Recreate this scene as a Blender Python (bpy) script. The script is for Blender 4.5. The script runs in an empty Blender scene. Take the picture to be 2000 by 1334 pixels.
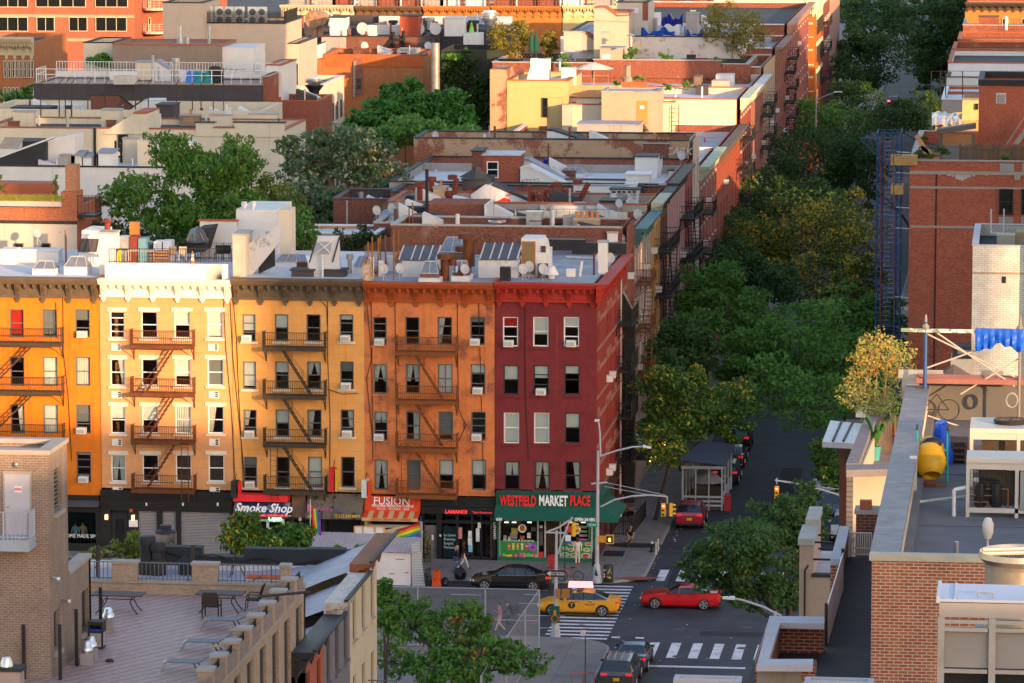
import bpy, math, random
from mathutils import Vector, Matrix
R=math.radians; V=Vector; pi=math.pi
rnd=random.Random(11)
S=bpy.context.scene; COL=S.collection
# ---------------------------------------------------------------- camera model
# X runs along the avenue, Y along the side street away from the camera, Z up; the red house corner is the origin
FOC=8500.0; PIT=math.atan2(1117,FOC); YAW=math.atan2(1030,FOC/math.cos(PIT))
Fw=V((-math.sin(YAW)*math.cos(PIT), math.cos(YAW)*math.cos(PIT), -math.sin(PIT)))
Rt=V((math.cos(YAW), math.sin(YAW), 0)); Up=Rt.cross(Fw)
def ray(u,v): return Fw+Rt*((u-1000)/FOC)+Up*((667-v)/FOC)
CAM=-ray(1165,1098)*276.0
def at(u,v,X=None,Y=None,Z=None):
    d=ray(u,v)
    if Y is not None: t=(Y-CAM.y)/d.y
    elif Z is not None: t=(Z-CAM.z)/d.z
    else: t=(X-CAM.x)/d.x
    return CAM+d*t
def ppm(p): return FOC/((V(p)-CAM).dot(Fw))      # photo pixels per metre at a point
cam=bpy.data.objects.new('camera',bpy.data.cameras.new('camera')); COL.objects.link(cam); S.camera=cam
cam.location=CAM; cam.rotation_euler=(pi/2-PIT,0,YAW)
cam.data.sensor_width=36; cam.data.lens=FOC*36/2000; cam.data.clip_start=1; cam.data.clip_end=4000
# ---------------------------------------------------------------- materials
MATS={}
def _nodes(name):
    m=bpy.data.materials.new(name); m.use_nodes=True; nt=m.node_tree
    return m,nt,nt.nodes,nt.links,nt.nodes['Principled BSDF']
def rgb(c): return (c[0],c[1],c[2],1)
def _mix(nt,fac,a,b,mode='MIX'):
    n=nt.nodes.new('ShaderNodeMix'); n.data_type='RGBA'; n.blend_type=mode; n.clamp_result=mode=='MIX'
    for s,x in ((n.inputs[0],fac),(n.inputs[6],a),(n.inputs[7],b)):
        if isinstance(x,(int,float)): s.default_value=x
        elif isinstance(x,tuple): s.default_value=x if len(x)==4 else rgb(x)
        else: nt.links.new(x,s)
    return n.outputs[2]
def _ramp(nt,src,a,b):
    n=nt.nodes.new('ShaderNodeMapRange'); n.inputs[1].default_value=a; n.inputs[2].default_value=b
    nt.links.new(src,n.inputs[0]); return n.outputs[0]
def _noise(nt,scale,vec,detail=4,rough=.6):
    n=nt.nodes.new('ShaderNodeTexNoise'); n.inputs['Scale'].default_value=scale; n.inputs['Detail'].default_value=detail
    n.inputs['Roughness'].default_value=rough; nt.links.new(vec,n.inputs['Vector']); return n.outputs[0]
def _pos(nt,scale=(1,1,1)):
    g=nt.nodes.new('ShaderNodeNewGeometry')
    if scale==(1,1,1): return g.outputs['Position']
    m=nt.nodes.new('ShaderNodeVectorMath'); m.operation='MULTIPLY'; m.inputs[1].default_value=scale
    nt.links.new(g.outputs['Position'],m.inputs[0]); return m.outputs[0]
def M(key,col=None,rough=.8,var=.18,scale=.8,metal=0,spec=.3,blt=None,bs=.35,ba=(.52,.7),stk=None,sa=(.5,.75),bump=0,emit=None,grid=None):
    if key in MATS: return MATS[key]
    m,nt,N,L,b=_nodes(key); MATS[key]=m
    p=_pos(nt)
    lo=tuple(c*(1-var) for c in col); hi=tuple(min(1,c*(1+var)) for c in col)
    c=_mix(nt,_ramp(nt,_noise(nt,scale,p,6,.65),.3,.7),rgb(lo),rgb(hi))
    if blt: c=_mix(nt,_ramp(nt,_noise(nt,bs,p,8,.7),*ba),c,rgb(blt))
    if stk: c=_mix(nt,_ramp(nt,_noise(nt,1,_pos(nt,(2.2,2.2,.12)),5,.6),*sa),c,rgb(stk))
    if grid:   # scored ashlar joints / sheet seams
        bt=N.new('ShaderNodeTexBrick'); bt.inputs['Scale'].default_value=1
        bt.inputs['Brick Width'].default_value=grid[0]; bt.inputs['Row Height'].default_value=grid[1]; bt.inputs['Mortar Size'].default_value=grid[2]
        L.new(_wallvec(nt),bt.inputs['Vector'])
        c=_mix(nt,bt.outputs['Fac'],c,rgb(tuple(x*grid[3] for x in col)))
    L.new(c,b.inputs['Base Color'])
    b.inputs['Roughness'].default_value=rough; b.inputs['Metallic'].default_value=metal; b.inputs['Specular IOR Level'].default_value=spec
    if bump:
        bp=N.new('ShaderNodeBump'); bp.inputs['Strength'].default_value=bump; bp.inputs['Distance'].default_value=.03
        L.new(_noise(nt,scale*9,p,5,.7),bp.inputs['Height']); L.new(bp.outputs[0],b.inputs['Normal'])
    if emit: b.inputs['Emission Color'].default_value=rgb(emit[0]); b.inputs['Emission Strength'].default_value=emit[1]
    return m
def _wallvec(nt):
    N,L=nt.nodes,nt.links
    g=N.new('ShaderNodeNewGeometry'); sn=N.new('ShaderNodeSeparateXYZ'); sp=N.new('ShaderNodeSeparateXYZ')
    L.new(g.outputs['True Normal'],sn.inputs[0]); L.new(g.outputs['Position'],sp.inputs[0])
    ab=N.new('ShaderNodeMath'); ab.operation='ABSOLUTE'; L.new(sn.outputs[0],ab.inputs[0])
    gt=N.new('ShaderNodeMath'); gt.operation='GREATER_THAN'; gt.inputs[1].default_value=.6; L.new(ab.outputs[0],gt.inputs[0])
    mx=N.new('ShaderNodeMix'); L.new(gt.outputs[0],mx.inputs[0]); L.new(sp.outputs[0],mx.inputs[2]); L.new(sp.outputs[1],mx.inputs[3])
    cb=N.new('ShaderNodeCombineXYZ'); L.new(mx.outputs[0],cb.inputs[0]); L.new(sp.outputs[2],cb.inputs[1])
    return cb.outputs[0]
def brick(key,c1=None,c2=None,mortar=(.45,.4,.36),w=.21,h=.075,ms=.008,blt=None,ba=(.55,.7),bs=.35,rough=.9,stk=None,spk=.6):
    if key in MATS: return MATS[key]
    m,nt,N,L,b=_nodes(key); MATS[key]=m
    bt=N.new('ShaderNodeTexBrick'); bt.inputs['Scale'].default_value=1; bt.inputs['Brick Width'].default_value=w
    bt.inputs['Row Height'].default_value=h; bt.inputs['Mortar Size'].default_value=ms; bt.inputs['Mortar Smooth'].default_value=.1
    bt.inputs['Color1'].default_value=rgb(c1); bt.inputs['Color2'].default_value=rgb(c2); bt.inputs['Mortar'].default_value=rgb(mortar)
    L.new(_wallvec(nt),bt.inputs['Vector'])
    p=_pos(nt)
    c=_mix(nt,_ramp(nt,_noise(nt,1.1,p,6,.7),.3,.75),bt.outputs[0],(0,0,0,1)); 
    c=_mix(nt,.35,bt.outputs[0],c)
    sp=_noise(nt,1,_pos(nt,(5.5,5.5,14)),2,.5); c=_mix(nt,spk,c,_mix(nt,_ramp(nt,sp,.3,.7),rgb(tuple(min(1,x*1.35+.02) for x in c1)),rgb(tuple(x*.6 for x in c2)))) if spk else c
    if blt: c=_mix(nt,_ramp(nt,_noise(nt,bs,p,8,.75),*ba),c,rgb(blt))
    if stk: c=_mix(nt,_ramp(nt,_noise(nt,1,_pos(nt,(1.6,1.6,.1)),5,.6),.52,.8),c,rgb(stk))
    L.new(c,b.inputs['Base Color']); b.inputs['Roughness'].default_value=rough; b.inputs['Specular IOR Level'].default_value=.15
    bp=N.new('ShaderNodeBump'); bp.inputs['Strength'].default_value=.35; bp.inputs['Distance'].default_value=.01; bp.invert=True
    L.new(bt.outputs['Fac'],bp.inputs['Height']); L.new(bp.outputs[0],b.inputs['Normal'])
    return m
def glass(key,tint=(.8,.85,.85),refl=.25,trans=.75,rough=.03):
    if key in MATS: return MATS[key]
    m,nt,N,L,b=_nodes(key); MATS[key]=m; N.remove(b); out=N['Material Output']
    t=N.new('ShaderNodeBsdfTransparent'); t.inputs[0].default_value=rgb(tuple(x*trans for x in tint))
    g=N.new('ShaderNodeBsdfGlossy'); g.inputs[0].default_value=(.9,.9,.9,1); g.inputs['Roughness'].default_value=rough
    lw=N.new('ShaderNodeLayerWeight'); lw.inputs[0].default_value=refl; mx=N.new('ShaderNodeMixShader')
    L.new(lw.outputs['Fresnel'],mx.inputs[0]); L.new(t.outputs[0],mx.inputs[1]); L.new(g.outputs[0],mx.inputs[2]); L.new(mx.outputs[0],out.inputs[0]); return m
def emis(key,col,st):
    if key in MATS: return MATS[key]
    m,nt,N,L,b=_nodes(key); MATS[key]=m
    b.inputs['Base Color'].default_value=rgb(col); b.inputs['Emission Color'].default_value=rgb(col); b.inputs['Emission Strength'].default_value=st; return m
def leafmat(key,c1,c2,c3=None,f3=.15,rough=.5):
    if key in MATS: return MATS[key]
    m,nt,N,L,b=_nodes(key); MATS[key]=m; out=N['Material Output']
    a=N.new('ShaderNodeAttribute'); a.attribute_name='tint'
    c=_mix(nt,a.outputs['Fac'],rgb(c1),rgb(c2))
    if c3:
        nz=_noise(nt,.42,_pos(nt),3,.6)
        ad=N.new('ShaderNodeMath'); ad.operation='MULTIPLY_ADD'; ad.inputs[1].default_value=.45; L.new(a.outputs['Fac'],ad.inputs[0]); L.new(nz,ad.inputs[2])
        c=_mix(nt,_ramp(nt,ad.outputs[0],.98-f3,1.06-f3),c,rgb(c3))
    L.new(c,b.inputs['Base Color']); b.inputs['Roughness'].default_value=rough; b.inputs['Specular IOR Level'].default_value=.25
    tr=N.new('ShaderNodeBsdfTranslucent'); L.new(c,tr.inputs[0]); mx=N.new('ShaderNodeMixShader'); mx.inputs[0].default_value=.3
    L.new(b.outputs[0],mx.inputs[1]); L.new(tr.outputs[0],mx.inputs[2]); L.new(mx.outputs[0],out.inputs[0]); return m
def meshmat(key,col,g_=.05,t_=.007):
    if key in MATS: return MATS[key]
    m,nt,N,L,bs=_nodes(key); MATS[key]=m; out=N['Material Output']; vec=_wallvec(nt); sx=N.new('ShaderNodeSeparateXYZ'); L.new(vec,sx.inputs[0]); lines=[]
    for op in ('ADD','SUBTRACT'):
        a=N.new('ShaderNodeMath'); a.operation=op; L.new(sx.outputs[0],a.inputs[0]); L.new(sx.outputs[1],a.inputs[1]); f=N.new('ShaderNodeMath'); f.operation='PINGPONG'; f.inputs[1].default_value=g_; L.new(a.outputs[0],f.inputs[0]); g=N.new('ShaderNodeMath'); g.operation='LESS_THAN'; g.inputs[1].default_value=t_; L.new(f.outputs[0],g.inputs[0]); lines.append(g)
    mx=N.new('ShaderNodeMath'); mx.operation='MAXIMUM'; L.new(lines[0].outputs[0],mx.inputs[0]); L.new(lines[1].outputs[0],mx.inputs[1]); t=N.new('ShaderNodeBsdfTransparent'); sh=N.new('ShaderNodeMixShader'); bs.inputs['Base Color'].default_value=rgb(col); L.new(mx.outputs[0],sh.inputs[0]); L.new(t.outputs[0],sh.inputs[1]); L.new(bs.outputs[0],sh.inputs[2]); L.new(sh.outputs[0],out.inputs[0]); return m
# ---------------------------------------------------------------- mesh builder
def wloc(o):
    p=V((0,0,0))
    while o: p=p+o.location; o=o.parent
    return p
class MB:
    def __init__(s): s.v=[]; s.f=[]; s.m=[]; s.t=None
    def add(s,vs,fs,m=0):
        n=len(s.v); s.v+= [tuple(x) for x in vs]; s.f+=[tuple(i+n for i in f) for f in fs]; s.m+=[m]*len(fs); return s
    def box(s,x0,y0,z0,x1,y1,z1,m=0):
        return s.add([(x0,y0,z0),(x1,y0,z0),(x1,y1,z0),(x0,y1,z0),(x0,y0,z1),(x1,y0,z1),(x1,y1,z1),(x0,y1,z1)],
          [(0,3,2,1),(4,5,6,7),(0,1,5,4),(1,2,6,5),(2,3,7,6),(3,0,4,7)],m)
    def cbox(s,c,sz,m=0,rz=0,rx=0,ry=0):
        Mx=Matrix.Rotation(rz,3,'Z')@Matrix.Rotation(ry,3,'Y')@Matrix.Rotation(rx,3,'X'); c=V(c)
        h=[x/2 for x in sz]; vs=[c+Mx@V((a*h[0],b*h[1],d*h[2])) for d in (-1,1) for a,b in ((-1,-1),(1,-1),(1,1),(-1,1))]
        return s.add(vs,[(0,3,2,1),(4,5,6,7),(0,1,5,4),(1,2,6,5),(2,3,7,6),(3,0,4,7)],m)
    def poly(s,pts,m=0): return s.add(pts,[tuple(range(len(pts)))],m)
    def pr(s,pts,d,m=0):
        d=V(d); n=len(pts); P=[V(p) for p in pts]
        return s.add(P+[p+d for p in P],[tuple(range(n))[::-1],tuple(range(n,2*n))]+[(i,(i+1)%n,n+(i+1)%n,n+i) for i in range(n)],m)
    def tu(s,p,q,r,n=8,r2=None,m=0,caps=True):
        p=V(p);q=V(q); r2=r if r2 is None else r2; d=(q-p)
        if d.length<1e-6: return s
        a=d.normalized(); x=a.orthogonal().normalized(); 
        if abs(a.z)<.9: x=V((0,0,1)).cross(a).normalized()
        y=a.cross(x); o=pi/4 if n==4 else 0
        vs=[c+(x*math.cos(o+2*pi*i/n)+y*math.sin(o+2*pi*i/n))*rr for c,rr in ((p,r),(q,r2)) for i in range(n)]
        fs=[(i,(i+1)%n,n+(i+1)%n,n+i) for i in range(n)]
        if caps: fs+=[tuple(range(n))[::-1],tuple(range(n,2*n))]
        return s.add(vs,fs,m)
    def path(s,pts,r,n=6,m=0):
        for a,b in zip(pts,pts[1:]): s.tu(a,b,r,n,m=m)
        return s
    def la(s,c,prof,n=16,m=0):
        c=V(c); vs=[c+V((r*math.cos(2*pi*i/n),r*math.sin(2*pi*i/n),z)) for r,z in prof for i in range(n)]
        fs=[(k*n+i,k*n+(i+1)%n,(k+1)*n+(i+1)%n,(k+1)*n+i) for k in range(len(prof)-1) for i in range(n)]
        fs+=[tuple(range(n))[::-1],tuple(range((len(prof)-1)*n,len(prof)*n))]
        return s.add(vs,fs,m)
    def ball(s,c,r,n=10,m=0,sc=(1,1,1)):
        k=n//2; c=V(c)
        vs=[c+V((0,0,-r*sc[2]))]+[c+V((r*sc[0]*math.sin(pi*j/k)*math.cos(2*pi*i/n),r*sc[1]*math.sin(pi*j/k)*math.sin(2*pi*i/n),-r*sc[2]*math.cos(pi*j/k))) for j in range(1,k) for i in range(n)]+[c+V((0,0,r*sc[2]))]
        fs=[(0,1+(i+1)%n,1+i) for i in range(n)]+[(1+j*n+i,1+j*n+(i+1)%n,1+(j+1)*n+(i+1)%n,1+(j+1)*n+i) for j in range(k-2) for i in range(n)]
        e=len(vs)-1; b=1+(k-2)*n; fs+=[(b+i,b+(i+1)%n,e) for i in range(n)]
        return s.add(vs,fs,m)
    def mesh(s,name,mats,off=(0,0,0),smooth=0):
        me=bpy.data.meshes.new(name); off=V(off)
        me.from_pydata([tuple(V(p)-off) for p in s.v],[],s.f)
        for m in (mats if isinstance(mats,(list,tuple)) else [mats]): me.materials.append(m)
        if any(s.m): me.polygons.foreach_set('material_index',s.m)
        if s.t: 
            a=me.attributes.new('tint','FLOAT','FACE'); a.data.foreach_set('value',s.t)
        if smooth:
            me.polygons.foreach_set('use_smooth',[True]*len(me.polygons))
            try: me.set_sharp_from_angle(angle=R(40))
            except Exception: pass
        me.update(); return me
    def bd(s,name,mats,parent=None,label=None,cat=None,group=None,kind=None,smooth=0,lc=0):
        if parent is not None: off=V((0,0,0)) if lc else wloc(parent); loc=V((0,0,0))
        elif kind in('structure','stuff'): off=loc=V((0,0,0))
        else:
            xs=[p[0] for p in s.v]; ys=[p[1] for p in s.v]; zs=[p[2] for p in s.v]
            loc=off=V(((min(xs)+max(xs))/2,(min(ys)+max(ys))/2,min(zs)))
        o=bpy.data.objects.new(name,s.mesh(name,mats,off,smooth)); COL.objects.link(o); o.parent=parent; o.location=loc
        return tag(o,label,cat,group,kind)
def BX(*a): return MB().box(*a)
def TU(*a,**k): return MB().tu(*a,**k)
def LA(*a): return MB().la(*a)
def PR(*a): return MB().pr(*a)
def CX(*a,**k): return MB().cbox(*a,**k)
def tag(o,label=None,cat=None,group=None,kind=None):
    if label: o['label']=label
    if cat: o['category']=cat
    if group: o['group']=group
    if kind: o['kind']=kind
    return o
def thing(name,label,cat,loc=(0,0,0),group=None,rz=0):
    o=bpy.data.objects.new(name,None); COL.objects.link(o); o.location=loc; o.rotation_euler=(0,0,rz); o.empty_display_size=.3
    return tag(o,label,cat,group)
def dup(o,loc=None,rz=None,label=None,scale=None,parent=None,group=None):
    c=o.copy(); COL.objects.link(c)
    if parent: c.parent=parent
    if loc is not None: c.location=loc
    if rz is not None: c.rotation_euler=(0,0,rz)
    if scale is not None: c.scale=(scale,)*3 if isinstance(scale,(int,float)) else scale
    if label: c['label']=label
    if group: c['group']=group
    for ch in list(o.children): dup(ch,parent=c)
    return c
def text(s,size,loc,mat,parent,name='lettering',rz=0,rx=pi/2,sx=1,bold=0,ext=.01,align='CENTER',shear=0,sp=1,label=None,world=True,ry=0):
    cu=bpy.data.curves.new(name,'FONT'); cu.body=s; cu.size=size; cu.align_x=align; cu.align_y='CENTER'; cu.extrude=ext; cu.offset=bold; cu.shear=shear; cu.space_character=sp; cu.resolution_u=2
    tmp=bpy.data.objects.new(name,cu); COL.objects.link(tmp); dg=bpy.context.evaluated_depsgraph_get()
    me=bpy.data.meshes.new_from_object(tmp.evaluated_get(dg)); bpy.data.objects.remove(tmp); me.materials.clear(); me.materials.append(mat)
    o=bpy.data.objects.new(name,me); COL.objects.link(o); o.parent=parent
    o.location=V(loc)-(wloc(parent) if (parent and world) else V((0,0,0))); o.rotation_euler=(rx,ry,rz); o.scale=(sx,1,1)
    if label: o['label']=label
    return o
# ---------------------------------------------------------------- walls with window openings
class Side:
    def __init__(s,org,street=0):
        s.o=V(org); s.st=street; s.A=V((0,1,0)) if street else V((1,0,0)); s.O=V((1,0,0)) if street else V((0,-1,0)); s.rz=pi/2 if street else 0
    def p(s,a,o,z): return s.o+s.A*a+s.O*o+V((0,0,z-s.o.z))
    def bx(s,mb,a0,a1,o0,o1,z0,z1,m=0):
        p=s.p(a0,o0,z0);q=s.p(a1,o1,z1); mb.box(min(p.x,q.x),min(p.y,q.y),z0,max(p.x,q.x),max(p.y,q.y),z1,m); return mb
def holed_wall(mb,sd,a0,a1,z0,z1,holes,m=0,rev=.24,mr=None):
    A=sorted({a0,a1}|{x for h in holes for x in h[:2]}); Z=sorted({z0,z1}|{x for h in holes for x in h[2:4]})
    A=[x for x in A if a0<=x<=a1]; Z=[x for x in Z if z0<=x<=z1]
    for i in range(len(A)-1):
        for j in range(len(Z)-1):
            ca=(A[i]+A[i+1])/2; cz=(Z[j]+Z[j+1])/2
            if any(h[0]<ca<h[1] and h[2]<cz<h[3] for h in holes): continue
            mb.poly([sd.p(A[i],0,Z[j]),sd.p(A[i+1],0,Z[j]),sd.p(A[i+1],0,Z[j+1]),sd.p(A[i],0,Z[j+1])],m)
    mr=m if mr is None else mr
    for h in holes:
        b,c,d,e=h[:4]
        for (p,q) in (((b,d),(c,d)),((c,d),(c,e)),((c,e),(b,e)),((b,e),(b,d))):
            mb.poly([sd.p(p[0],0,p[1]),sd.p(p[0],-rev,p[1]),sd.p(q[0],-rev,q[1]),sd.p(q[0],0,q[1])],mr)
    return mb
WC={}
def frame_mat(n):
    return {'w':lambda:M('white_paint',(.8,.78,.74),.5,.06),'d':lambda:M('dark_bronze_frame',(.035,.035,.034),.45,.1),'g':lambda:M('grey_frame',(.13,.125,.115),.5,.1),'b':lambda:M('brown_frame',(.09,.055,.035),.5,.1),'y':lambda:M('cream_frame',(.6,.5,.36),.6,.1)}[n]()
def window(parent,sd,a0,a1,z0,z1,fr='d',blind=.5,curt=0,rails=1,pane='pane',bcol=None,sill=None,sillm=None,cas=None,rec=.1,vert=0,top_open=0):
    if curt: curt=(.55,.7,.85,.97)[rnd.randrange(4)] if curt is True else round(curt*rnd.uniform(.8,1),1)
    w=a1-a0;h=z1-z0; key=(round(w,2),round(h,2),fr,rails,sill,cas,rec,vert,str(sillm))
    if key not in WC:
        mb=MB(); t=.075
        for x in (-w/2,w/2-t): mb.box(x,rec,0,x+t,rec+.1,h)
        mb.box(-w/2+t,rec,0,w/2-t,rec+.1,t); mb.box(-w/2+t,rec,h-t,w/2-t,rec+.1,h)
        for k in range(rails):
            z=h*(k+1)/(rails+1); mb.box(-w/2+t,rec+.015,z-.03,w/2-t,rec+.085,z+.03)
        for k in range(vert):
            x=-w/2+w*(k+1)/(vert+1); mb.box(x-.03,rec+.02,t,x+.03,rec+.08,h-t)
        me=mb.mesh('window',frame_mat(fr)); sl=None
        if sill:
            s2=BX(-w/2-.12,-.12,-.14,w/2+.12,.09,-.002)
            sl=[('sill',s2.mesh('sill',sillm))]
            if cas: sl.append(('lintel',BX(-w/2-.16,-.07,h+.002,w/2+.16,.02,h+.24).mesh('lintel',sillm)))
        pm=MB().poly([(-w/2+t,rec+.05,t),(w/2-t,rec+.05,t),(w/2-t,rec+.05,h-t),(-w/2+t,rec+.05,h-t)]).mesh('pane',glass('window_glass',trans=.9))
        WC[key]=(me,sl,pm)
    me,sl,pm=WC[key]
    o=bpy.data.objects.new('window',me); COL.objects.link(o); o.parent=parent; o.location=sd.p((a0+a1)/2,0,z0)-wloc(parent); o.rotation_euler=(0,0,sd.rz)
    def sub(n,me):
        c=bpy.data.objects.new(n,me); COL.objects.link(c); c.parent=o; return c
    sub('pane',pm)
    for q in sl or (): sub(*q)
    if curt or blind>0:
        bc=bcol or ('curtain_cloth' if curt else 'blind_cloth'); k2=(round(w,2),round(h,2),round(blind,2),curt,bc,rec)
        if k2 not in WC:
            mb=MB(); y=rec+.14; x0=-w/2+.05;x1=w/2-.05
            if curt:
                for sgn,(xa,xb) in ((1,(x0,x0+(x1-x0)*.52)),(-1,(x1,x1-(x1-x0)*.52)))[rnd.choice((0,0,0,1)):rnd.choice((2,2,2,2,1)) or 2]:
                    n=14
                    for i in range(n):
                        f0=i/n;f1=(i+1)/n; g=lambda f:(xa+(xb-xa)*f, y+.03*math.sin(f*22))
                        k=curt
                        q=lambda f:(xa+(xb-xa)*f*k, y+.03*math.sin(f*22))
                        mb.poly([(*q(f0),h*(1-blind)),(*q(f1),h*(1-blind)),(*g(f1),h-.05),(*g(f0),h-.05)])
            else: mb.box(x0,y,h*(1-blind),x1,y+.015,h-.05)
            WC[k2]=mb.mesh('curtain' if curt else 'blind',MATS[bc] if isinstance(bc,str) else bc)
        sub('curtain' if curt else 'blind',WC[k2])
    return o
M('blind_cloth',(.8,.78,.73),.9,.06); M('curtain_cloth',(.72,.7,.65),.9,.1,3); M('grey_blind',(.25,.25,.25),.8,.08); M('brown_blind',(.09,.06,.05),.8,.1); M('red_curtain',(.6,.03,.02),.9,.1,3); M('dark_cloth',(.02,.02,.022),.9,.1)
# ---------------------------------------------------------------- fire escapes
def fire_escape(parent,sd,a0,a1,levels,mat,lean=1,drop=None,dp=1.05,rail=.95,stair=True,side_open=True,nbar=.14,gooseneck=0):
    for li,z in enumerate(levels):
        fe=MB(); rl=MB(); st=MB()
        n=max(4,int(dp/.11))
        for i in range(n+1):
            o=.08+(dp-.08)*i/n; sd.bx(fe,a0,a1,o-.025,o+.025,z-.03,z)
        for a in (a0,a1-.06,(a0+a1)/2): sd.bx(fe,a,a+.06,0,dp,z-.16,z-.031)
        sd.bx(fe,a0-.05,a1+.05,dp,dp+.05,z-.22,z+.02)
        for a in (a0+.02,a1-.08):
            fe.tu(sd.p(a,.02,z-.95),sd.p(a,dp-.02,z-.18),.032,4); sd.bx(fe,a-.03,a+.03,0,.06,z-1.05,z-.17)
        for h in (rail,rail*.52):
            sd.bx(rl,a0-.03,a1+.03,dp,dp+.035,z+h-.02,z+h+.02)
            for a in (a0-.03,a1): sd.bx(rl,a,a+.035,.02,dp,z+h-.02,z+h+.02)
        na=int((a1-a0)/nbar)
        for i in range(na+1):
            a=a0+(a1-a0)*i/na; sd.bx(rl,a-.011,a+.011,dp+.006,dp+.03,z,z+rail)
        for i in range(1,int(dp/nbar)):
            for a in (a0-.02,a1+.01): sd.bx(rl,a-.011,a+.011,i*nbar-.011,i*nbar+.011,z,z+rail)
        for a in (a0-.03,a1+.01):
            rl.tu(sd.p(a,dp+.01,z-.2),sd.p(a,dp+.01,z+rail+.12),.025,4)
        for zt,zb in zip(levels[li:],levels[li+1:li+2]) if stair else ():
            L=(a1-a0); s0,s1=(a0+L*.72,a0+L*.22) if lean>0 else (a0+L*.28,a0+L*.78)
            for o in (.5,dp-.06):
                st.tu(sd.p(s0,o,zt-.02),sd.p(s1,o,zb),.055,4)
                for hh in (.75,):
                    st.tu(sd.p(s0,o,zt+hh*.3),sd.p(s1,o,zb+hh),.014,4); 
                for f in (.35,.7): st.tu(sd.p(s0+(s1-s0)*f,o,zt+(zb-zt)*f),sd.p(s0+(s1-s0)*f,o,zt+(zb-zt)*f+.7),.012,4)
            nt=11
            for i in range(1,nt):
                f=i/nt; c=sd.p(s0+(s1-s0)*f,.5,zt+(zb-zt)*f); e=sd.p(s0+(s1-s0)*f,dp-.06,zt+(zb-zt)*f)
                sd.bx(st,s0+(s1-s0)*f-.1,s0+(s1-s0)*f+.1,.5,dp-.06,c.z-.015,c.z+.015)
        o=fe.bd('fire_escape',mat,parent); rl.bd('railing',mat,o)
        if st.v: st.bd('stair',mat,o)
    if drop:
        a,zt,zb=drop; ld=MB()
        for x in (a-.22,a+.22): ld.tu(sd.p(x,dp+.1,zt),sd.p(x,dp+.1,zb),.025,4)
        k=zb
        while k<zt-.2: k+=.32; ld.tu(sd.p(a-.22,dp+.1,k),sd.p(a+.22,dp+.1,k),.014,4)
        ld.bd('drop_ladder',mat,o)
    return o
def cornice(parent,sd,a0,a1,zt,zb,mat,nb=6,dep=.75,name='cornice',top=None,panels=True,arcs=True,label=None):
    h=zt-zb; c=MB()
    sd.bx(c,a0,a1,0,.1,zb,zt-.3*h)
    for o,z0,z1 in ((.45*dep,zt-.34*h,zt-.26*h),(.72*dep,zt-.26*h,zt-.18*h),(.86*dep,zt-.18*h,zt-.1*h),(dep,zt-.1*h,zt)): sd.bx(c,a0-.02,a1+.02,0,o,z0+.001,z1)
    sd.bx(c,a0,a1,.1,.2,zb,zb+.09*h)
    L=(a1-a0); st=(L-.5)/(nb-1) if nb>1 else L
    if panels:
        for i in range(nb-1):
            p0=a0+.25+st*i+.32;p1=a0+.25+st*(i+1)-.32
            for x0,x1,y0,y1 in ((p0,p1,.18,.22),(p0,p1,.5,.54),(p0,p0+.05,.22,.5),(p1-.05,p1,.22,.5)): sd.bx(c,x0,x1,.1,.145,zb+y0*h,zb+y1*h)
    if arcs:
        for i in range(nb-1):
            for k in (1,2): 
                a=a0+.25+st*(i+k/3); sd.bx(c,a-.09,a+.09,.1,.55*dep,zt-.48*h,zt-.34*h); sd.bx(c,a-.06,a+.06,.1,.4*dep,zt-.56*h,zt-.48*h)
    o=c.bd(name,mat if top is None else [mat,top],parent,label=label)
    for i in range(nb):
        a=a0+.25+st*i; b=MB()
        for dx in (-.13,-.035,.06):
            pts=[sd.p(a+dx,.1,zb-.12*h),sd.p(a+dx,.2,zb-.1*h),sd.p(a+dx,.24,zb+.12*h),sd.p(a+dx,.3,zb+.3*h),sd.p(a+dx,.62*dep,zb+.5*h),sd.p(a+dx,.66*dep,zt-.34*h),sd.p(a+dx,.1,zt-.34*h)]
            b.pr(pts,sd.A*.07)
        sd.bx(b,a-.16,a+.16,.1,.19,zb-.14*h,zb+.02*h); sd.bx(b,a-.08,a+.08,.1,.17,zb-.24*h,zb-.14*h)
        b.bd('bracket',mat,o)
    return o
# ---------------------------------------------------------------- light
SUN_EL=R(8.5); SUN_AZ=math.atan2(.83,-1.0)          # azimuth from +Y towards +X
w=bpy.data.worlds.new('World'); S.world=w; w.use_nodes=True; nt=w.node_tree
sk=nt.nodes.new('ShaderNodeTexSky'); sk.sky_type='NISHITA'; sk.sun_disc=0; sk.sun_elevation=SUN_EL; sk.sun_rotation=SUN_AZ; sk.air_density=1.2; sk.dust_density=1.0; sk.ozone_density=1.2
bg=nt.nodes['Background']; nt.links.new(_mix(nt,1.0,sk.outputs[0],(1.0,.92,.99),'MULTIPLY'),bg.inputs[0]); bg.inputs[1].default_value=.15
sl=bpy.data.lights.new('sun','SUN'); sl.energy=2.5; sl.angle=R(.5); sl.color=(1,.61,.3)
so=bpy.data.objects.new('sun',sl); COL.objects.link(so); so.location=(150,-250,90)
sdv=V((math.sin(SUN_AZ)*math.cos(SUN_EL),math.cos(SUN_AZ)*math.cos(SUN_EL),math.sin(SUN_EL))); so.rotation_euler=(-sdv).to_track_quat('-Z','Y').to_euler()
S.view_settings.view_transform='Standard'; S.view_settings.look='None'; S.view_settings.exposure=1.88; S.view_settings.gamma=1
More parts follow.
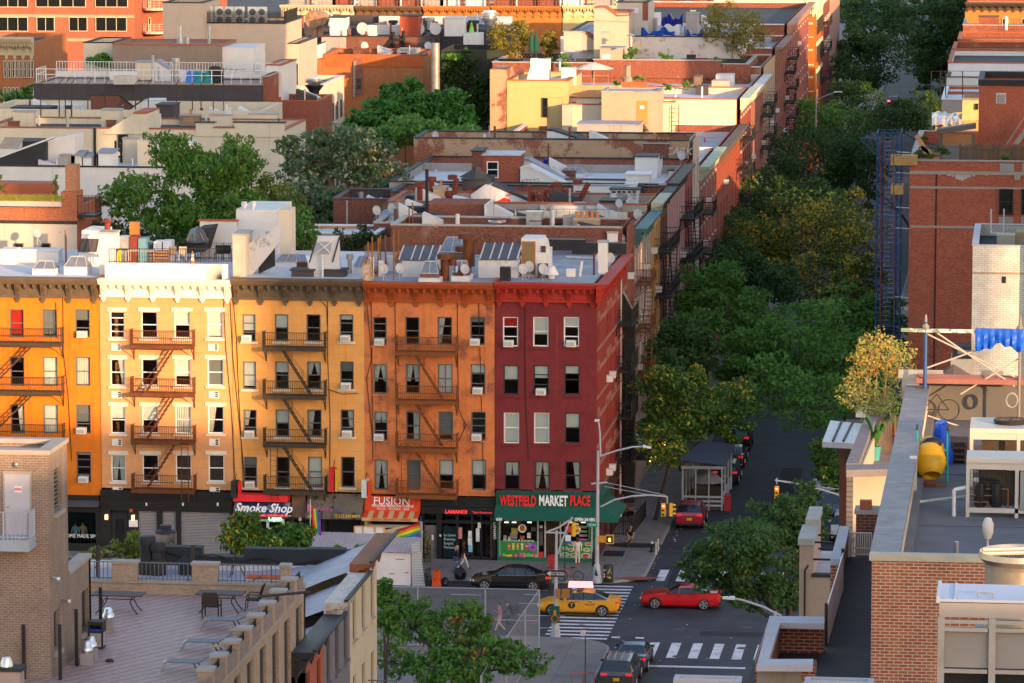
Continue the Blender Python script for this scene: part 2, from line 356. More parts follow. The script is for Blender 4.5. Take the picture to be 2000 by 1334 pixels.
# ---------------------------------------------------------------- ground
ASPH=M('asphalt',(.038,.040,.052),.75,.25,.5,spec=.35,blt=(.020,.021,.029),bs=.16,ba=(.48,.62),bump=.3)
M('asphalt_patch',(.03,.03,.034),.8,.2,.9)
PAVE=M('concrete_paving',(.20,.18,.172),.88,.14,.6,blt=(.12,.105,.1),bs=.5,ba=(.5,.78),grid=None)
M('road_paint',(.6,.6,.63),.7,.14,2,blt=(.12,.12,.14),bs=1.5,ba=(.54,.7))
M('kerb_stone',(.25,.235,.22),.85,.15,1)
M('iron_dark',(.02,.02,.022),.55,.15); M('iron_black',(.012,.012,.013),.5,.2,2); M('steel_grey',(.33,.34,.36),.45,.1,metal=.3); M('galvanised',(.42,.42,.43),.38,.18,2,metal=.7)
MB().poly([(-900,-500,-.16),(900,-500,-.16),(900,1500,-.16),(-900,1500,-.16)]).bd('ground',ASPH,kind='structure')
CW=3.5; CR=14.8; YF=-6.6; YN=-24.2
def paved(pts,name='pavement',z=0):
    b=MB(); n=len(pts); b.poly([(x,y,z) for x,y in pts]); b.bd(name,PAVE,kind='structure')
    k=MB()
    for (x0,y0),(x1,y1) in zip(pts,pts[1:]+pts[:1]):
        d=V((x1-x0,y1-y0,0)); 
        if d.length<.01: continue
        nrm=V((d.y,-d.x,0)).normalized()*.16
        k.pr([(x0,y0,-.155),(x1,y1,-.155),(x1,y1,z+.004),(x0,y0,z+.004)],-nrm)
    k.bd('kerb',MATS['kerb_stone'],kind='structure')
def arc(cx,cy,r,a0,a1,n=8): return [(cx+r*math.cos(R(a0+(a1-a0)*i/n)),cy+r*math.sin(R(a0+(a1-a0)*i/n))) for i in range(n+1)]
paved([(-110,YF)]+arc(CW-3.4,YF+3.4,3.4,-90,0)+[(CW,246),(-110,246)])
paved([(CR,246)]+arc(CR+3,YF+3,3,180,270)+[(140,YF),(140,246)])
paved([(-110,-230)]+[(CW,-230)]+arc(CW-3.2,YN-3.2,3.2,0,90)+[(-110,YN)])
paved([(140,YN)]+arc(CR+3,YN-3,3,90,180)+[(CR,-230),(140,-230)])
paved([(-110,274)]+[(CW,274),(CW,900),(-110,900)]); paved([(CR,274),(140,274),(140,900),(CR,900)])
mk=MB(); ZR=-.15
def strip(b,x0,y0,x1,y1,z=ZR): b.poly([(x0,y0,z),(x1,y0,z),(x1,y1,z),(x0,y1,z)])
for i in range(17):                                   # crosswalk over the avenue
    y=YF-.7-i*1.02; strip(mk,-.7+(.0 if i<16 else 1.6),y-.2,3.0,y+.2)
mk.bd('crosswalk_marking',MATS['road_paint'],kind='structure')
mk=MB()
for i in range(9): strip(mk,4.2+i*1.24,-5.1,4.75+i*1.24,-1.3)
for i in range(9): strip(mk,4.35+i*1.24,-28.6,4.9+i*1.24,-24.3)
strip(mk,3.9,-31.2,11.5,-30.75); strip(mk,3.0,-27.9,4.4,-27.7)
for x in (3.2,4.6): strip(mk,x,-23.3,x+.5,-22.9)
mk.bd('crosswalk_marking',MATS['road_paint'],kind='structure')
mk=MB()
for v,us in ((1161,((880,941),(1023,1057))),(1178,((885,932),(1013,1050))),(1201,((1010,1105),(820,930))),(1226,((1053,1082),)),(1152.5,((1036,1070),))):
    for a,b in us:
        p=at(a,v,Z=ZR); q=at(b,v,Z=ZR); strip(mk,p.x,p.y-.07,q.x,p.y+.07)
mk.bd('lane_marking',MATS['road_paint'],kind='structure')
pt=MB()
for u0,v0,u1,v1 in ((1176,1076,1222,1086),): 
    a=at(u0,v1,Z=.004);b=at(u1,v0,Z=.004); strip(pt,a.x,a.y,b.x,b.y,.004)
a=at(1240,1065,Z=.004); pt.poly([(a.x+.02+2.0*math.cos(t*pi/8)*.9,a.y+.9*math.sin(t*pi/8),.005) for t in range(16)])
pt.bd('cellar_hatch',MATS['iron_dark'],kind='structure')
tp=MB(); a=at(1235,1130,Z=.004); tp.poly([(a.x-1.2,a.y-.35,.006),(a.x+.9,a.y-.35,.006),(a.x+1.9,a.y+.75,.006),(a.x-.2,a.y+.75,.006)]); tp.bd('tactile_paving',M('tactile_red',(.22,.07,.06),.9),kind='structure')
jt=MB()                                                # paving joints
for x in (-9.6,-6.4,-3.2,0,1.75): strip(jt,x-.012,YF+.35,x+.012,-.02,.003)
for y in (-4.3,-2.1): strip(jt,-60,y-.012,3.2,y+.012,.0032)
for y in range(1,60,2): strip(jt,.02,y-.012,3.3,y+.012,.003)
strip(jt,1.75,-1,1.775,60,.0031)
for x in (-6,-3.5,-1,1.2): strip(jt,x-.012,-60,x+.012,YN-.3,.003)
for y in (-26.5,-29,-32,-35): strip(jt,-20,y-.012,3.2,y+.012,.0032)
jt.bd('pavement_joints',M('joint_dark',(.075,.07,.066),.95),kind='structure')
lt=MB()
for i in range(46):
    x=rnd.choice((rnd.uniform(3.6,4.3),rnd.uniform(3.6,4.3),rnd.uniform(4,14))); y=rnd.uniform(-30,14); a=rnd.uniform(.04,.13); lt.cbox((x,y,ZR+.02),(a,a*.7,.02),rz=rnd.uniform(0,3))
lt.bd('litter',M('litter_paper',(.45,.43,.4),.9,.4,9),kind='stuff')
mh=MB()
for u,v in ((1327,1229),(1343,1245),(1325,1282),(1250,1183),(1457,1225),(1450,1266)):
    c=at(u,v,Z=ZR+.003); mh.poly([(c.x+.36*math.cos(t*pi/8),c.y+.36*math.sin(t*pi/8),c.z) for t in range(16)])
mh.bd('manhole_cover',M('manhole_iron',(.045,.042,.045),.6,.2),kind='structure')
pt=MB()
for x0,y0,x1,y1 in ((-9,-12.4,-4.5,-10.9),(5,-14,6.1,2),(8.2,-22,13,-20.6),(-16,-19.5,-10,-18.3),(9.5,-2,11,40),(4.5,-40,6,-32)): strip(pt,x0,y0,x1,y1,-.157)
pt.bd('asphalt_patch',M('asphalt_new',(.019,.02,.026),.8,.2,.9),kind='structure'); pt=MB(); r2=random.Random(4)
for i in range(16):
    x,y=r2.uniform(-14,14),r2.uniform(-23,-7)
    for k in range(7): a=r2.uniform(-.5,.5) if i%2 else r2.uniform(1.1,2); X=x+math.cos(a)*.7; Y=y+math.sin(a)*.7; strip(pt,min(x,X)-.012,min(y,Y)-.012,max(x,X) if i%2 else min(x,X)+.012,min(y,Y)+.012 if i%2 else max(y,Y),-.154); x,y=X,Y
pt.bd('asphalt_cracks',MATS['asphalt_new'],kind='structure')
IRD=MATS['iron_dark']; IRB=MATS['iron_black']; WLT=M('white_letters',(.75,.75,.75),.6,.02)
# ---------------------------------------------------------------- the row of painted houses on the avenue
ST={'orange':M('orange_stucco',(.62,.17,.012),.85,.07,1.5,stk=(.48,.11,.012),sa=(.54,.75)),
 'peach':M('peach_ashlar',(.62,.295,.125),.85,.1,1.2,blt=(.55,.27,.11),ba=(.5,.75),stk=(.6,.27,.04),sa=(.66,.85),grid=(1.3,.62,.012,.75)),
 'yellow':M('yellow_ashlar',(.66,.305,.085),.85,.1,1.2,blt=(.62,.34,.12),ba=(.5,.7),stk=(.6,.22,.02),sa=(.57,.72),grid=(1.5,.62,.012,.78)),
 'terra':M('terracotta_stucco',(.57,.18,.058),.9,.18,1.1,blt=(.24,.08,.045),bs=.55,ba=(.5,.62),stk=(.38,.11,.03),sa=(.55,.75)),
 'red':M('oxblood_stucco',(.16,.022,.024),.85,.14,1.3,blt=(.13,.014,.018),bs=.6,ba=(.5,.66),stk=(.25,.06,.06),sa=(.64,.8)),
 'redbrick':brick('painted_red_brick',(.29,.034,.026),(.23,.028,.022),(.2,.035,.028),blt=(.36,.09,.07),ba=(.66,.85))}
CO={'brown':M('brown_cornice',(.105,.075,.048),.7,.2,2),'cream':M('cream_cornice',(.78,.72,.6),.7,.06,2,stk=(.6,.5,.36),sa=(.62,.9)),'rust':M('rust_cornice',(.33,.062,.012),.7,.15,2),'red':M('red_cornice',(.34,.022,.012),.65,.12,2)}
ROOFW=M('white_roof_coat',(.56,.54,.56),.7,.08,.5,blt=(.36,.34,.37),bs=.35,ba=(.5,.75)); ROOFG=M('grey_roof_coat',(.30,.30,.345),.7,.16,.6,blt=(.19,.19,.23),bs=.4,ba=(.48,.7)); ROOFD=M('tar_roof',(.045,.045,.05),.85,.2,.6,blt=(.09,.09,.1),bs=.4,ba=(.55,.75))
WALLW=M('white_stucco',(.64,.62,.6),.85,.07,1,stk=(.42,.38,.34),sa=(.6,.9),bump=.3); CREAM=M('cream_stucco',(.62,.53,.40),.9,.07,.8,stk=(.45,.36,.25),sa=(.58,.88),bump=.2)
BRK=brick('old_red_brick',(.27,.075,.04),(.19,.05,.03),(.30,.24,.2),blt=(.34,.2,.13),ba=(.57,.72)); BRD=brick('dark_brick',(.2,.07,.045),(.13,.045,.03),(.22,.18,.15),blt=(.3,.2,.14),ba=(.58,.75))
RUST=M('rusty_iron',(.12,.038,.014),.75,.3,3); BLACKFE=M('black_iron',(.016,.015,.016),.55,.2,3); BROWNFE=M('brown_iron',(.17,.055,.014),.7,.25,3); DKFE=M('dark_iron',(.05,.034,.022),.65,.25,3)
SHOP=M('black_shopfront',(.012,.012,.014),.4,.15); SHUT=M('grey_shutter',(.3,.28,.285),.5,.08,2)
PLINTH=M('stone_sill',(.62,.57,.48),.8,.08)
AC=[]
def ac_unit(mat=None):
    root=thing('air_conditioner',' ','air conditioner'); 
    BX(-.3,-.38,0,.3,.12,.4).box(-.26,-.41,.05,.26,-.381,.35).bd('casing',M('ac_white',(.7,.68,.64),.5,.06),root,lc=1)
    g=MB()
    for i in range(7): g.box(-.24,-.425,.075+i*.037,.24,-.411,.092+i*.037)
    g.bd('grille',M('ac_grille',(.25,.24,.23),.6),root,lc=1); return root
ACP=ac_unit(); AC_FIRST=[True]
def put_ac(p,rz,label,sc=1):
    if AC_FIRST[0]: AC_FIRST[0]=0; ACP.location=p; ACP.rotation_euler=(0,0,rz); ACP['label']=label; ACP['group']='window air conditioners'; ACP.scale=(sc,)*3; return ACP
    return dup(ACP,p,rz,label,scale=sc,group='window air conditioners')
FLOORS=['top','fourth','third','second']; COLN=['first','second','third','fourth']
FR=Side((0,0,0))
def front_house(name,label,u0,u1,cols,rows,cv,wallm,corm,fr,spec,colname,nb=6,sill=None,cas=None,roof=ROOFW,depth=17,acs={},zshop=None,street_side=0,topm=None,x1=None,cdep=.75):
    x0=at(u0,720,Y=0).x; x1=at(u1,720,Y=0).x if x1 is None else x1
    um=(cols[0][0]+cols[-1][1])/2; zt=at(um,cv[0],Y=-cdep).z; zcb=at(um,cv[1],Y=0).z; zs=at(um,zshop,Y=0).z
    r=thing(name,label,'building',((x0+x1)/2,0,0)); holes=[];sp=[]
    for i,(c0,c1) in enumerate(cols):
        for j,(t,b) in enumerate(rows):
            um=(c0+c1)/2+(0 if len(cols[0])<3 else 0); dv=(t-720)*.010
            a0=at(c0+dv,t,Y=0).x; a1=at(c1+dv,t,Y=0).x; z1=at(um,t,Y=0).z; z0=at(um,b,Y=0).z
            holes.append((a0,a1,z0,z1)); sp.append((i,j))
    mb=MB(); holed_wall(mb,FR,x0,x1,zs,zt-.05,holes)
    mb.box(x0,.3,0,x0+.3,depth,zt-.05); 
    if not street_side: mb.box(x1-.3,.3,0,x1,depth,zt-.05)
    mb.box(x0+.3,depth-.3,0,x1-.3,depth,zt-.4)
    mb.bd('wall',wallm,r)
    BX(x0+.31,-.0,zt-.28,x1-.31,depth-.31,zt-.1).bd('roof',roof,r)
    for h,(i,j) in zip(holes,sp):
        s=spec.get((j,i),{}); s=dict(s)
        kw=dict(fr=fr,blind=rnd.choice((0,.3,.5,.5,.7,.95)),sill=sill,sillm=PLINTH if sill==1 else wallm,cas=cas); kw.update(s); window(r,FR,*h,**kw)
        if (j,i) in acs:
            f=acs[(j,i)]; ax=h[0]+(h[1]-h[0])*f
            put_ac((ax,-.0,h[2]+.02),0,'white air conditioner in the %s window of the %s row of the %s house'%(COLN[i],FLOORS[j],colname))
    r['zr']=zt-.1; r['zt']=zt
    if cv: cornice(r,FR,x0+.03,x1-.03,zt,zcb,corm,nb,cdep)
    return r,x0,x1,zt,zs,holes
B=lambda b,**k:dict(blind=b,**k); C=lambda b,k=True,**q:dict(blind=b,curt=k,**q)
o=B(0)
H1,x10,x11,z1,zs1,h1=front_house('row_house','vivid orange four-window-row house with dark brown cornice at the left edge',-70,195,[(-45,-17),(19,47),(83,112),(147,176)],[(604,659),(697,754),(790,847),(883,942)],(543,581),ST['orange'],CO['brown'],'g',
  {(0,1):B(.9,bcol='red_curtain'),(0,2):B(.9,bcol='grey_blind'),(0,3):B(.4,bcol='grey_blind',rails=2),(1,1):B(.2,bcol='dark_cloth'),(1,2):B(.95),(1,3):C(.95),(2,1):C(.9,.9),(2,2):B(.95),(2,3):B(.6,bcol='grey_blind',rails=2),(3,3):B(.1,rails=3)},'orange',nb=6,acs={(0,3):.5,(2,3):.4,(3,3):.5},zshop=968,roof=ROOFW)
H2,x20,x21,z2,zs2,h2=front_house('row_house','peach house with a white cornice and white window lintels',196,454,[(215,244),(276,308),(341,372),(405,436)],[(608,661),(701,754),(793,847),(888,941)],(547,581),ST['peach'],CO['cream'],'w',
  {(0,0):B(.3,bcol='dark_cloth',rails=3),(0,1):o,(0,2):B(.5),(0,3):B(.92),(1,0):C(.95,.5),(1,1):o,(1,2):B(.65),(1,3):B(.98,bcol='grey_blind'),(2,0):B(.45),(2,1):B(.5),(2,2):C(.95,.95),(2,3):C(.95,.6),(3,0):C(.95,.8),(3,1):o,(3,2):B(.95,bcol='brown_blind'),(3,3):B(.95,bcol='brown_blind')},'peach',sill=1,cas=1,zshop=958,roof=ROOFW)
H3,x30,x31,z3,zs3,h3=front_house('row_house','yellow house with a dark brown cornice and white sills',455,711,[(474,500),(537,564),(599,627),(664,691)],[(614,667),(706,760),(800,853),(892,952)],(546,586),ST['yellow'],CO['brown'],'g',
  {(0,0):B(.6,rails=2),(0,1):B(.5),(0,2):o,(0,3):B(.2,rails=2),(1,0):B(.9),(1,1):B(.4),(1,2):C(.5,.5),(1,3):B(.3,bcol='grey_blind',rails=2),(2,0):C(.6,.7,rails=2),(2,1):B(.5),(2,2):C(.95,.5),(2,3):C(.7,.8,rails=2),(3,0):B(.3,rails=2,bcol='grey_blind'),(3,1):o,(3,2):B(.95),(3,3):C(.95,.4)},'yellow',sill=1,acs={(0,0):.35,(0,3):.45,(1,3):.45,(2,0):.5,(2,3):.5,(3,0):.5},zshop=962,roof=ROOFW)
H4,x40,x41,z4,zs4,h4=front_house('row_house','weathered terracotta house with rust-orange cornice and brown fire escape',711,966,[(729,756),(792,820),(855,884),(919,948)],[(619,674),(711,769),(804,860),(898,957)],(553,590),ST['terra'],CO['rust'],'g',
  {(0,0):C(.9,.4,rails=3),(0,1):C(.95,.3),(0,2):C(.95,.4,rails=2),(0,3):B(.2,bcol='grey_blind',rails=2),(1,0):C(.6,.5),(1,1):C(.6,.6),(1,2):B(.98,vert=1),(1,3):B(.3,rails=2),(2,0):C(.4,.9,rails=2),(2,1):C(.98,.95),(2,2):B(.8,bcol='grey_blind',rails=3),(2,3):B(.9,bcol='dark_cloth',rails=3),(3,0):C(.95,.6),(3,1):B(.95,bcol='grey_blind'),(3,2):B(.5),(3,3):B(.5)},'terracotta',sill=2,acs={(0,0):.5,(0,3):.35,(1,3):.5,(2,0):.4,(2,3):.4},zshop=970,roof=ROOFG)
H5,x50,x51,z5,zs5,h5=front_house('corner_house','dark red corner house above the green market awning',967,1164,[(983,1013),(1042,1072),(1102,1132)],[(619,677),(713,771),(806,866),(901,957)],(554,590),ST['red'],CO['red'],'d',
  {(0,0):B(.35,fr='w',rails=2,bcol='red_curtain'),(0,1):B(.6,fr='w'),(0,2):B(.35,fr='w',rails=2),(1,0):B(.5),(1,1):B(.45,rails=2),(1,2):B(.3),(2,0):B(.95,fr='w'),(2,1):B(.95,fr='w'),(2,2):B(.5),(3,0):C(.5,.9),(3,1):C(.98,.5),(3,2):C(.98,.6)},'red corner',nb=5,sill=2,acs={(0,0):.4,(0,2):.5,(1,1):.5},zshop=960,roof=ROOFG,street_side=True,x1=0,depth=19.6)
# through-wall vents under outer windows of the peach house
for i in (0,3):
    for j in range(4):
        h=h2[i*4+j]; b=MB(); xa=h[0]+.08; za=h[2]-.78
        b.box(xa,-.05,za,xa+.66,.02,za+.44)
        v=b.bd('vent_cover',M('vent_cream',(.72,.68,.6),.6),H2); g=MB()
        for k in range(3): g.box(xa+.42,-.062,za+.06+k*.13,xa+.6,-.052,za+.15+k*.13)
        g.bd('grille',IRD,v)
# fire escapes of the avenue houses
def lv(u,vs): return [at(u,v,Y=0).z for v in vs]
def xa(u): return at(u,720,Y=0).x
fire_escape(H1,FR,xa(-60),xa(126),lv(60,(666,761,853,947)),DKFE,1)
fire_escape(H2,FR,xa(262),xa(382),lv(320,(671,764,857,952)),RUST,1,drop=(xa(366),lv(366,(850,))[0],lv(366,(975,))[0]))
fire_escape(H3,FR,xa(520),xa(638),lv(580,(675,769,863,955)),DKFE,-1,drop=(xa(540),lv(540,(852,))[0],lv(540,(972,))[0]))
fire_escape(H4,FR,xa(778),xa(895),lv(840,(684,779,872,963)),BROWNFE,-1,drop=(xa(795),lv(795,(862,))[0],lv(795,(978,))[0]))
def wire(H,us,vs,rad=.022):
    MB().path([at(u,v,Y=-.05) for u,v in zip(us,vs)],rad,4).bd('cable',IRB,H)
for H,us,vs in ((H1,(121,123,124,133,140),(545,600,690,770,900)),(H1,(109,110,112),(590,640,660)),(H2,(437,441,452,460),(590,680,800,955)),(H2,(448,455,470,480),(560,700,850,960)),(H3,(456,462,466,476),(590,660,760,960)),(H3,(638,640,640,645,644),(548,600,700,820,950)),(H3,(625,638,640),(585,600,640)),(H3,(640,668,700),(760,770,768)),(H4,(716,722,726,716,728),(590,650,700,740,860)),(H4,(724,726,728),(555,640,900)),(H4,(771,773,776),(560,700,900)),(H4,(893,894,896,910,896),(556,700,800,830,862)),(H4,(935,938,945),(590,700,960)),(H5,(1025,1026,1032),(600,760,900))): wire(H,us,vs)
# ---------------------------------------------------------------- ground floor shops (parts of their houses)
def xz(u,v,y=0): p=at(u,v,Y=y); return p.x,p.z
def fbox(b,u0,v0,u1,v1,y0,y1,m=0):
    p=at(u0,v1,Y=y0);q=at(u1,v0,Y=y0); return b.box(p.x,y0,p.z,q.x,y1,q.z,m)
DG=M('shop_dark_glass',(.012,.013,.015),.08,.2,spec=.6)
def shop_base(H,x0,x1,zs,mat,inner=True):
    b=MB(); b.box(x0,.9,0,x1,1.0,zs); b.box(x0,0,zs-.001,x1,.9,zs+.1); b.bd('shop_back',DG,H)
# orange house: barber window
shop_base(H1,x10+.3,x11-.05,zs1,DG)
b=MB(); fbox(b,-60,968,193,976,-.15,.3); fbox(b,-60,991,193,996,-.05,.25); fbox(b,188,990,196,1098,-.02,.3); fbox(b,-60,1062,190,1098,-.02,.3); b.bd('shopfront',SHOP,H1)
b=MB(); p0=at(120,976,Y=-.1);p1=at(192,991,Y=-1.0); b.pr([(x10,-.1,p0.z),(x10,-1.0,p1.z),(x10,-.1,p1.z)],(x11-x10-.1,0,0)); b.bd('awning',M('charcoal_canvas',(.07,.07,.08),.9),H1)
fbox(MB(),-60,996,188,1062,.02,.05).bd('shop_window',glass('shop_glass',refl=.12,trans=.9),H1)
text('HANDSOME MADE SIMPLE',.34,(xz(151,1047)[0],-.0,xz(151,1047)[1]),WLT,H1,sx=.86)
# peach house: black front with shutters
b=MB(); fbox(b,196,962,453,968,-.34,.3); fbox(b,197,968,452,982,-.16,.3); fbox(b,196,982,453,987,-.26,.3); fbox(b,197,987,452,996,-.1,.3)
for u0,u1 in ((197,216),(251,270),(307,317),(344,353),(450,454)): fbox(b,u0,996,u1,1098,-.06,.3)
fbox(b,216,1002,251,1004,.0,.25); b.bd('shopfront',SHOP,H2)
shop_base(H2,x20,x21,zs2,DG)
for u0,u1 in ((270.5,306.5),(317.5,343.5),(353.5,449.5)):
    b=MB(); p=at(u0,1098,Y=0);q=at(u1,996,Y=0); n=34
    for i in range(n):
        z0=p.z+(q.z-p.z)*i/n; z1=p.z+(q.z-p.z)*(i+1)/n-.008; b.pr([(p.x,.14,z0),(p.x,.09,z0+.01),(p.x,.06,(z0+z1)/2),(p.x,.09,z1-.01),(p.x,.14,z1)],(q.x-p.x,0,0))
    b.bd('roller_shutter',SHUT,H2)
d=fbox(MB(),218,1005,249,1098,.1,.18).bd('door',M('black_door',(.018,.018,.02),.4),H2); fbox(MB(),226,1013,243,1060,.085,.1).bd('door_glass',DG,d)
fbox(MB(),219,983,249,1001,.02,.06).bd('transom',DG,H2)
for u,v in ((207,1012),(259,1013)):
    b=MB(); fbox(b,u-2.5,v-6,u+2.5,v+3,-.3,-.06); b.bd('wall_lantern',emis('lantern_glow',(1,.62,.28),.7),H2)
for u in (286,357,425): b=MB(); fbox(b,u-1.5,982,u+1.5,988,-.3,-.1); b.bd('spot_lamp',M('lamp_white',(.7,.7,.66),.4),H2)
fbox(MB(),252,1016,269,1029,-.09,-.061).bd('notice_board',M('paper_white',(.7,.69,.68),.8),H2); 
TU(at(256,997,Y=-.15),at(256,997,Y=-.06),.12,14).bd('alarm_bell',M('alarm_red',(.5,.03,.02),.4),H2)
# yellow house: two shops
shop_base(H3,x30,x31,zs3,DG)
b=MB(); fbox(b,455,1010,459,1098,-.05,.3); fbox(b,568,1010,574,1098,-.05,.3); fbox(b,704,1010,711,1098,-.05,.3); fbox(b,455,1006,711,1012,-.02,.3); fbox(b,630,1014,634,1098,-.02,.2); b.bd('shopfront',M('shop_black',(.02,.018,.018),.5),H3)
SW=M('white_door_frame',(.6,.6,.6),.5)
b=MB(); 
for u0,u1 in ((521,525),(551,555)): fbox(b,u0,1012,u1,1098,-.02,.1)
fbox(b,525,1016,551,1019,-.02,.1); fbox(b,459,1014,521,1017,-.02,.1); b.bd('door_frame',SW,H3)
text('Open',.38,(*xz(538,1012)[:1],-.12,xz(538,1012)[1]),emis('neon_green',(.2,.9,.3),2.5),H3,name='neon_sign')
for u,v,c in ((528,1036,(.7,.7,.7)),(536,1044,(.6,.1,.1)),(530,1058,(.7,.7,.72)),(472,1040,(.1,.5,.4)),(490,1046,(.6,.62,.65)),(500,1036,(.5,.3,.1)),(478,1056,(.65,.65,.6)),(586,1012,(.65,.63,.6))):
    fbox(MB(),u-3,v-5,u+3,v+5,-.03,-.018).bd('window_poster',M('poster_%d%d'%(u,v),c,.7),H3)
def awn(u0,u1,vt,vm,vb,dep,mat,H,val=.0,y0=-.12,ends=True,name='awning'):
    xl=at(u0,vm,Y=-dep).x; xr=at(u1,vm,Y=-dep).x; zt=at((u0+u1)/2,vt,Y=y0).z; zm=at((u0+u1)/2,vm,Y=-dep).z; zb=at((u0+u1)/2,vb,Y=-dep).z
    b=MB(); b.pr([(xl,y0,zt),(xl,-dep,zm),(xl,-dep,zb),(xl,-dep+.03,zb),(xl,-dep+.03,zm-.05),(xl,y0,zt-.25)],(xr-xl,0,0)); 
    return b.bd(name,mat,H),xl,xr,zt,zm,zb
RED1=M('sign_red',(.7,.02,.025),.6,.05)
fbox(MB(),455,968,562,979,-1.0,-.1).bd('awning_top',RED1,H3)
bl,_,_,_,_,_=awn(455,562,979,1004,1004.5,1.15,M('smoke_blue',(.04,.07,.22),.6,.35,2.2,blt=(.6,.64,.7),bs=.9,ba=(.53,.66)),H3)
aw2=fbox(MB(),455,1004.6,562,1009,-1.16,-1.1).bd('awning_valance',RED1,H3)
p=at(517,989,Y=-.66); text('Smoke Shop',.82,(p.x,-1.13,p.z-.05),WLT,H3,bold=.018,shear=.25,sx=.9,rx=R(62))
p=at(475,991,Y=-.66); lg=MB(); lg.la((0,0,0),[(.0,-.02),(1,-.02),(1,.02),(0,.02)],20); me=lg.mesh('emblem',M('emblem_red',(.5,.03,.03),.5)); lo=bpy.data.objects.new('emblem',me); COL.objects.link(lo); lo.parent=H3; lo.location=V((p.x,-1.05,p.z))-wloc(H3); lo.rotation_euler=(R(62),0,0); lo.scale=(.42,.2,1)
text('Liberty',.26,(p.x,-1.12,p.z),M('green_letters',(.1,.5,.2),.6),H3,shear=.2,bold=.006,rx=R(62)); 
for u,s in ((470,'CIGARETTES - CIGAR'),(527,'ACCESSORIES - GLASS PIPES - VAPE - E JUICE')):
    p=at(u+5,1007,Y=-1.17); text(s,.13,(p.x,-1.165,p.z),WLT,H3,sx=.95)
GA=M('soiled_grey_canvas',(.13,.105,.085),.9,.2,1,stk=(.02,.018,.016),sa=(.52,.62))
fbox(MB(),570,966,597,1010,-.2,.3).bd('shop_fascia',M('fascia_brown',(.2,.12,.08),.8,.2),H3)
_,_,_,_,_,_=awn(597,707,964,1001,1014,1.1,GA,H3)
PK=M('pink_letters',(.5,.12,.2),.7); p=at(606,992,Y=-.95); text('B',.62,(p.x,-1.13,p.z),PK,H3,bold=.02,rx=R(80)); 
p=at(628,995,Y=-1.0); text('ODYWORK',.29,(p.x,-1.13,p.z),PK,H3,sx=.95,rx=R(80)); p=at(660,996,Y=-1.0); text('Station',.33,(p.x,-1.13,p.z),M('blue_letters',(.12,.14,.3),.7),H3,rx=R(80))
p=at(679,1008.5,Y=-1.1); YL=M('yellow_letters',(.6,.42,.03),.6); text('T.212.247.8899',.26,(p.x,-1.12,p.z),YL,H3,bold=.006); p=at(606,1008.5,Y=-1.1); text('680',.22,(p.x,-1.12,p.z),YL,H3)
# terracotta house: cantina awning and black tapas front
shop_base(H4,x40,x41,zs4,DG)
OR=M('awning_orange',(.62,.06,.012),.7,.06,2); SAND=M('awning_sand',(.55,.36,.17),.8,.06)
b=MB(); fbox(b,712,1018,718,1098,-.1,.2); fbox(b,818,1018,825,1098,-.1,.2); fbox(b,712,1026,822,1030,-.06,.1); b.bd('shopfront',M('white_wood_post',(.45,.43,.38),.7),H4)
FUS=thing('shop_awning','orange awning lettered FUSION with a striped lower flap on the terracotta house','awning',(at(766,1000,Y=0).x,-.5,at(766,1018,Y=-1.3).z))
b=MB(); xl=at(712,998,Y=-.3).x;xr=at(821,998,Y=-.3).x; zt=at(766,969,Y=-.1).z; zm=at(766,998,Y=-.35).z; b.pr([(xl,-.06,zt),(xl,-.35,zm),(xl,-.06,zm)],(xr-xl,0,0)); b.bd('sign_panel',OR,FUS)
zb=at(766,1012,Y=-1.4).z; n=11; zf=at(766,1018,Y=-1.4).z
for i in range(n):
    a=xl+(xr-xl)*i/n; c=xl+(xr-xl)*(i+1)/n; e0=a-.06+(.12*i/n); e1=c-.06+.12*(i+1)/n
    PR([(a,-.36,zm),(c,-.36,zm),(c,-.36,zm-.04),(a,-.36,zm-.04)],(0,-1.05,zb-zm)).bd('stripe',OR if i%2==0 else SAND,FUS)
BX(xl,-1.46,zf,xr,-1.43,zb).bd('valance',SAND,FUS)
p=at(765,979,Y=-.2); text('FUSION',.68,(p.x,-.26,p.z),WLT,FUS,bold=.008,sx=1.0,rx=R(80)); p=at(767,988.3,Y=-.3); text('PERUVIAN MEXICAN CUISINE',.22,(p.x,-.31,p.z),WLT,FUS,bold=.004,sx=.93,rx=R(80)); p=at(768,994,Y=-.3); text('PISCO • TEQUILA • BAR',.2,(p.x,-.35,p.z),WLT,FUS,rx=R(80))
p=at(763,1015,Y=-1.45); text('LUNCH • BRUNCH • DINNER',.2,(p.x,-1.48,p.z),M('orange_letters',(.55,.07,.02),.7),FUS)
b=MB(); fbox(b,823,972,967,993,-.12,.3); fbox(b,823,993,967,1003,-.5,.3)
for u0,u1 in ((823,829),(853,863),(890,896),(920,924),(938,941),(960,971)): fbox(b,u0,1003,u1,1098,-.05,.3)
fbox(b,823,1018,967,1021,-.04,.25); fbox(b,863,1092,967,1098,-.05,.3); b.bd('shopfront',SHOP,H4)
RG=M('red_letters',(.62,.02,.03),.5,emit=((1,.05,.06),.25)); p=at(891,1000,Y=-.5); text('LAMANO!',.32,(p.x,-.52,p.z),RG,H4,bold=.012); p=at(942,1001,Y=-.5); text('Tapas Restaurant',.18,(p.x,-.52,p.z),RG,H4)
p=at(966,1037,Y=-.07); text('LAMANO',.26,(p.x,-.07,p.z),WLT,H4,ry=R(90))
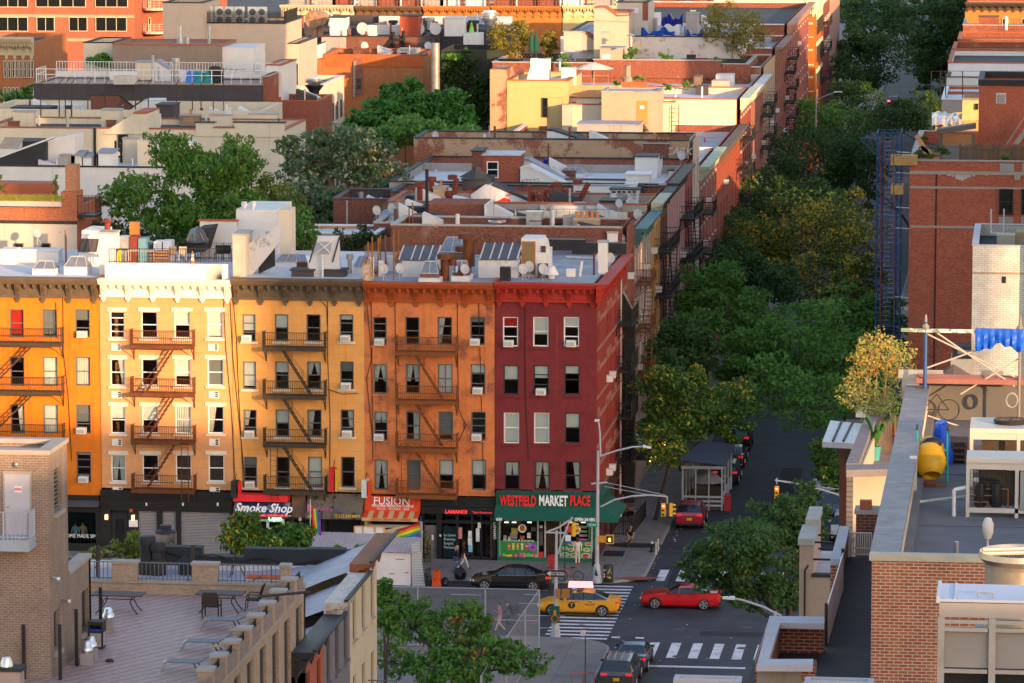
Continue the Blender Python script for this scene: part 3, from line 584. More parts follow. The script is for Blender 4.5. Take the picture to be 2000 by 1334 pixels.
for u,v,w_,h_,c in ((899,1041,7,22,(.55,.2,.18)),(918,1043,7,12,(.6,.6,.6)),(918,1057,8,14,(.25,.3,.55)),(919,1071,8,14,(.2,.45,.6)),(933,1045,7,26,(.6,.6,.6)),(936,1026,6,10,(.6,.6,.6)),(845,1050,4,10,(.55,.55,.5)),(860,1046,4,4,(.5,.5,.5))):
    fbox(MB(),u-w_/2,v-h_/2,u+w_/2,v+h_/2,-.065,-.051).bd('window_poster',M('poster%d'%u,c,.7,.25,9),H4)
b=MB(); fbox(b,829,1026,853,1090,.1,.16); b.bd('door',M('grey_door',(.12,.12,.13),.4),H4)
fbox(MB(),866,1028,890,1088,.02,.05).bd('door_glass',M('blue_black_glass',(.01,.02,.028),.1,.2),H4)
for i,s in enumerate(('La Lamano','Domingo','Sangria','Mariscos')): p=at(866.5,1045+i*8,Y=0); text(s,.22,(p.x,0,p.z),M('pale_letters',(.4,.55,.6),.5),H4,align='LEFT')
# red corner house: market
GRN=M('market_green',(.008,.085,.055),.75,.1,1.5); GRD=M('market_green_dark',(.006,.06,.035),.75,.1)
shop_base(H5,x50,0,zs5,DG)
b=MB(); fbox(b,968,1018,975,1098,-.05,.3); fbox(b,1158,1018,1165,1098,-.05,.3); fbox(b,975,1091,1160,1098,-.05,.3); b.bd('shopfront',M('green_post',(.01,.12,.06),.6),H5)
b=MB(); 
for u0,u1 in ((975,977),(1049,1052),(1063,1066),(1093,1096),(1154,1158)): fbox(b,u0,1018,u1,1092,-.03,.1)
fbox(b,977,1089,1049,1091,-.03,.1); fbox(b,1096,1089,1154,1091,-.03,.1); b.bd('window_frame',M('aluminium',(.5,.5,.5),.35,metal=.6),H5)
AWN=thing('shop_awning','green corner market awning lettered WESTFIELD MARKET PLACE on the red corner house','awning',(-3,-1,2.9))
x0=x50+.1; zt=at(1060,959,Y=-.06).z; z1a=at(1060,966,Y=-.5).z; z1b=at(1060,988,Y=-.55).z; z2=at(1060,1012,Y=-1.5).z; z3=at(1060,1018,Y=-1.5).z; D1=1.5
def ring(d,z): return [V((x0,-d,z)),V((d,-d,z)),V((d,4.2,z))]
def ringwall(mb,a,b):
    for i in range(2): mb.poly([a[i],a[i+1],b[i+1],b[i]])
    return mb
mb=MB(); A_=ring(.06,zt);B_=ring(.5,z1a);C_=ring(.52,z1b);D_=ring(1.5,z2);E_=ring(1.5,z3)
for p_,q_ in ((A_,B_),(C_,D_),(D_,E_)): ringwall(mb,p_,q_)
for r_ in (0,2): mb.poly([L_[r_] for L_ in (A_,B_,C_,D_,E_)]+[V((E_[r_].x if r_==0 else .06,-.06 if r_==0 else E_[r_].y,z3))])
mb.bd('canvas',GRN,AWN); ringwall(MB(),B_,C_).bd('fascia',GRD,AWN)
for s,u,m in (('WESTFIELD',1012,RED1),('MARKET',1080.5,WLT),('PLACE',1133,RED1)):
    p=at(u,979,Y=-.55); w_={'WESTFIELD':72,'MARKET':56,'PLACE':39}[s]/30.8; t=text(s,.9,(p.x,-.56,p.z),m,AWN,bold=.028,ext=.03); xs=[q.co.x for q in t.data.vertices]; t.scale=(w_/(max(xs)-min(xs)),1,1)
p=at(975,1014.5,Y=-1.51); text('606',.26,(p.x,-1.52,p.z),WLT,AWN,bold=.01); p=at(1142,1015,Y=-1.51); text('OPEN 24 HRS',.27,(p.x,-1.52,p.z),WLT,AWN,bold=.012,sx=.8); text('606',.24,(1.51,.6,(z2+z3)/2),WLT,AWN,rz=pi/2)
# display windows: printed films with glasses of juice and plates of food
GF=M('film_green',(.02,.22,.05),.5,.3,4); 
def film(u0,v0,u1,v1): fbox(MB(),u0,v0,u1,v1,-.02,-.005).bd('printed_film',GF,H5)
film(977,1057,1049,1090); film(1096,1057,1154,1090)
def disc(u,v,ru,rv,c,y=-.035,name='print'):
    p=at(u,v,Y=y); k=1/30.8; MB().poly([(p.x+ru*k*math.cos(t*pi/10),y,p.z+rv*k*math.sin(t*pi/10)) for t in range(20)]).bd(name,M('print_%d%d%d'%tuple(int(x*99) for x in c),c,.5,.3,14),H5)
for i,c in enumerate(((.6,.1,.02),(.65,.5,.08),(.62,.3,.03),(.6,.6,.2),(.55,.02,.05))):
    u=994+i*8.6; fbox(MB(),u-2,1066,u+2,1074,-.035,-.021).bd('print',M('juice%d'%i,c,.4,.2,9),H5); disc(u,1063,3,2.2,c); disc(u,1066.5,2.3,1,(.7,.68,.6),-.04)
for i in range(15): disc(979+i*4.8+rnd.uniform(-1,1),1086+rnd.uniform(-3,1),3.2,3,rnd.choice(((.6,.3,.02),(.5,.05,.03),(.55,.5,.05),(.25,.4,.04),(.3,.05,.3),(.6,.2,.25))),-.03-.001*i)
for u,c in ((1018,(.6,.1,.2)),(1024,(.55,.2,.3)),(1043,(.6,.05,.2))): fbox(MB(),u-2,1080,u+2,1089,-.05,-.046).bd('print',M('smoothie%d'%u,c,.4),H5)
disc(1040,1069,8,8,(.28,.08,.4),-.03); disc(1040,1069,3,3,(.1,.03,.3),-.036); disc(1034,1064,4,4,(.4,.15,.5),-.034); disc(1033,1086,7,4,(.12,.42,.06),-.05)
for u,v,r1 in ((1104,1071,6),(1116,1062,7),(1116,1074,7),(1104,1083,8),(1121,1084,8),(1144,1085,9.5),(1149,1063,6.5),(1146,1074,7),(1133,1063,5)):
    disc(u,v,r1,r1*.55,(.6,.58,.54),-.03); disc(u,v,r1*.75,r1*.38,rnd.choice(((.45,.2,.06),(.5,.3,.1),(.4,.1,.04),(.35,.4,.1))),-.036); disc(u-r1*.2,v-.6,r1*.35,r1*.2,(.5,.06,.03),-.042)
for u,v in ((1020,1032),(1126,1035)): disc(u,v,8.5,8.5,(.68,.68,.66),-.03); disc(u,v,5,6,(.4,.06,.03),-.036); disc(u+4,v+3,3,2,(.2,.4,.06),-.042)
p=at(1013,1055.5,Y=-.03); text('Fresh Juice & Smoothies',.2,(p.x,-.03,p.z),WLT,H5,shear=.2)
for u,v,w_,h_,c in ((1005,1037,12,10,(.5,.34,.06)),(1003,1047,14,10,(.2,.2,.2)),(986,1050,6,8,(.3,.3,.3)),(995,1052,5,7,(.5,.5,.45)),(1033,1046,7,10,(.6,.6,.6)),(1020,1050,8,6,(.4,.08,.05)),(1042,1034,10,8,(.1,.1,.1)),(1139,1030,14,4,(.35,.3,.25)),(1139,1038,16,4,(.3,.28,.2)),(1139,1046,16,4,(.25,.25,.25)),(1140,1054,16,3,(.5,.1,.4)),(1105,1050,10,6,(.3,.2,.1)),(1151,1040,3,30,(.1,.5,.1))):
    fbox(MB(),u-w_/2,v-h_/2,u+w_/2,v+h_/2,.35,.45).bd('shelf_stock',M('stock%d%d'%(u,v),c,.6,.3,12),H5)
for u,v,w_,h_,c in ((1057,1029,6,5,(.6,.6,.6)),(1057,1036,6,4,(.5,.05,.05)),(1057,1050,7,30,(.06,.06,.07)),(1057,1084,9,12,(.45,.02,.03))): fbox(MB(),u-w_/2,v-h_/2,u+w_/2,v+h_/2,-.02,.02).bd('door_sign',M('dsign%d%d'%(u,v),c,.6),H5)
fbox(MB(),1066,1020,1093,1090,.5,.55).bd('door_opening',M('warm_dark_interior',(.05,.028,.015),.8,.5,3),H5)
MATS['warm_light']=emis('warm_light',(1,.75,.45),1.2); b=MB()
for u in (985,1000,1030,1110,1135): fbox(b,u,1020,u+8,1021,.5,.6)
b.bd('ceiling_light',MATS['warm_light'],H5)
# ---------------------------------------------------------------- street side of the red corner house
SS=Side((0,0,0),True)
hz=[]; 
STONE=M('pink_stone_band',(.30,.125,.09),.85,.1)
zr=[(h[2],h[3]) for h in h5[:4]]
holes=[]
for z0,z1_ in zr:
    for a0,a1 in ((.45,1.25),(6.2,7.0),(8.0,8.8),(11.6,12.5),(15.4,16.2)): holes.append((a0,a1,z0,z1_))
mb=MB(); holed_wall(mb,SS,0.0,19.6,zs5,z5-.05,holes); mb.bd('wall',ST['redbrick'],H5)
holed_wall(MB(),SS,0,19.6,0,zs5,[(5,7,.8,3),(9,10.2,0,2.6),(12,15,.8,3)]).bd('wall',M('dark_base',(.06,.02,.02),.7,.2),H5)
for h in holes: window(H5,SS,*h,fr='d',blind=rnd.choice((0,.4,.9)))
b=MB()
for z0,z1_ in zr:
    SS.bx(b,0.002,19.6,-.02,.07,z0-.22,z0-.02); 
    ks=[0]+[x for h in ((.45,1.25),(6.2,7.0),(8.0,8.8),(11.6,12.5),(15.4,16.2)) for x in h]+[19.6]
    for a0,a1 in ((.3,1.4),(6.0,7.2),(7.8,9.0),(11.4,12.7),(15.2,16.4)): SS.bx(b,a0,a1,-.02,.06,z1_+.02,z1_+.3)
    for a0,a1 in ((1.4,6.0),(9.0,11.4),(12.7,15.2),(16.4,19.6)): SS.bx(b,a0+.003,a1-.003,-.02,.055,z1_-.42,z1_-.12)
    for a0,a1 in ((.3,.45),(1.25,1.4),(6.0,6.2),(7.0,7.2),(7.8,8.0),(8.8,9.0),(11.4,11.6),(12.5,12.7),(15.2,15.4),(16.2,16.4)): SS.bx(b,a0+.004,a1-.004,-.02,.058,z1_-.42,z1_+.021)
b.bd('stone_band',STONE,H5)
cornice(H5,SS,-.7,16.8,z5,z5-1.2,CO['red'],9,.75,panels=0)
fire_escape(H5,SS,12.6,17.4,[z0-.1 for z0,_ in zr],BLACKFE,1,dp=1.0,stair=True)
dz=z5-.4; dm=M('black_duct',(.03,.033,.036),.35,.2,2,metal=.4); b=MB()
b.cbox((.45,17.6,7.2),(.7,.9,12.5)); b.cbox((.2,17.2,14.2),(.7,.9,2.6),ry=R(-28)); b.cbox((-1.6,17.2,dz+.75),(3.6,.8,.7)); b.cbox((-4.6,17.2,dz+1.0),(4.2,.75,.6)); b.bd('exhaust_duct',dm,H5)
b=MB(); b.tu((.12,14.6,2),(.12,14.6,z5-.6),.07,8); b.bd('drain_pipe',M('pipe_grey',(.4,.38,.38),.5),H5)
for z0,_ in (zr[1],zr[3]):
    for y in (6.6,8.4): put_ac((0,y,z0+.02),pi/2,'white air conditioner on the red corner house street side, %s window, %s row'%('nearer' if y<7 else 'farther','third' if z0==zr[1][0] else 'lowest'))
# ---------------------------------------------------------------- roofs and houses behind
TERC=M('terracotta_coping',(.36,.095,.04),.8,.15,2); STONEC=M('stone_coping',(.36,.33,.3),.85,.12,1); BLKC=M('black_coping',(.03,.03,.033),.7,.2)
WHITEC=M('white_coping',(.62,.6,.6),.6,.08); GREYST=M('grey_stucco',(.33,.30,.28),.9,.1,.8,stk=(.2,.18,.17),sa=(.55,.85)); BEIGE=M('beige_stucco',(.46,.38,.31),.9,.06,1,bump=.3); TAN=M('tan_stucco',(.40,.30,.22),.9,.06,1,bump=.25)
BROWNST=M('brown_stucco',(.25,.185,.15),.9,.08,1,stk=(.16,.11,.09),sa=(.6,.85)); DARKW=M('dark_grey_wall',(.060,.052,.056),.85,.15,.7); BLACKW=M('black_tar_wall',(.028,.029,.033),.8,.25,1.2,blt=(.2,.19,.19),bs=.8,ba=(.68,.74)); WORNW=M('worn_white_wall',(.56,.54,.53),.85,.1,.8,blt=(.13,.125,.13),bs=.7,ba=(.55,.68))
SALM=brick('salmon_brick',(.36,.115,.065),(.31,.095,.055),(.33,.2,.15)); ORBR=brick('orange_brick',(.42,.14,.045),(.36,.11,.035),(.5,.36,.22),blt=(.45,.26,.13),ba=(.56,.75)); PEEL=brick('peeling_brick',(.27,.085,.045),(.2,.06,.035),(.4,.33,.26),blt=(.40,.27,.17),ba=(.47,.53),bs=.28)
PIPEW=M('white_pipe',(.6,.6,.6),.5,.1); TIN=M('tin_pipe',(.4,.4,.4),.4,.2,3,metal=.6); RUSTP=M('rust_red_pipe',(.17,.035,.018),.7,.3,4); DISH=M('dish_grey',(.42,.41,.41),.5,.1)
WOODF=M('weathered_wood',(.18,.125,.085),.9,.2,2,stk=(.09,.065,.05),sa=(.5,.8)); WOODN=M('new_wood',(.5,.3,.15),.8,.15,2)
def block(name,label,u0,u1,vt,Y,dy,mat,zb=0,roof=None,par=.5,cope=None,cat='building',x0=None,x1=None,zt=None,group=None,front=True,back=True,right=True,ct=.1,co=.06):
    x0=at(u0,vt,Y=Y).x if x0 is None else x0; x1=at(u1,vt,Y=Y).x if x1 is None else x1; zt=at((u0+u1)/2,vt,Y=Y).z if zt is None else zt
    r=thing(name,label,cat,((x0+x1)/2,Y+dy/2,zb),group); t=.3; b=MB()
    b.box(x0,Y,zb,x1,Y+t,zt); b.box(x0,Y+dy-t,zb,x1,Y+dy,zt); b.box(x0,Y+t,zb,x0+t,Y+dy-t,zt)
    if right: b.box(x1-t,Y+t,zb,x1,Y+dy-t,zt)
    b.bd('wall',mat,r)
    BX(x0+t+.001,Y+t+.001,zt-par-.2,x1-(t if right else 0)-.001,Y+dy-t-.001,zt-par).bd('roof',roof or ROOFG,r)
    if cope:
        c=MB(); e=co
        c.box(x0-e,Y-e,zt+.003,x1+e,Y+t+e,zt+ct); 
        if back: c.box(x0-e,Y+dy-t-e,zt+.003,x1+e,Y+dy+e,zt+ct)
        c.box(x0-e,Y+t+e+.002,zt+.003,x0+t+e,Y+dy-t-e-.002,zt+ct)
        if right: c.box(x1-t-e,Y+t+e+.002,zt+.003,x1+e,Y+dy-t-e-.002,zt+ct)
        c.bd('coping',cope,r)
    r['zr']=zt-par; r['zt']=zt; r['x0']=x0; r['x1']=x1; r['y0']=Y; r['y1']=Y+dy; return r
def zr(r): return r['zr']
def rbox(r,u0,u1,vt,vb,dep,mat,name='bulkhead',top=None,Y=None,slope=0,ov=.1,zb=None):
    if Y is None: Y=at((u0+u1)/2,vb,Z=zr(r)).y
    x0=at(u0,vt,Y=Y).x;x1=at(u1,vt,Y=Y).x; zt=at((u0+u1)/2,vt,Y=Y).z; z0=zr(r)-.05 if zb is None else zb; b=MB()
    b.pr([(x0,Y,z0),(x0,Y,zt),(x0,Y+dep,zt+slope),(x0,Y+dep,z0)],(x1-x0,0,0)); o=b.bd(name,mat,r)
    if top: PR([(x0-ov,Y-ov,zt+.004),(x0-ov,Y-ov,zt+.09),(x0-ov,Y+dep+ov,zt+slope+.09),(x0-ov,Y+dep+ov,zt+slope+.004)],(x1-x0+2*ov,0,0)).bd('roof_cap',top,o)
    o['y']=Y; return o
def wedge(r,pts,dep,mat,vb=None,Y=None,name='stair_bulkhead',edge=None):
    if Y is None: Y=at(pts[0][0],vb,Z=zr(r)).y
    P=[at(u,v,Y=Y) for u,v in pts]; o=PR(P,(0,dep,0)).bd(name,mat,r)
    if edge:
        b=MB()
        for i in edge[1]:
            a,c=P[i],P[(i+1)%len(P)]; d=(c-a).normalized(); n=V((-d.z,0,d.x)); n=n if n.z>0 else -n
            b.pr([a+V((0,-.08,0))+n*.004,c+V((0,-.08,0))+n*.004,c+V((0,-.08,0))+n*.13,a+V((0,-.08,0))+n*.13],(0,dep+.16,0))
        b.bd('roof_cap',edge[0],o)
    return o
def pipe(r,u,vb,vt,rad=.08,mat=None,cap=None,Z=None,name='vent_pipe',lean=0):
    z=zr(r) if Z is None else Z; p=at(u,vb,Z=z); q=at(u,vt,Y=p.y); b=TU((p.x,p.y,p.z-.05),(p.x+lean,p.y,q.z),rad,10)
    if cap=='hat': b.la((p.x,p.y,q.z),[(rad*.5,.0),(rad*.5,.1),(rad*2.3,.1),(0.02,.1+rad*1.6)],10)
    if cap=='drum': b.la((p.x,p.y,q.z),[(rad*1.1,-.12),(rad*1.8,-.1),(rad*1.8,.22),(rad*1.2,.26)],12)
    if cap=='cone': b.la((p.x,p.y,q.z),[(rad,0),(rad*2.2,-.3),(rad*1.0,.25)],10)
    return b.bd(name,mat or PIPEW,r,smooth=1)
def chim(r,u0,u1,vt,vb,mat,pots=0,Z=None,cap=STONEC,dep=None):
    z=zr(r) if Z is None else Z; p=at((u0+u1)/2,vb,Z=z); x0=at(u0,vb,Y=p.y).x;x1=at(u1,vb,Y=p.y).x; zt=at(u0,vt,Y=p.y).z; d=dep or min(.9,(x1-x0))
    o=BX(x0,p.y,z-.05,x1,p.y+d,zt).bd('chimney',mat,r); BX(x0-.06,p.y-.06,zt+.002,x1+.06,p.y+d+.06,zt+.12).bd('chimney_cap',cap,o)
    for i in range(pots):
        x=x0+(x1-x0)*(i+.5)/pots; LA((x,p.y+d/2,zt+.12),[(.13,0),(.1,.34),(.13,.36),(.13,.42)],10).bd('chimney_pot',M('clay_pot',(.5,.2,.07),.8,.15,3),o)
    return o
def dish(r,u,v,rad=.32,Z=None,face=(.35,-.9,.35)):
    z=zr(r) if Z is None else Z; p=at(u,v,Z=z); b=MB(); h=.75; c=p+V((0,0,h)); b.tu(p,c,.025,6)
    d=V(face).normalized(); x=V((0,0,1)).cross(d).normalized(); y=d.cross(x); vs=[];n=14
    for k,(rr,o) in enumerate(((0.02,-.08),(.6,-.05),(1,.02))): vs+=[c+d*(o+.1)+x*rad*rr*.85*math.cos(2*pi*i/n)+y*rad*rr*math.sin(2*pi*i/n) for i in range(n)]
    b.add(vs,[(k*n+i,k*n+(i+1)%n,(k+1)*n+(i+1)%n,(k+1)*n+i) for k in range(2) for i in range(n)]); b.tu(c+d*.05-y*rad,c+d*.5-y*.1,.015,4); b.cbox(c+d*.5-y*.1,(.08,.08,.08)); 
    for a in (-.25,.25): b.tu(p+V((a,.2,0)),p+V((0,0,.5)),.014,4)
    return b.bd('satellite_dish',DISH,r,smooth=1)
def fan(r,u,vb,vt,rad,base=None,Z=None,stand=.0):
    z=zr(r) if Z is None else Z; p=at(u,vb,Z=z); zt=at(u,vt,Y=p.y).z; h=(zt-z); k=h-stand
    o=LA((p.x,p.y,z+stand),[(rad*.62,0),(rad*.7,.28*k),(rad*.95,.34*k),(rad,.5*k),(rad*.8,.55*k),(rad*.82,.6*k),(rad*.98,.64*k),(rad*.98,.8*k),(rad*.75,.86*k),(rad*.72,.98*k),(rad*.4,1.0*k)],20).bd('exhaust_fan',M('spun_aluminium',(.62,.62,.62),.3,.08,3,metal=.85),r,smooth=1)
    if stand: LA((p.x,p.y,z-.05),[(rad*.5,0),(rad*.55,stand*.5),(rad*1.0,stand*.95),(rad*1.0,stand+.05)],4).bd('fan_curb',base or RUSTP,o)
    return o
def sky_l(r,u0,u1,vt,vb,mat=None,kind='ridge',dep=1.6,Z=None):
    z=zr(r) if Z is None else Z; p=at((u0+u1)/2,vb,Z=z); x0=at(u0,vb,Y=p.y).x;x1=at(u1,vb,Y=p.y).x; zt=at(u0,vt,Y=p.y).z; h=zt-z; kb=z+h*.45
    o=BX(x0,p.y,z-.05,x1,p.y+dep,kb).bd('skylight',mat or WALLW,r); g=MB(); f=MB(); y0=p.y;y1=p.y+dep; xm=(x0+x1)/2; ym=(y0+y1)/2; i=min(.3,(x1-x0)*.2)
    A=[V((x0,y0,kb+.01)),V((x1,y0,kb+.01)),V((x1,y1,kb+.01)),V((x0,y1,kb+.01))]; T=[V((x0+i,ym,zt)),V((x1-i,ym,zt))]
    if kind=='lean': T=[V((x0,y1,zt)),V((x1,y1,zt))]
    g.poly([A[0],A[1],T[1],T[0]]); g.poly([A[1],A[2],T[1]]); g.poly([A[2],A[3],T[0],T[1]]); g.poly([A[3],A[0],T[0]])
    g.bd('glazing',M('skylight_glass',(.16,.18,.22),.2,.2,2,spec=.6),o)
    n=max(2,int((x1-x0)/.55))
    for k in range(n+1):
        a=A[0].lerp(A[1],k/n); b_=T[0].lerp(T[1],k/n); f.tu(a,b_,.035,4)
    f.tu(A[0],A[1],.04,4); f.tu(T[0],T[1],.05,4); f.bd('glazing_bar',M('bar_grey',(.4,.38,.36),.6,.2,4),o); return o
def rlg(r,pts,h=1.0,mat=None,gap=.25,name='railing',rad=.02,rails=(1,.1)):
    b=MB()
    for p,q in zip(pts,pts[1:]):
        p=V(p);q=V(q); 
        for k in rails: b.tu(p+V((0,0,h*k)),q+V((0,0,h*k)),rad,4)
        n=max(1,int((q-p).length/gap))
        for i in range(n+1): c=p.lerp(q,i/n); b.tu(c,c+V((0,0,h)),rad*(1.2 if i%6==0 else .6),4,caps=0)
    return b.bd(name,mat or BLACKFE,r)
def flat(r,sdY,u0,u1,v0,v1,mat,name,out=.03,th=.12,y=None):
    p=at(u0,v1,Y=sdY-out);q=at(u1,v0,Y=sdY-out); return BX(p.x,sdY-out,p.z,q.x,sdY-out+th,q.z).bd(name,mat,r)
def wfront(r,Y,u0,u1,vt,vb,fr='d',**k):
    p=at(u0,vb,Y=Y);q=at(u1,vt,Y=Y); sd=Side((0,Y-.26,0)); o=window(r,sd,p.x,q.x,p.z,q.z,fr,rec=.1,**k); BX(p.x,Y-.04,p.z,q.x,Y+.01,q.z).bd('window_back',M('window_dark',(.015,.016,.018),.3),r); return o
# ---- houses along the side street, front to back
def yu(u): return at(u,300,X=0).y
STREET=[ # u0,u1, roof pixel, wall, cornice, windows per row, label
 (1213,1240,(1236,428),BRK,None,2,'narrow brick street house right behind the red corner house'),
 (1240,1272,(1262,437),M('greige_paint',(.36,.25,.2),.85,.1),M('teal_cornice',(.05,.13,.135),.7,.15),6,'greige street house with a dark teal cornice end'),
 (1272,1290,(1284,398),M('mustard_paint',(.5,.28,.085),.85,.1),M('pale_green_cornice',(.4,.38,.28),.8,.15),4,'mustard street house with pale cornice, beside the greige one'),
 (1290,1304,(1297,385),BRD,BLKC,3,'dark brick street house between the mustard and pink houses'),
 (1304,1338,(1322,352),M('pink_paint',(.52,.26,.22),.85,.08),M('black_green_cornice',(.055,.045,.03),.7,.3,3),7,'pink street house with a black bracketed cornice'),
 (1338,1353,(1346,330),M('deep_red_paint',(.27,.045,.04),.85,.12),None,3,'narrow deep red street house beyond the pink house'),
 (1353,1366,(1358,280),M('pale_cream_paint',(.52,.40,.3),.85,.1),None,2,'tall cream and red street house with brick party wall'),
 (1366,1400,(1383,320),M('rose_brick',(.24,.06,.04),.85,.15,2),M('sage_cornice',(.36,.4,.3),.8,.15),6,'rose brick street house with sage cornice'),
 (1400,1445,(1428,275),M('orange_red_paint',(.27,.06,.028),.85,.15,2),M('cornice_darkwood',(.12,.08,.06),.8,.2),8,'long orange-red street house with grey sloped roof'),
 (1445,1466,(1456,192),M('brick_red_paint',(.24,.055,.032),.85,.15,2),M('palegreen_cornice',(.5,.52,.4),.8,.12),5,'brick street house ending in the big cream wall'),
 (1466,1490,(1480,168),M('salmon_paint',(.29,.11,.075),.85,.12,2),M('white_cornice',(.6,.56,.5),.8,.1),6,'salmon street house with white roof'),
 (1490,1512,(1502,128),M('sandy_paint',(.45,.3,.19),.85,.12,2),None,5,'sandy street house with worn cornice'),
 (1512,1535,(1527,88),M('rust_red_paint',(.26,.085,.05),.85,.12,2),M('cornice_rustic',(.25,.14,.1),.8,.2),6,'rust red street house below the orange corner block'),
 (1535,1577,(1556,36),M('plum_brick',(.23,.07,.06),.85,.12,2),M('plum_band',(.4,.2,.15),.8,.1),9,'plum brick street house touching the orange corner block')]
SH=[]
for n,(u0,u1,rp,wm,cm,nw,lab) in enumerate(STREET):
    y0=yu(u0) if n else 19.7; y1=yu(u1)-.02; zt=at(rp[0],rp[1],X=.5).z
    if n in (0,): zt=at(1236,428,X=0).z
    x0=(-16,-17,-19,-20,-21,-21)[n] if n<6 else -22.5
    if n==6: x0=at(808,285,Y=y0).x
    if n in (7,8): x0=-20
    if n>=9: x0=-19.5
    r=block('street_house',lab,0,0,0,y0,y1-y0,{5:BRK,6:PEEL,0:BRD,3:BRK}.get(n,CREAM if n==9 else GREYST if n in(2,4) else WALLW if n in(7,10) else BRK),x0=x0,x1=-.35,zt=zt-.15,roof=(ROOFG,ROOFG,ROOFG,ROOFW,ROOFW,ROOFW,ROOFG,ROOFW,ROOFG,ROOFW,ROOFW,ROOFD,ROOFG,ROOFD)[n],cope={0:STONEC,6:BLKC,9:TERC,1:None,2:TERC,3:BLKC,4:BLKC,5:BLKC}.get(n,WHITEC),right=0,back=n not in(4,),par=.6)
    sd=Side((0,0,0),True); L=y1-y0; holes=[]; m=nw
    for k in range(5):
        z1=zt-2.0-k*3.25; 
        if z1<5: break
        for i in range(m): a=y0+L*(i+.5)/m; ww=min(.95,L/m*.52); holes.append((a-ww/2,a+ww/2,z1-1.75,z1))
    b=MB(); holed_wall(b,sd,y0,y1,0,zt-.05,holes,rev=.2); SS.bx(b,y0,y1,-.35,-.3,0,zt-.05); b.bd('street_wall',wm,r)
    for h in holes:
        if h[2]>6: window(r,sd,*h,fr=('d','w','g')[n%3],blind=rnd.choice((0,.3,.6,.95)),rec=.06)
    if n>=6:
        b=MB()
        for h in holes: SS.bx(b,h[0]-.12,h[1]+.12,0,.07,h[3]+.02,h[3]+.25); SS.bx(b,h[0]-.12,h[1]+.12,0,.07,h[2]-.16,h[2]-.02)
        b.bd('window_trim',M('trim_cream',(.5,.4,.32),.8,.1) if n%2 else wm,r)
    if cm: cornice(r,sd,y0+.05,y1-.05,zt,zt-1.1,cm,max(3,int(L/1.6)),.85,panels=0,top=None)
    if nw>=3 and n!=6: 
        k=min(L*.6,4.2); lv_=[zt-2.0-1.75-q*3.25-.1 for q in range(3)]
        fire_escape(r,sd,y0+(.3 if n%2 else L-k-.5),y0+(.3+k if n%2 else L-.5),lv_,(BROWNFE if n==1 else BLACKFE),1 if n%2 else -1,dp=1.1,nbar=.2,stair=n<7 or n==11)
    for q in range(1 if n in(0,3,5,6) else 3):
        h=holes[min(len(holes)-1,(q*5+n*3)%len(holes))]
        if h[2]>7: put_ac((0,(h[0]+h[1])/2,h[2]+.02),pi/2,None).__setitem__('label','white air conditioner sticking out of the '+lab[:lab.index('house')+5]); 
    SH.append(r)
ACLAB={}
for o_ in list(COL.objects):
    if o_.name.startswith('air_conditioner') and o_.get('label'): ACLAB.setdefault(o_['label'],[]).append(o_)
for l_,os_ in ACLAB.items():
    if len(os_)>1:
        os_.sort(key=lambda o:(-o.location.z,o.location.y))
        for k_,o_ in enumerate(os_): o_['label']=(('highest','second','lowest')[k_]+' '+l_).replace('sticking out of','on')
# pale bands of the plum house and other trim are in the wall; roof furniture of the near street houses follows
A_,BB,CC,DD,EE,E2,FF_,G_,GH,HH,II,JJ,KK,LL=SH
def on(r,**k): return r
# A: rear brick behind the terracotta and red houses
chim(A_,1120,1170,430,452,PEEL,5)
fan(A_,971,452,436,.6,stand=.9)
chim(A_,1000,1011,427,455,BRD); pipe(A_,1080,448,410,.12,PIPEW)
rbox(BB,832,944,399,440,4.2,BRK,cap if False else 'bulkhead')
rbox(BB,946,950,400,452,4,WHITEC,'door_frame')
rbox(BB,1010,1225,414,432,.35,CREAM,'parapet_wall')
rlg(BB,[at(1010,436,Z=zr(BB)),at(1215,436,Z=zr(BB))],1.0,DKFE,.9)
chim(CC,846,871,368,400,M('chimney_ochre',(.45,.28,.17),.9,.12),1,dep=1.4)
for u,vb,vt,k in ((820,402,362,0),(843,398,352,0),(884,398,348,.3),(878,400,380,0)): pipe(CC,u,vb,vt,.2,RUSTP,'drum',lean=k)
rbox(CC,903,955,352,392,3.5,DARKW,top=ROOFD,ov=.12); p_=zr(CC); LA((at(925,352,Y=at(925,392,Z=p_).y).x,at(925,392,Z=p_).y+1.5,at(925,350,Y=at(925,392,Z=p_).y).z),[(1.3,0),(.35,.55),(.3,.75),(.05,.8)],4).bd('roof_vent',ROOFD,CC)
yy=at(925,392,Z=p_).y; text('ZAZ',.62,(at(926,378,Y=yy).x,yy-.02,at(926,378,Y=yy).z),M('spray_red',(.7,.02,.015),.6),CC,name='graffiti',bold=.005,shear=.15)
wedge(CC,[(920,395),(920,380),(945,362),(960,362),(1052,402),(1052,416),(945,416)],2.2,WALLW,Y=yy-1,edge=(ROOFD,(3,)))
b=MB(); P=[at(u,v,Y=yy-1.03) for u,v in ((968,394),(985,386),(996,390),(998,408),(985,402))]; b.pr(P,(0,.02,0)); 
for u,v in ((988,384),(995,382)): b.tu(at(u,v,Y=yy-1.03),at(u+5,v-5,Y=yy-1.03),.06,4)
b.bd('graffiti',MATS['spray_red'],CC)
rbox(CC,1055,1170,402,416,.8,WORNW,'parapet_wall'); rbox(CC,1172,1217,394,415,2.2,BLACKW,'bulkhead',top=BLKC)
for u,vb,vt,l in ((1041,400,380,0),(1054,402,385,0),(1072,400,375,-.5),(1088,398,362,-.6),(1106,398,376,0),(1128,398,357,.8)): pipe(CC,u,vb,vt,.2,RUSTP,'drum',lean=l)
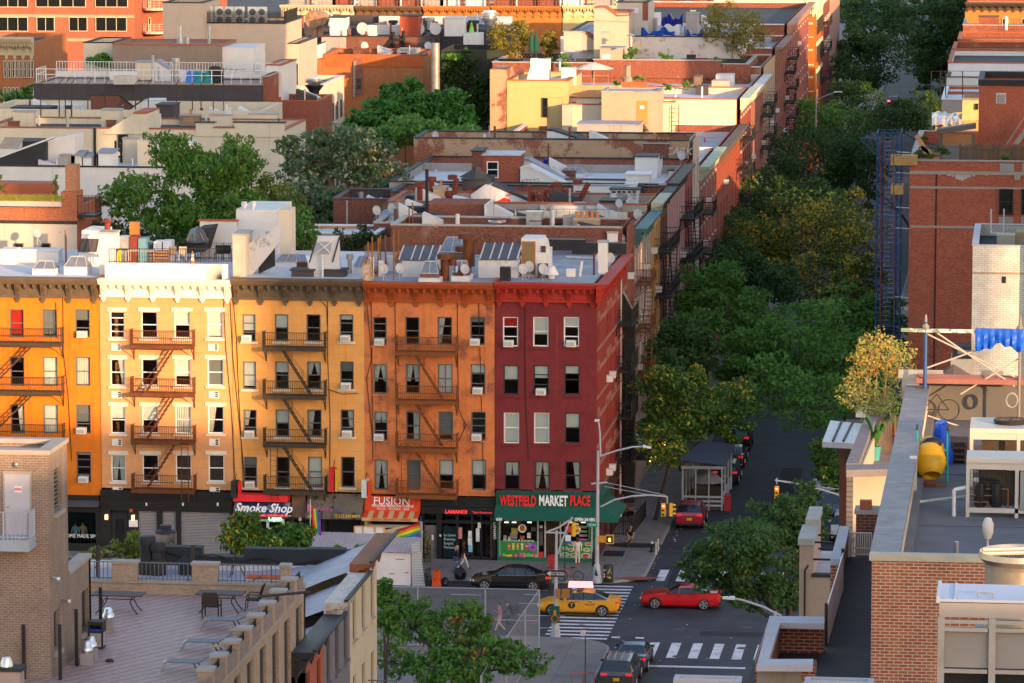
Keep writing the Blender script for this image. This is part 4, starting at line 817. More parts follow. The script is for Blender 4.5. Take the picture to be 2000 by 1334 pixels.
# D/E: brick bulkhead with a white window, white stair roofs, walls
k=rbox(DD,937,1014,304,372,3.4,brick('bulkhead_brick',(.34,.09,.05),(.28,.07,.04),(.3,.2,.16)),top=ROOFW); wfront(DD,k['y'],951,974,315,347,'w',blind=0)
rbox(DD,921,940,296,372,3,BRD,top=BLKC); 
wedge(DD,[(1016,375),(1016,330),(1032,326),(1110,366),(1110,380)],2,WALLW,Y=k['y']-.8,edge=(WHITEC,(1,2)))
wedge(EE,[(1016,345),(1016,315),(1030,313),(1118,362),(1118,368)],2,WALLW,Y=k['y']+3,edge=(ROOFG,(1,2)))
rbox(EE,1105,1222,352,366,.4,WALLW,'parapet_wall',top=BLKC); rbox(EE,1120,1225,363,384,.4,WALLW,'parapet_wall',top=ROOFG)
rbox(EE,1222,1268,342,372,2.4,WALLW,top=WHITEC); rbox(EE,1240,1283,307,350,2.6,WALLW,top=BLKC); rbox(EE,1283,1291,310,342,1.4,WALLW,top=BLKC); rbox(EE,1306,1336,334,346,2,WALLW,top=BLKC)
o_=rbox(DD,1192,1247,371,400,1.4,WORNW,'chimney',top=BLKC); 
for i in range(5): flat(o_.parent,o_['y'],1196+i*10,1202+i*10,373,377,BLKC,'flue_opening')
rbox(DD,1247,1257,362,385,.8,BLKC,'chimney'); chim(DD,1288,1300,362,382,BRK)
sky_l(EE,1092,1140,330,346,kind='ridge',dep=2.2); 
rlg(DD,[at(1020,380,Z=zr(DD)),at(1052,378,Z=zr(DD))],1.1,BLACKFE,.3)
pipe(EE,1053,340,300,.05,RUST); pipe(EE,1071,345,280,.05,RUST)
for u,v in ((1010+198,308+110),): dish(CC,u,v)
dish(FF_,1308,308+10,.4,Z=zr(EE)); dish(FF_,1330,322,.4,Z=zr(EE)); dish(BB,1245,440,.4); dish(A_,852,268+190)
# party wall of F: chimney breast with pots, stucco, gable
yF=FF_['y0']; 
flat(FF_,yF,1258,1345,294,346,M('patched_stucco',(.33,.22,.14),.9,.2,1.2,blt=(.27,.1,.06),bs=.5,ba=(.52,.58)),'render_patch',.05,.1); o_=rbox(FF_,1256,1306,281,300,.6,BRD,'chimney',Y=yF-.1,top=STONEC,zb=zr(FF_)-2)
for i in range(5): 
    p=at(1270+i*8.4,279,Y=yF+.2); LA((p.x,p.y,p.z-.1),[(.15,0),(.11,.5 if i!=1 else .9),(.15,.52 if i!=1 else .92)],10).bd('chimney_pot',MATS['clay_pot'],FF_)
text('CARK',.85,(at(1325,296,Y=yF).x,yF-.08,at(1325,296,Y=yF).z),M('chalk_white',(.55,.5,.48),.9),FF_,name='graffiti',shear=.2,rz=0)
wedge(FF_,[(1068,292),(1068,255),(1080,256),(1154,280),(1154,292)],2,WALLW,Y=yF+3,edge=(BLKC,(1,2)))
dish(FF_,850,282); b=MB(); x=at(1357,275,Y=yF).x
# G/H
rbox(GH,1127,1248,244,276,4,GREYST,top=ROOFG); rbox(G_,1100,1360,288,300,.4,BRK,'parapet_wall',top=BLKC)
yH=HH['y0']; 
Hy=yH-.0
r=block('roof_extension','tan stucco penthouse box with a small orange metal door and grey cap',1175,1288,180,yH-5,4.8,TAN,zb=zr(GH)-1,cope=ROOFG,roof=ROOFG,par=.05)
dr=flat(r,yH-5,1243,1265,197,242,M('ochre_door',(.42,.22,.06),.6,.08),'door'); flat(r,yH-5,1250,1258,206,213,MATS['paper_white'],'notice',.05); b=MB()
for i in range(5): p=at(1240+i*2,243+i*3,Y=yH-5.4); b.box(p.x,yH-5.6,p.z-.06,p.x+.9,yH-5.05,p.z)
b.bd('steps',IRD,r)
for u,vb,vt in ((1230,240,217),(1240,240,221),(1272,250,195)): pipe(r,u,vb,vt,.06,DKFE,Z=zr(GH))
block('yellow_house','pale yellow stucco house end with brick left flank, beside the tan penthouse',990,1110,158,yH-1.5,12,M('pale_yellow_stucco',(.5,.36,.16),.9,.06,.8,stk=(.42,.3,.14),sa=(.62,.88)),roof=ROOFW,cope=TERC)
YEL=COL.objects[-1].parent; flat(YEL,yH-1.5,957,989,136,260,PEEL,'brick_flank',.02,6)
wfront(YEL,yH-1.5,1059,1070,191,229,'d',blind=.4)
WH2=block('stucco_house','cream stucco house wall with terracotta coping, left of tan penthouse',1112,1176,205,yH-2.5,6,CREAM,roof=ROOFW,cope=TERC)
block('stucco_house','beige stub wall with a small railed deck beside the yellow house',1098,1116,205,yH-3.5,4,BEIGE,roof=ROOFG); rlg(COL.objects[-1].parent,[(at(1098,205,Y=yH-3.4).x,yH-3.4,at(1098,205,Y=yH-3.4).z),(at(1128,205,Y=yH-3.4).x,yH-3.4,at(1098,205,Y=yH-3.4).z)],.9,TIN,.8)
block('stucco_house','cream stucco house wall with black ladder, right of tan penthouse',1288,1318,200,yH-1,5,CREAM,roof=ROOFW,cope=TERC)
LD=COL.objects[-1].parent; b=MB(); x0,x1=at(1312,210,Y=yH-1.2).x,at(1326,210,Y=yH-1.2).x; z0,z1_=at(1318,262,Y=yH-1.2).z,at(1318,205,Y=yH-1.2).z
for x in (x0,x1): b.tu((x,yH-1.3,z0),(x,yH-1.3,z1_),.04,4)
k=z0
while k<z1_: b.tu((x0,yH-1.3,k),(x1,yH-1.3,k),.025,4); k+=.4
b.bd('ladder',BLACKFE,LD)
# I: timber screens, white roofs, parasol, stack
rbox(HH,1110,1214,167,197,.15,WOODN,'timber_screen',Y=yH+2)
rbox(HH,1214,1262,160,180,.15,M('cedar',(.3,.1,.04),.8,.2,3),'timber_screen',Y=yH+5); rbox(II,1260,1370,149,160,.15,M('cedar_dark',(.14,.06,.035),.8,.2,3),'timber_screen'); rbox(HH,1355,1368,150,183,3,WOODF,'timber_screen')
rbox(HH,1390,1422,158,183,2,BEIGE); rbox(HH,1360,1382,168,186,1.4,DARKW,'cooling_unit'); rbox(II,1398,1432,146,170,2.4,WALLW); rbox(II,1440,1475,140,152,.4,WALLW,'parapet_wall'); rbox(II,1228,1291,124,147,2,BLACKW,top=WHITEC)
o_=LA(at(1226,172,Z=zr(HH)),[(.55,-.5),(.55,1.0),(.7,1.02),(.7,1.1),(.3,1.15),(.28,2.2),(.4,2.25)],14).bd('flue_stack',M('stained_flue',(.28,.22,.17),.7,.3,2),HH,smooth=1)
wedge(HH,[(1026,165),(1036,130),(1036,115),(1048,115),(1050,130),(1060,165)],1.2,M('white_metal',(.62,.62,.63),.4,.05),Y=yH+4,name='flue_hood'); rbox(HH,1048,1072,116,165,1.6,WALLW,Y=yH+4.2); rbox(HH,1096,1122,133,165,1.6,WALLW,Y=yH+3)
pipe(HH,1093,160,120,.16,TIN,'hat'); chim(HH,1083,1108,152,168,BRK); pipe(HH,1319,195,165,.09,PIPEW); pipe(HH,1371,195,169,.09,PIPEW)
rlg(HH,[at(1000,168,Z=zr(HH)),at(1096,168,Z=zr(HH))],1.2,TIN,1.3); rlg(HH,[at(1122,172,Z=zr(HH)),at(1188,172,Z=zr(HH))],1.2,TIN,1.3)
U=thing('parasol','wide cream parasol open on the roof behind the timber screen','parasol',at(1160,172,Z=zr(HH))); p=U.location; b=LA((p.x,p.y,p.z+1.9),[(2.0,0),(1.2,.3),(.1,.62)],8); b.bd('canopy',M('canvas_cream',(.6,.55,.48),.9,.04),U); TU(p,(p.x,p.y,p.z+2.0),.04).bd('pole',WOODN,U)
# J: planted roof terrace
yJ=JJ['y0']
TR=block('roof_terrace_house','house with planted roof terrace, brick parapet and lattice fence',962,1462,124,yJ-4,14,BRK,roof=M('deck_brown',(.2,.11,.08),.8,.15),cope=STONEC,par=.4,x1=at(1462,124,Y=yJ-4).x)
rbox(TR,1160,1408,118,132,.3,BRK,'parapet_wall',Y=yJ-4.3,top=STONEC,zb=zr(TR)-1)
lat=MB(); y=yJ+9.5; zq=zr(TR); x0=at(1000,100,Y=y).x; x1=at(1440,100,Y=y).x; q=0; zt_=at(1300,88,Y=y).z
while x0+q*.32<x1:
    a=x0+q*.32; lat.tu((a,y,zq),(a+(zt_-zq)*.8,y,zt_),.035,4,caps=0); lat.tu((a+(zt_-zq)*.8,y+.04,zq),(a,y+.04,zt_),.035,4,caps=0); q+=1
lat.box(x0,y-.03,zt_,x1+1.6,y+.07,zt_+.1); lat.bd('lattice_fence',M('lattice_pink',(.45,.35,.29),.85,.1),TR)
S1=rbox(TR,1172,1216,95,130,3,M('clapboard',(.42,.35,.28),.8,.06,1,grid=(9,.16,.02,.6)),'roof_shed',top=ROOFG); flat(TR,S1['y'],1176,1192,106,126,WALLW,'door')
for u in (1352,1372):
    p=at(u,122,Z=zq); L_=thing('sun_lounger','magenta sun lounger on the planted roof terrace, %s of two'%('left' if u<1360 else 'right'),'lounger',p,'sun loungers on the roof terrace'); PNK=M('magenta_cushion',(.36,.03,.11),.8)
    BX(-.6,-.5,.3,.6,.9,.42).bd('seat',PNK,L_,lc=1); PR([(-.6,.9,.42),(-.6,1.5,1.5),(-.6,1.62,1.5),(-.6,1.05,.42)],(1.2,0,0)).bd('backrest',PNK,L_,lc=1)
    for sx in (-.5,.5):
        for sy in (-.4,.8): BX(sx-.04,sy-.04,0,sx+.04,sy+.04,.3).bd('leg',DKFE,L_,lc=1)
for u in (1350,): p=at(u,124,Z=zq); CX((p.x,p.y,p.z+.45),(.9,.8,.9)).bd('wicker_armchair',M('wicker_dark',(.04,.035,.035),.8),label='dark wicker armchair in front of the magenta loungers',cat='armchair')
for i,u in enumerate((1038,1047)): p=at(u,118,Z=zq); LA(p,[(.06,0),(.05,.8),(.3,.9),(.26,2.0),(.05,3.0)],10).bd('folded_parasol',M('parasol_green',(.01,.07,.05),.8),label='folded dark green parasol on planted terrace, %s of the pair'%('left' if i==0 else 'right'),cat='parasol',group='folded parasols')
b=MB(); 
for u0,u1 in ((965,1020),(1060,1110),(1125,1185),(1330,1350),(1400,1460)): 
    p=at(u0,127,Z=zq); q_=at(u1,127,Z=zq); b.box(p.x,p.y,zq,q_.x,p.y+.8,zq+.6)
b.bd('planter',BLKC,TR)
# K: bulkheads and blue tarpaulins
KB=block('roof_building','grey stucco roof building with stepped terracotta coping, beyond the planted terrace',1160,1228,68-42,KK['y0']-16,6,BEIGE,zb=10,roof=ROOFG,cope=TERC,cat='roof building')
wedge(KB,[(1160,40),(1160,16),(1182,15),(1205,32),(1228,31),(1228,42)],2,BEIGE,Y=KK['y0']-16.2,edge=(TERC,(1,2,3)))
KC=block('roof_building','tall beige roof building with brick side and a wall air conditioner',1205,1265,5,KK['y0']-6,8,M('beige_light',(.5,.43,.37),.9,.05),zb=10,roof=ROOFD,cope=BLKC,cat='roof building'); flat(KC,KK['y0']-6,1234,1247,16,26,WALLW,'wall_unit',.4); flat(KC,KK['y0']-6,1255,1266,4,40,BRK,'brick_side',.02)
MID=block('roof_building','low white-walled roof with black coping in front of blue tarpaulins',1095,1440,72,KK['y0']-14,26,WORNW,zb=8,roof=ROOFG,cope=BLKC,par=.3,cat='building')
rbox(MID,1101,1136,62,98,3,BEIGE,'stair_bulkhead',top=ROOFG,slope=-.3); wedge(MID,[(1136,98),(1136,66),(1145,68),(1162,80),(1162,98)],3,BEIGE,Y=KK['y0']-15,edge=(TERC,(1,2))); chim(MID,1175,1190,65,85,BEIGE); pipe(MID,1232,90,72,.2,TIN,'hat'); wedge(MID,[(1235,98),(1235,84),(1251,76),(1251,98)],2,CREAM,Y=KK['y0']-15)
rbox(MID,1340,1363,27,67,2,GREYST,top=GREYST,ov=.05); chim(MID,1349,1358,22,28,BRK); rbox(MID,1294,1326,40,68,2.2,WALLW); rbox(MID,1275,1290,25,50,1,WALLW); rbox(MID,1262,1282,36,62,1.6,GREYST,'duct_box')
def tarp(name,label,pts,dep,mat,seed,sag=.4):
    r2=random.Random(seed); b=MB(); nx,ny=26,12; (xa,ya,za),(xb,yb,zb_)=pts; vs=[]
    for j in range(ny+1):
        for i in range(nx+1):
            f=i/nx;g=j/ny; x=xa+(xb-xa)*f; y=ya-dep*g*.25+.12*math.sin(i*1.7+seed)+r2.uniform(-.05,.05); zt_=za+.25*math.sin(f*9+seed)+.15*math.sin(f*21); z=zt_+(zb_-zt_)*g+(.18*math.sin(f*13+seed*2) if j==ny else 0); vs.append((x,y,z))
    b.add(vs,[(j*(nx+1)+i,j*(nx+1)+i+1,(j+1)*(nx+1)+i+1,(j+1)*(nx+1)+i) for j in range(ny) for i in range(nx)])
    t=[(v[0],v[1]+dep,v[2]-.1) for v in vs[:nx+1]]; b.add(vs[:nx+1]+t,[(i,i+1,nx+2+i,nx+1+i) for i in range(nx)]); return b.bd(name,mat,label=label,cat='tarpaulin',smooth=1)
BLUE=M('tarp_blue',(.008,.055,.36),.45,.15,3); yT=KK['y0']-13
for u0,u1,v0,v1,l,s in ((1252,1318,59,69,'blue tarpaulin lying along the parapet, left of the white chimney',2),(1292,1334,33,48,'dark blue tarpaulin draped over a white roof hut',5),(1340,1386,63,69,'crumpled blue tarpaulin on the parapet right of the white chimney',8)):
    a=at(u0,v0,Y=yT);c=at(u1,v1,Y=yT); tarp('tarpaulin',l,((a.x,yT,a.z),(c.x,yT,c.z)),1.5,BLUE if s!=5 else M('tarp_navy',(.012,.02,.2),.5,.2,3),s)
a=at(1052,314,Y=yF-6);c=at(1082,326,Y=yF-6); tarp('tarpaulin','blue tarpaulin bunched on the white stair roof under the brick party wall',((a.x,a.y,a.z),(c.x,c.y,c.z-.3)),1,BLUE,3)
def clutter(r,n,seed,xm=None):
    q=random.Random(seed); z=zr(r)-.05
    for k in range(n):
        x=q.uniform(max(r['x0']+1,-99),r['x1']-1.5); y=q.uniform(r['y0']+1,r['y1']-1.2); t=q.random()
        if t<.4: h=q.uniform(.5,1.6); b=TU((x,y,z),(x,y,z+h),q.choice((.06,.09,.14)),8)
        elif t<.72: w=q.uniform(.4,1.1); b=BX(x,y,z,x+w,y+.8,z+q.uniform(.4,1.3)); b.box(x-.06,y-.06,b.v[4][2]+.002,x+w+.06,y+.86,b.v[4][2]+.08)
        else: w=q.uniform(1,2.2); h=q.uniform(.7,1.4); b=PR([(x,y,z),(x,y,z+h),(x+w,y,z+h*.5),(x+w,y,z)],(0,1.1,0))
        b.bd('vent_pipe' if t<.4 else 'chimney' if t<.72 else 'stair_bulkhead',q.choice((WALLW,WALLW,TIN,RUSTP,BRK,DARKW,GREYST,BRD)) if t<.72 else q.choice((WALLW,WORNW,DARKW)),r)
    for k in range(n//4): TU((q.uniform(r['x0']+1,r['x1']-1),r['y0']+1,z),(q.uniform(r['x0']+1,r['x1']-1),r['y0']+2,z+.3),.03,4).bd('cable',BLACKFE,r)
# far row across the next avenue
yF2=274.0
def far_house(name,label,u0,u1,vt,vb,wm,cm,nb,zb=0):
    r=block(name,label,u0,u1,vt+3,yF2,14,wm,roof=ROOFW,cope=None); sd=Side((0,yF2,0)); cornice(r,sd,r['x0']+.05,r['x1']-.05,at(u0,vt,Y=yF2).z,at(u0,vb,Y=yF2).z,cm,nb,1.0); return r
FAR1=far_house('far_house','far house with a cream cornice under the salmon apartment tower',548,692,9,28,M('far_cream_wall',(.5,.42,.3),.9),M('far_cream_cornice',(.55,.48,.36),.8,.1),8)
FAR2=far_house('far_house','far house with a dark brown bracketed cornice',694,824,11,28,M('far_brown_wall',(.2,.12,.08),.9),M('far_brown_cornice',(.16,.09,.055),.8,.15),9)
FAR3=far_house('far_house','far house with orange arcaded cornice, left half',826,958,11,30,M('far_orange_wall',(.45,.16,.04),.9),M('far_orange_cornice',(.45,.17,.045),.8,.1),9)
FAR3b=far_house('far_house','far house with orange arcaded cornice, right half',960,1097,11,30,MATS['far_orange_wall'],MATS['far_orange_cornice'],9)
FAR4=far_house('far_house','long far house with a pale yellow dentil cornice',1099,1400,10,30,M('far_yellow_wall',(.55,.42,.2),.9),M('far_yellow_cornice',(.62,.53,.33),.8,.08),16)
for r_,us in ((FAR1,(585,640,670)),(FAR2,(720,760,800)),(FAR3,(850,880,930)),(FAR3b,(985,1030,1070)),(FAR4,(1120,1180,1240,1310,1370))):
    for u in us: 
        zz=r_['zt']-.3; x=at(u,10,Y=yF2+5).x; BX(x-1.2,yF2+4,zz-.5,x+1.2,yF2+6,zz+1.5).bd('bulkhead',rnd.choice((WALLW,GREYST,BRK)),r_); TU((x+1.8,yF2+3,zz-.4),(x+1.8,yF2+3,zz+1.3),.12,8).bd('vent_pipe',rnd.choice((TIN,RUSTP)),r_)
    rlg(r_,[(r_['x0']+.5,yF2+1,r_['zt']-.5),(r_['x1']-.5,yF2+1,r_['zt']-.5)],1.3,BLACKFE,.5)
OB=block('corner_house','orange brick corner house with cream cornice and stepped white window bands',1400,1597,16,yF2,16,brick('bright_orange_brick',(.50,.125,.02),(.44,.1,.016),(.45,.2,.08)),roof=ROOFW,x1=-.2)
zc=at(1580,0,Y=yF2).z; cornice(OB,Side((0,yF2,0)),OB['x0'],-.2,zc,at(1500,26,Y=yF2).z,M('corner_cream_cornice',(.66,.58,.4),.75,.08),17,1.2,panels=0); cornice(OB,Side((-.2,0,0),True),yF2,yF2+16,zc,at(1500,26,Y=yF2).z,MATS['corner_cream_cornice'],9,1.2,panels=0)
CBm=M('cream_band',(.6,.52,.38),.8,.06); sd=Side((-.2,0,0),True)
for vt,vb in ((40,70),(92,124),(145,176)):
    wfront(OB,yF2,1553,1573,vt,vb,'d',blind=.6,curt=True); b=MB()
    for u0,u1,v0,v1 in ((1545,1579,vt-6,vt-2),(1574,1579,vt-2,vt+7),(1574,1588,vt+4,vt+7.5),(1545,1589,vb+1.5,vb+3.2)):
        p=at(u0,v1,Y=yF2);q=at(u1,v0,Y=yF2); b.box(p.x,yF2-.12,p.z,min(-.1,q.x),yF2+.05,q.z)
    b.bd('stone_band',CBm,OB); zA=at(1570,vt,Y=yF2).z; zB=at(1570,vb,Y=yF2).z
    for k in range(5):
        y=yF2+2+k*3; window(OB,Side((.06,0,0),True),y,y+1,zB,zA,'d',blind=.5,rec=.02); c=MB(); SS.bx(c,y-.15,y+1.15,-.15,.05,zA+.02,zA+.5); c.bd('lintel',CBm,OB)
RB=block('brick_house','dark red brick house with pale bands behind the orange corner house',1600,1640,-20,yF2+16.2,22,brick('far_red_brick',(.27,.06,.04),(.22,.05,.035),(.25,.15,.12)),x0=-16,x1=-.2,roof=ROOFD); b=MB(); sd=Side((-.2,0,0),True)
for v in (5,48,62): z=at(1635,v,X=-.2).z; SS.bx(b,yF2+24,yF2+38,-.25,-.12,z-.7,z)
b.bd('stone_band',CBm,RB); fire_escape(RB,sd,yF2+17.5,yF2+23,[z_ for z_ in (at(1615,38,X=0).z,at(1615,87,X=0).z,at(1615,140,X=0).z)],BLACKFE,1,stair=0,nbar=.3)
block('brick_house','pink plastered house with balcony plants at the end of the street',1640,1652,-20,yF2+38.4,30,M('pinkish_plaster',(.42,.25,.18),.9,.1),x0=-14,x1=-.2,roof=ROOFD)
# ---- left side: the other row, its yards and the far apartment block
APT=block('apartment_block','salmon brick apartment block with wide windows and pale bands',-40,262,-40,250,20,SALM,roof=ROOFD)
for vt,vb,us in ((-10,14,((-4,55),(70,118),(118,168),(186,250))),(33,61,((-4,55),(72,107),(135,171),(187,248))),(80,108,((72,108),)),(128,150,((-4,55),(72,107),))):
    for u0,u1 in us: wfront(APT,250,u0,u1,vt,vb,'y',blind=rnd.choice((.3,.6,.9)),vert=2 if u1-u0>50 else 1,rails=0)
b=MB()
for v in (30.5,77): p=at(-20,v+2.5,Y=249.9);q=at(262,v-1,Y=249.9); b.box(p.x,249.85,p.z,q.x,250.02,q.z)
b.bd('stone_band',M('pale_band',(.5,.3,.2),.8,.1),APT)
p=at(262,0,Y=256); sb=BX(p.x+.05,256,0,p.x+9,270,60).bd('wall',SALM,APT); 
for vt,vb in ((-8,16),(36,62)):
    for u in (268,276,290): wfront(APT,256,u,u+5,vt-2,vb-2,'y',blind=.4,rails=0)
    BL=MB(); q=at(306,vb,Y=255); BL.la((q.x,q.y,q.z-.2),[(1.7,0),(1.7,.25)],14); o_=BL.bd('balcony',M('balcony_pale',(.5,.42,.36),.7),APT); rlg(o_,[(q.x+1.6*math.cos(t),q.y+1.6*math.sin(t),q.z) for t in [-pi+pi*i/8 for i in range(9)]],1.0,M('balcony_white',(.6,.55,.5),.6),.6,rails=(1,.7,.4,.1))
LITB=block('brick_house','sunlit orange brick house with pale stone cornice at the left edge',-40,66,82,178,16,ORBR,roof=ROOFD); cornice(LITB,Side((0,178,0)),LITB['x0'],LITB['x1'],at(30,72,Y=178).z,at(30,108,Y=178).z,M('sandstone',(.52,.43,.28),.85,.1),7,1.3,panels=0)
for i,u in enumerate((8,16,24,31,39,47,55,61)):
    for vt,vb in ((118,152),(170,200)): wfront(LITB,178,u,u+5,vt,vb,'y',blind=.4)
BT=block('stucco_tower','tall beige stucco block with roof condensers, stepped to the right',318,396,6,152,9,BEIGE,roof=ROOFD,cope=BLKC)
BT2=block('stucco_tower','beige stucco block beside the stepped tower, with a dark railed roof edge',388,556,46,154,10,BEIGE,roof=ROOFD,cope=BLKC,par=.2)
BT3=block('stucco_tower','lowest step of the beige stucco block, with corner windows',555,584,86,155.5,11,BEIGE,roof=ROOFD,cope=BLKC); wfront(BT3,155.5,575,582,124,166,'b',blind=.4); wfront(BT3,155.5,549,555,58,88,'b',blind=0) if False else None
rlg(BT2,[(BT2['x0']+.3,154.1,BT2['zt']),(BT2['x1']-.1,154.1,BT2['zt']),(BT2['x1']-.1,162,BT2['zt'])],1.2,BLACKFE,.14)
MB().poly([(BT2['x0']+.3,154.12,BT2['zt']),(BT2['x1']-.15,154.12,BT2['zt']),(BT2['x1']-.15,154.12,BT2['zt']+1.1),(BT2['x0']+.3,154.12,BT2['zt']+1.1)]).bd('mesh_panel',meshmat('dark_mesh',(.03,.03,.03),.06,.02),BT2)
for i,u in enumerate((406,430,447,468,494,512)):
    p=at(u,46,Y=156); z=zr(BT2); C_=thing('condenser_unit','white twin-fan condenser on the beige block roof, number %s from the left'%('one two three four five six'.split()[i]),'air conditioner',(p.x,156,z),'condenser units on the beige block'); BX(-.48,-.2,0,.48,.25,1.75).bd('casing',MATS['ac_white'],C_,lc=1)
    for zz in (.45,1.25): MB().add([(.33*math.cos(2*pi*t/16),-.21,zz+.33*math.sin(2*pi*t/16)) for t in range(16)],[tuple(range(16))]).bd('fan_grille',M('fan_dark',(.12,.12,.12),.6),C_,lc=1)
BS=block('penthouse','brown stucco penthouse with thin terracotta coping',220,432,88,138,8,BROWNST,zb=6,roof=ROOFG,cope=TERC,par=.3); BX(BS['x1']+.02,138.4,8,BS['x1']+3,145,BS['zt']-.2).bd('side_wing',WALLW,BS); pipe(BS,353,88,50,.09,PIPEW); pipe(BS,352,88,74,.35,TIN); pipe(BS,365,86,72,.3,TIN); pipe(BS,409,88,55,.16,TIN,'drum')
BP=block('stucco_house','cream stucco house end behind the round green bush',163,222,84,141,8,CREAM,roof=ROOFD,cope=BLKC)
DW=block('terrace_house','house with long dark grey wall and a white railed roof terrace',66,512,165,126,9,DARKW,roof=M('terrace_paving',(.4,.3,.25),.9,.1),cope=M('terrace_lip',(.34,.25,.2),.8),par=.1,right=True)
RW=M('rail_white',(.66,.64,.62),.5,.05); z=DW['zt']+.1; rlg(DW,[(DW['x0']+.2,130,z),(DW['x0']+.2,126.3,z),(DW['x1']-.2,126.3,z),(DW['x1']-.2,130,z)],1.25,RW,.9,rad=.045,rails=(1,.6)); rlg(DW,[(DW['x0']+.6,133,z),(DW['x1']-.2,133,z)],1.5,RW,.28,rad=.04,rails=(1,.1))
BX(DW['x0']+.6,133.2,z,DW['x1']-.2,133.4,z+.6).bd('parapet_wall',WALLW,DW); 
rbox(DW,214,268,140,166,1,WALLW,Y=131,zb=z-.1); rbox(DW,265,296,122,160,2.4,CREAM,Y=131.5,top=ROOFG,zb=z-.1); wedge(DW,[(296,160),(296,122),(305,120),(332,138),(360,142),(360,160)],2,WALLW,Y=131.8,edge=(ROOFG,(1,2)))
for u,vb,vt,q in ((299,160,108,.14),(337,158,122,.16),(344,158,119,.22),(310,160,130,.1)): pipe(DW,u,vb,vt,q,TIN,'drum' if u==344 else None,Z=z)
for u in (228,241,254): p=at(u,166,Z=z); CX((p.x,p.y+1,p.z+.4),(.9,.7,.8)).bd('patio_chair',M('chair_pale',(.5,.46,.42),.7),label='pale patio chair on the railed terrace, %s of the row'%{228:'left',241:'middle',254:'right'}[u],cat='chair',group='patio chairs on the railed terrace')
for u,c,l in ((372,(.05,.2,.6),'bright blue cushioned chair on the railed terrace'),(386,(.02,.25,.27),'teal chair on the railed terrace, beside the blue chair'),(406,(.02,.25,.27),'teal chair on the railed terrace, beside the black grill cover')):
    p=at(u,163,Z=z); b=BX(p.x-.45,p.y,z,p.x+.45,p.y+.8,z+.5).la((p.x,p.y+.6,z+.5),[(.5,0),(.5,.4),(.3,.6)],10); b.bd('terrace_chair',M('chair_%d'%u,c,.7),label=l,cat='chair')
p=at(420,162,Z=z); LA(p,[(.75,0),(.75,.9),(.5,1.5),(.1,1.6)],12).bd('grill_cover',MATS['dark_cloth'],label='black covered grill on the railed terrace',cat='grill',smooth=1)
BKL=block('brick_house','red brick house end at the right of the dark grey wall',513,523,150,126.2,9,BRK,roof=ROOFD,cope=STONEC); WH3=block('stucco_house','white stucco house between dark wall and beige tower',520,551,128,132,8,WALLW,roof=ROOFG,cope=TERC)
CR1=block('stucco_house','long cream stucco house wall with terracotta coping, left of the yard trees',-30,555,252,92,11,CREAM,roof=ROOFD,cope=TERC,par=.5)
CR0=block('stucco_house','cream stucco house behind the long cream wall, its black roof fenced with poles',-30,510,215,110,11,CREAM,roof=ROOFD,cope=None,par=1.0)
for u0,u1,vt in ((382,418,240),(457,555,240),(418,457,250)): rbox(CR1,u0,u1,vt,256,.6,CREAM,'parapet_wall',Y=91.9,top=BLKC if u0!=418 else TERC)
wedge(CR1,[(200,262),(205,257),(260,222),(288,222),(291,262)],5,CREAM,Y=91.8,edge=(TERC,(2,))); chim(CR1,26,66,219,250,CREAM); chim(CR1,198,234,216,252,CREAM,dep=1.6); chim(CR1,352,390,226,246,M('rusty_render',(.3,.2,.13),.9,.3,1.5,blt=(.1,.06,.04)),1); chim(CR1,410,450,226,248,CREAM); chim(CR1,486,540,224,240,CREAM)
wfront(CR1,92,231,250,262,296,'d',blind=.2); TU(at(185,250,Y=91.8),at(185,326,Y=91.8),.12,8).bd('drain_pipe',BLACKFE,CR1)
rbox(CR0,177,232,186,232,6,BRD,'stair_bulkhead',top=ROOFD,slope=-1.5); rbox(CR0,305,338,206,246,3,DARKW,'bulkhead',top=ROOFD); wedge(CR0,[(238,226),(280,196),(312,196),(312,226)],3,WALLW,Y=112,edge=(BLKC,(0,))); rbox(CR0,20,98,210,228,3,BLACKW,'parapet_wall'); rbox(CR0,100,160,204,222,1,WALLW); rbox(CR0,40,78,196,208,1,GREYST); rbox(CR0,405,480,220,236,1.5,WALLW,'parapet_wall')
for u,vb,vt in ((76,245,225),(312,246,222),(44,248,236),(403,246,226),(443,240,204),(449,243,210)): pipe(CR0 if vb<240 else CR1,u,vb,vt,.13,PIPEW)
b=MB()
for i,u in enumerate((80,116,128,140,172,206,265,290,345,376,393,417)): 
    p=at(u,236,Z=zr(CR0)); b.tu(p,p+V((0,0,3.3)),.05,4); b.tu(p+V((0,0,3.3)),p+V((.4,0,3.8)),.04,4)
    if i: b.tu(q_+V((0,0,3.2)),p+V((0,0,3.2)),.02,4); b.tu(q_+V((0,0,1.8)),p+V((0,0,1.8)),.02,4)
    q_=p
b.bd('wire_fence',DKFE,CR0)
p=at(437,232,Z=zr(CR0)); b=TU(p,p+V((0,0,4.6)),.04,5)
for k in range(5): b.tu(p+V((-.9+k*.5,0,4.5-.08*k)),p+V((-.7+k*.5,.1,4.8-.08*k)),.02,4)
b.tu(p+V((-1.2,0,4.5)),p+V((2.0,0,4.4)),.025,4); b.bd('antenna',DKFE,CR0)
WW=block('white_house','white painted house wall with black roof edge behind the brick chimney',-30,420,327,50,9,WALLW,roof=ROOFW,cope=BLKC,par=.4)
wedge(WW,[(-10,322),(-10,312),(88,276),(88,325)],3,BLACKW,Y=52,edge=(WALLW,(1,))); wedge(WW,[(88,325),(88,280),(146,268),(146,325)],3,WALLW,Y=53,edge=(WHITEC,(1,))); rbox(WW,0,32,290,310,2,WALLW,Y=55,top=M('tan_tin',(.4,.27,.18),.6),slope=.6); rbox(WW,20,70,278,300,3,DARKW,Y=58,top=ROOFD)
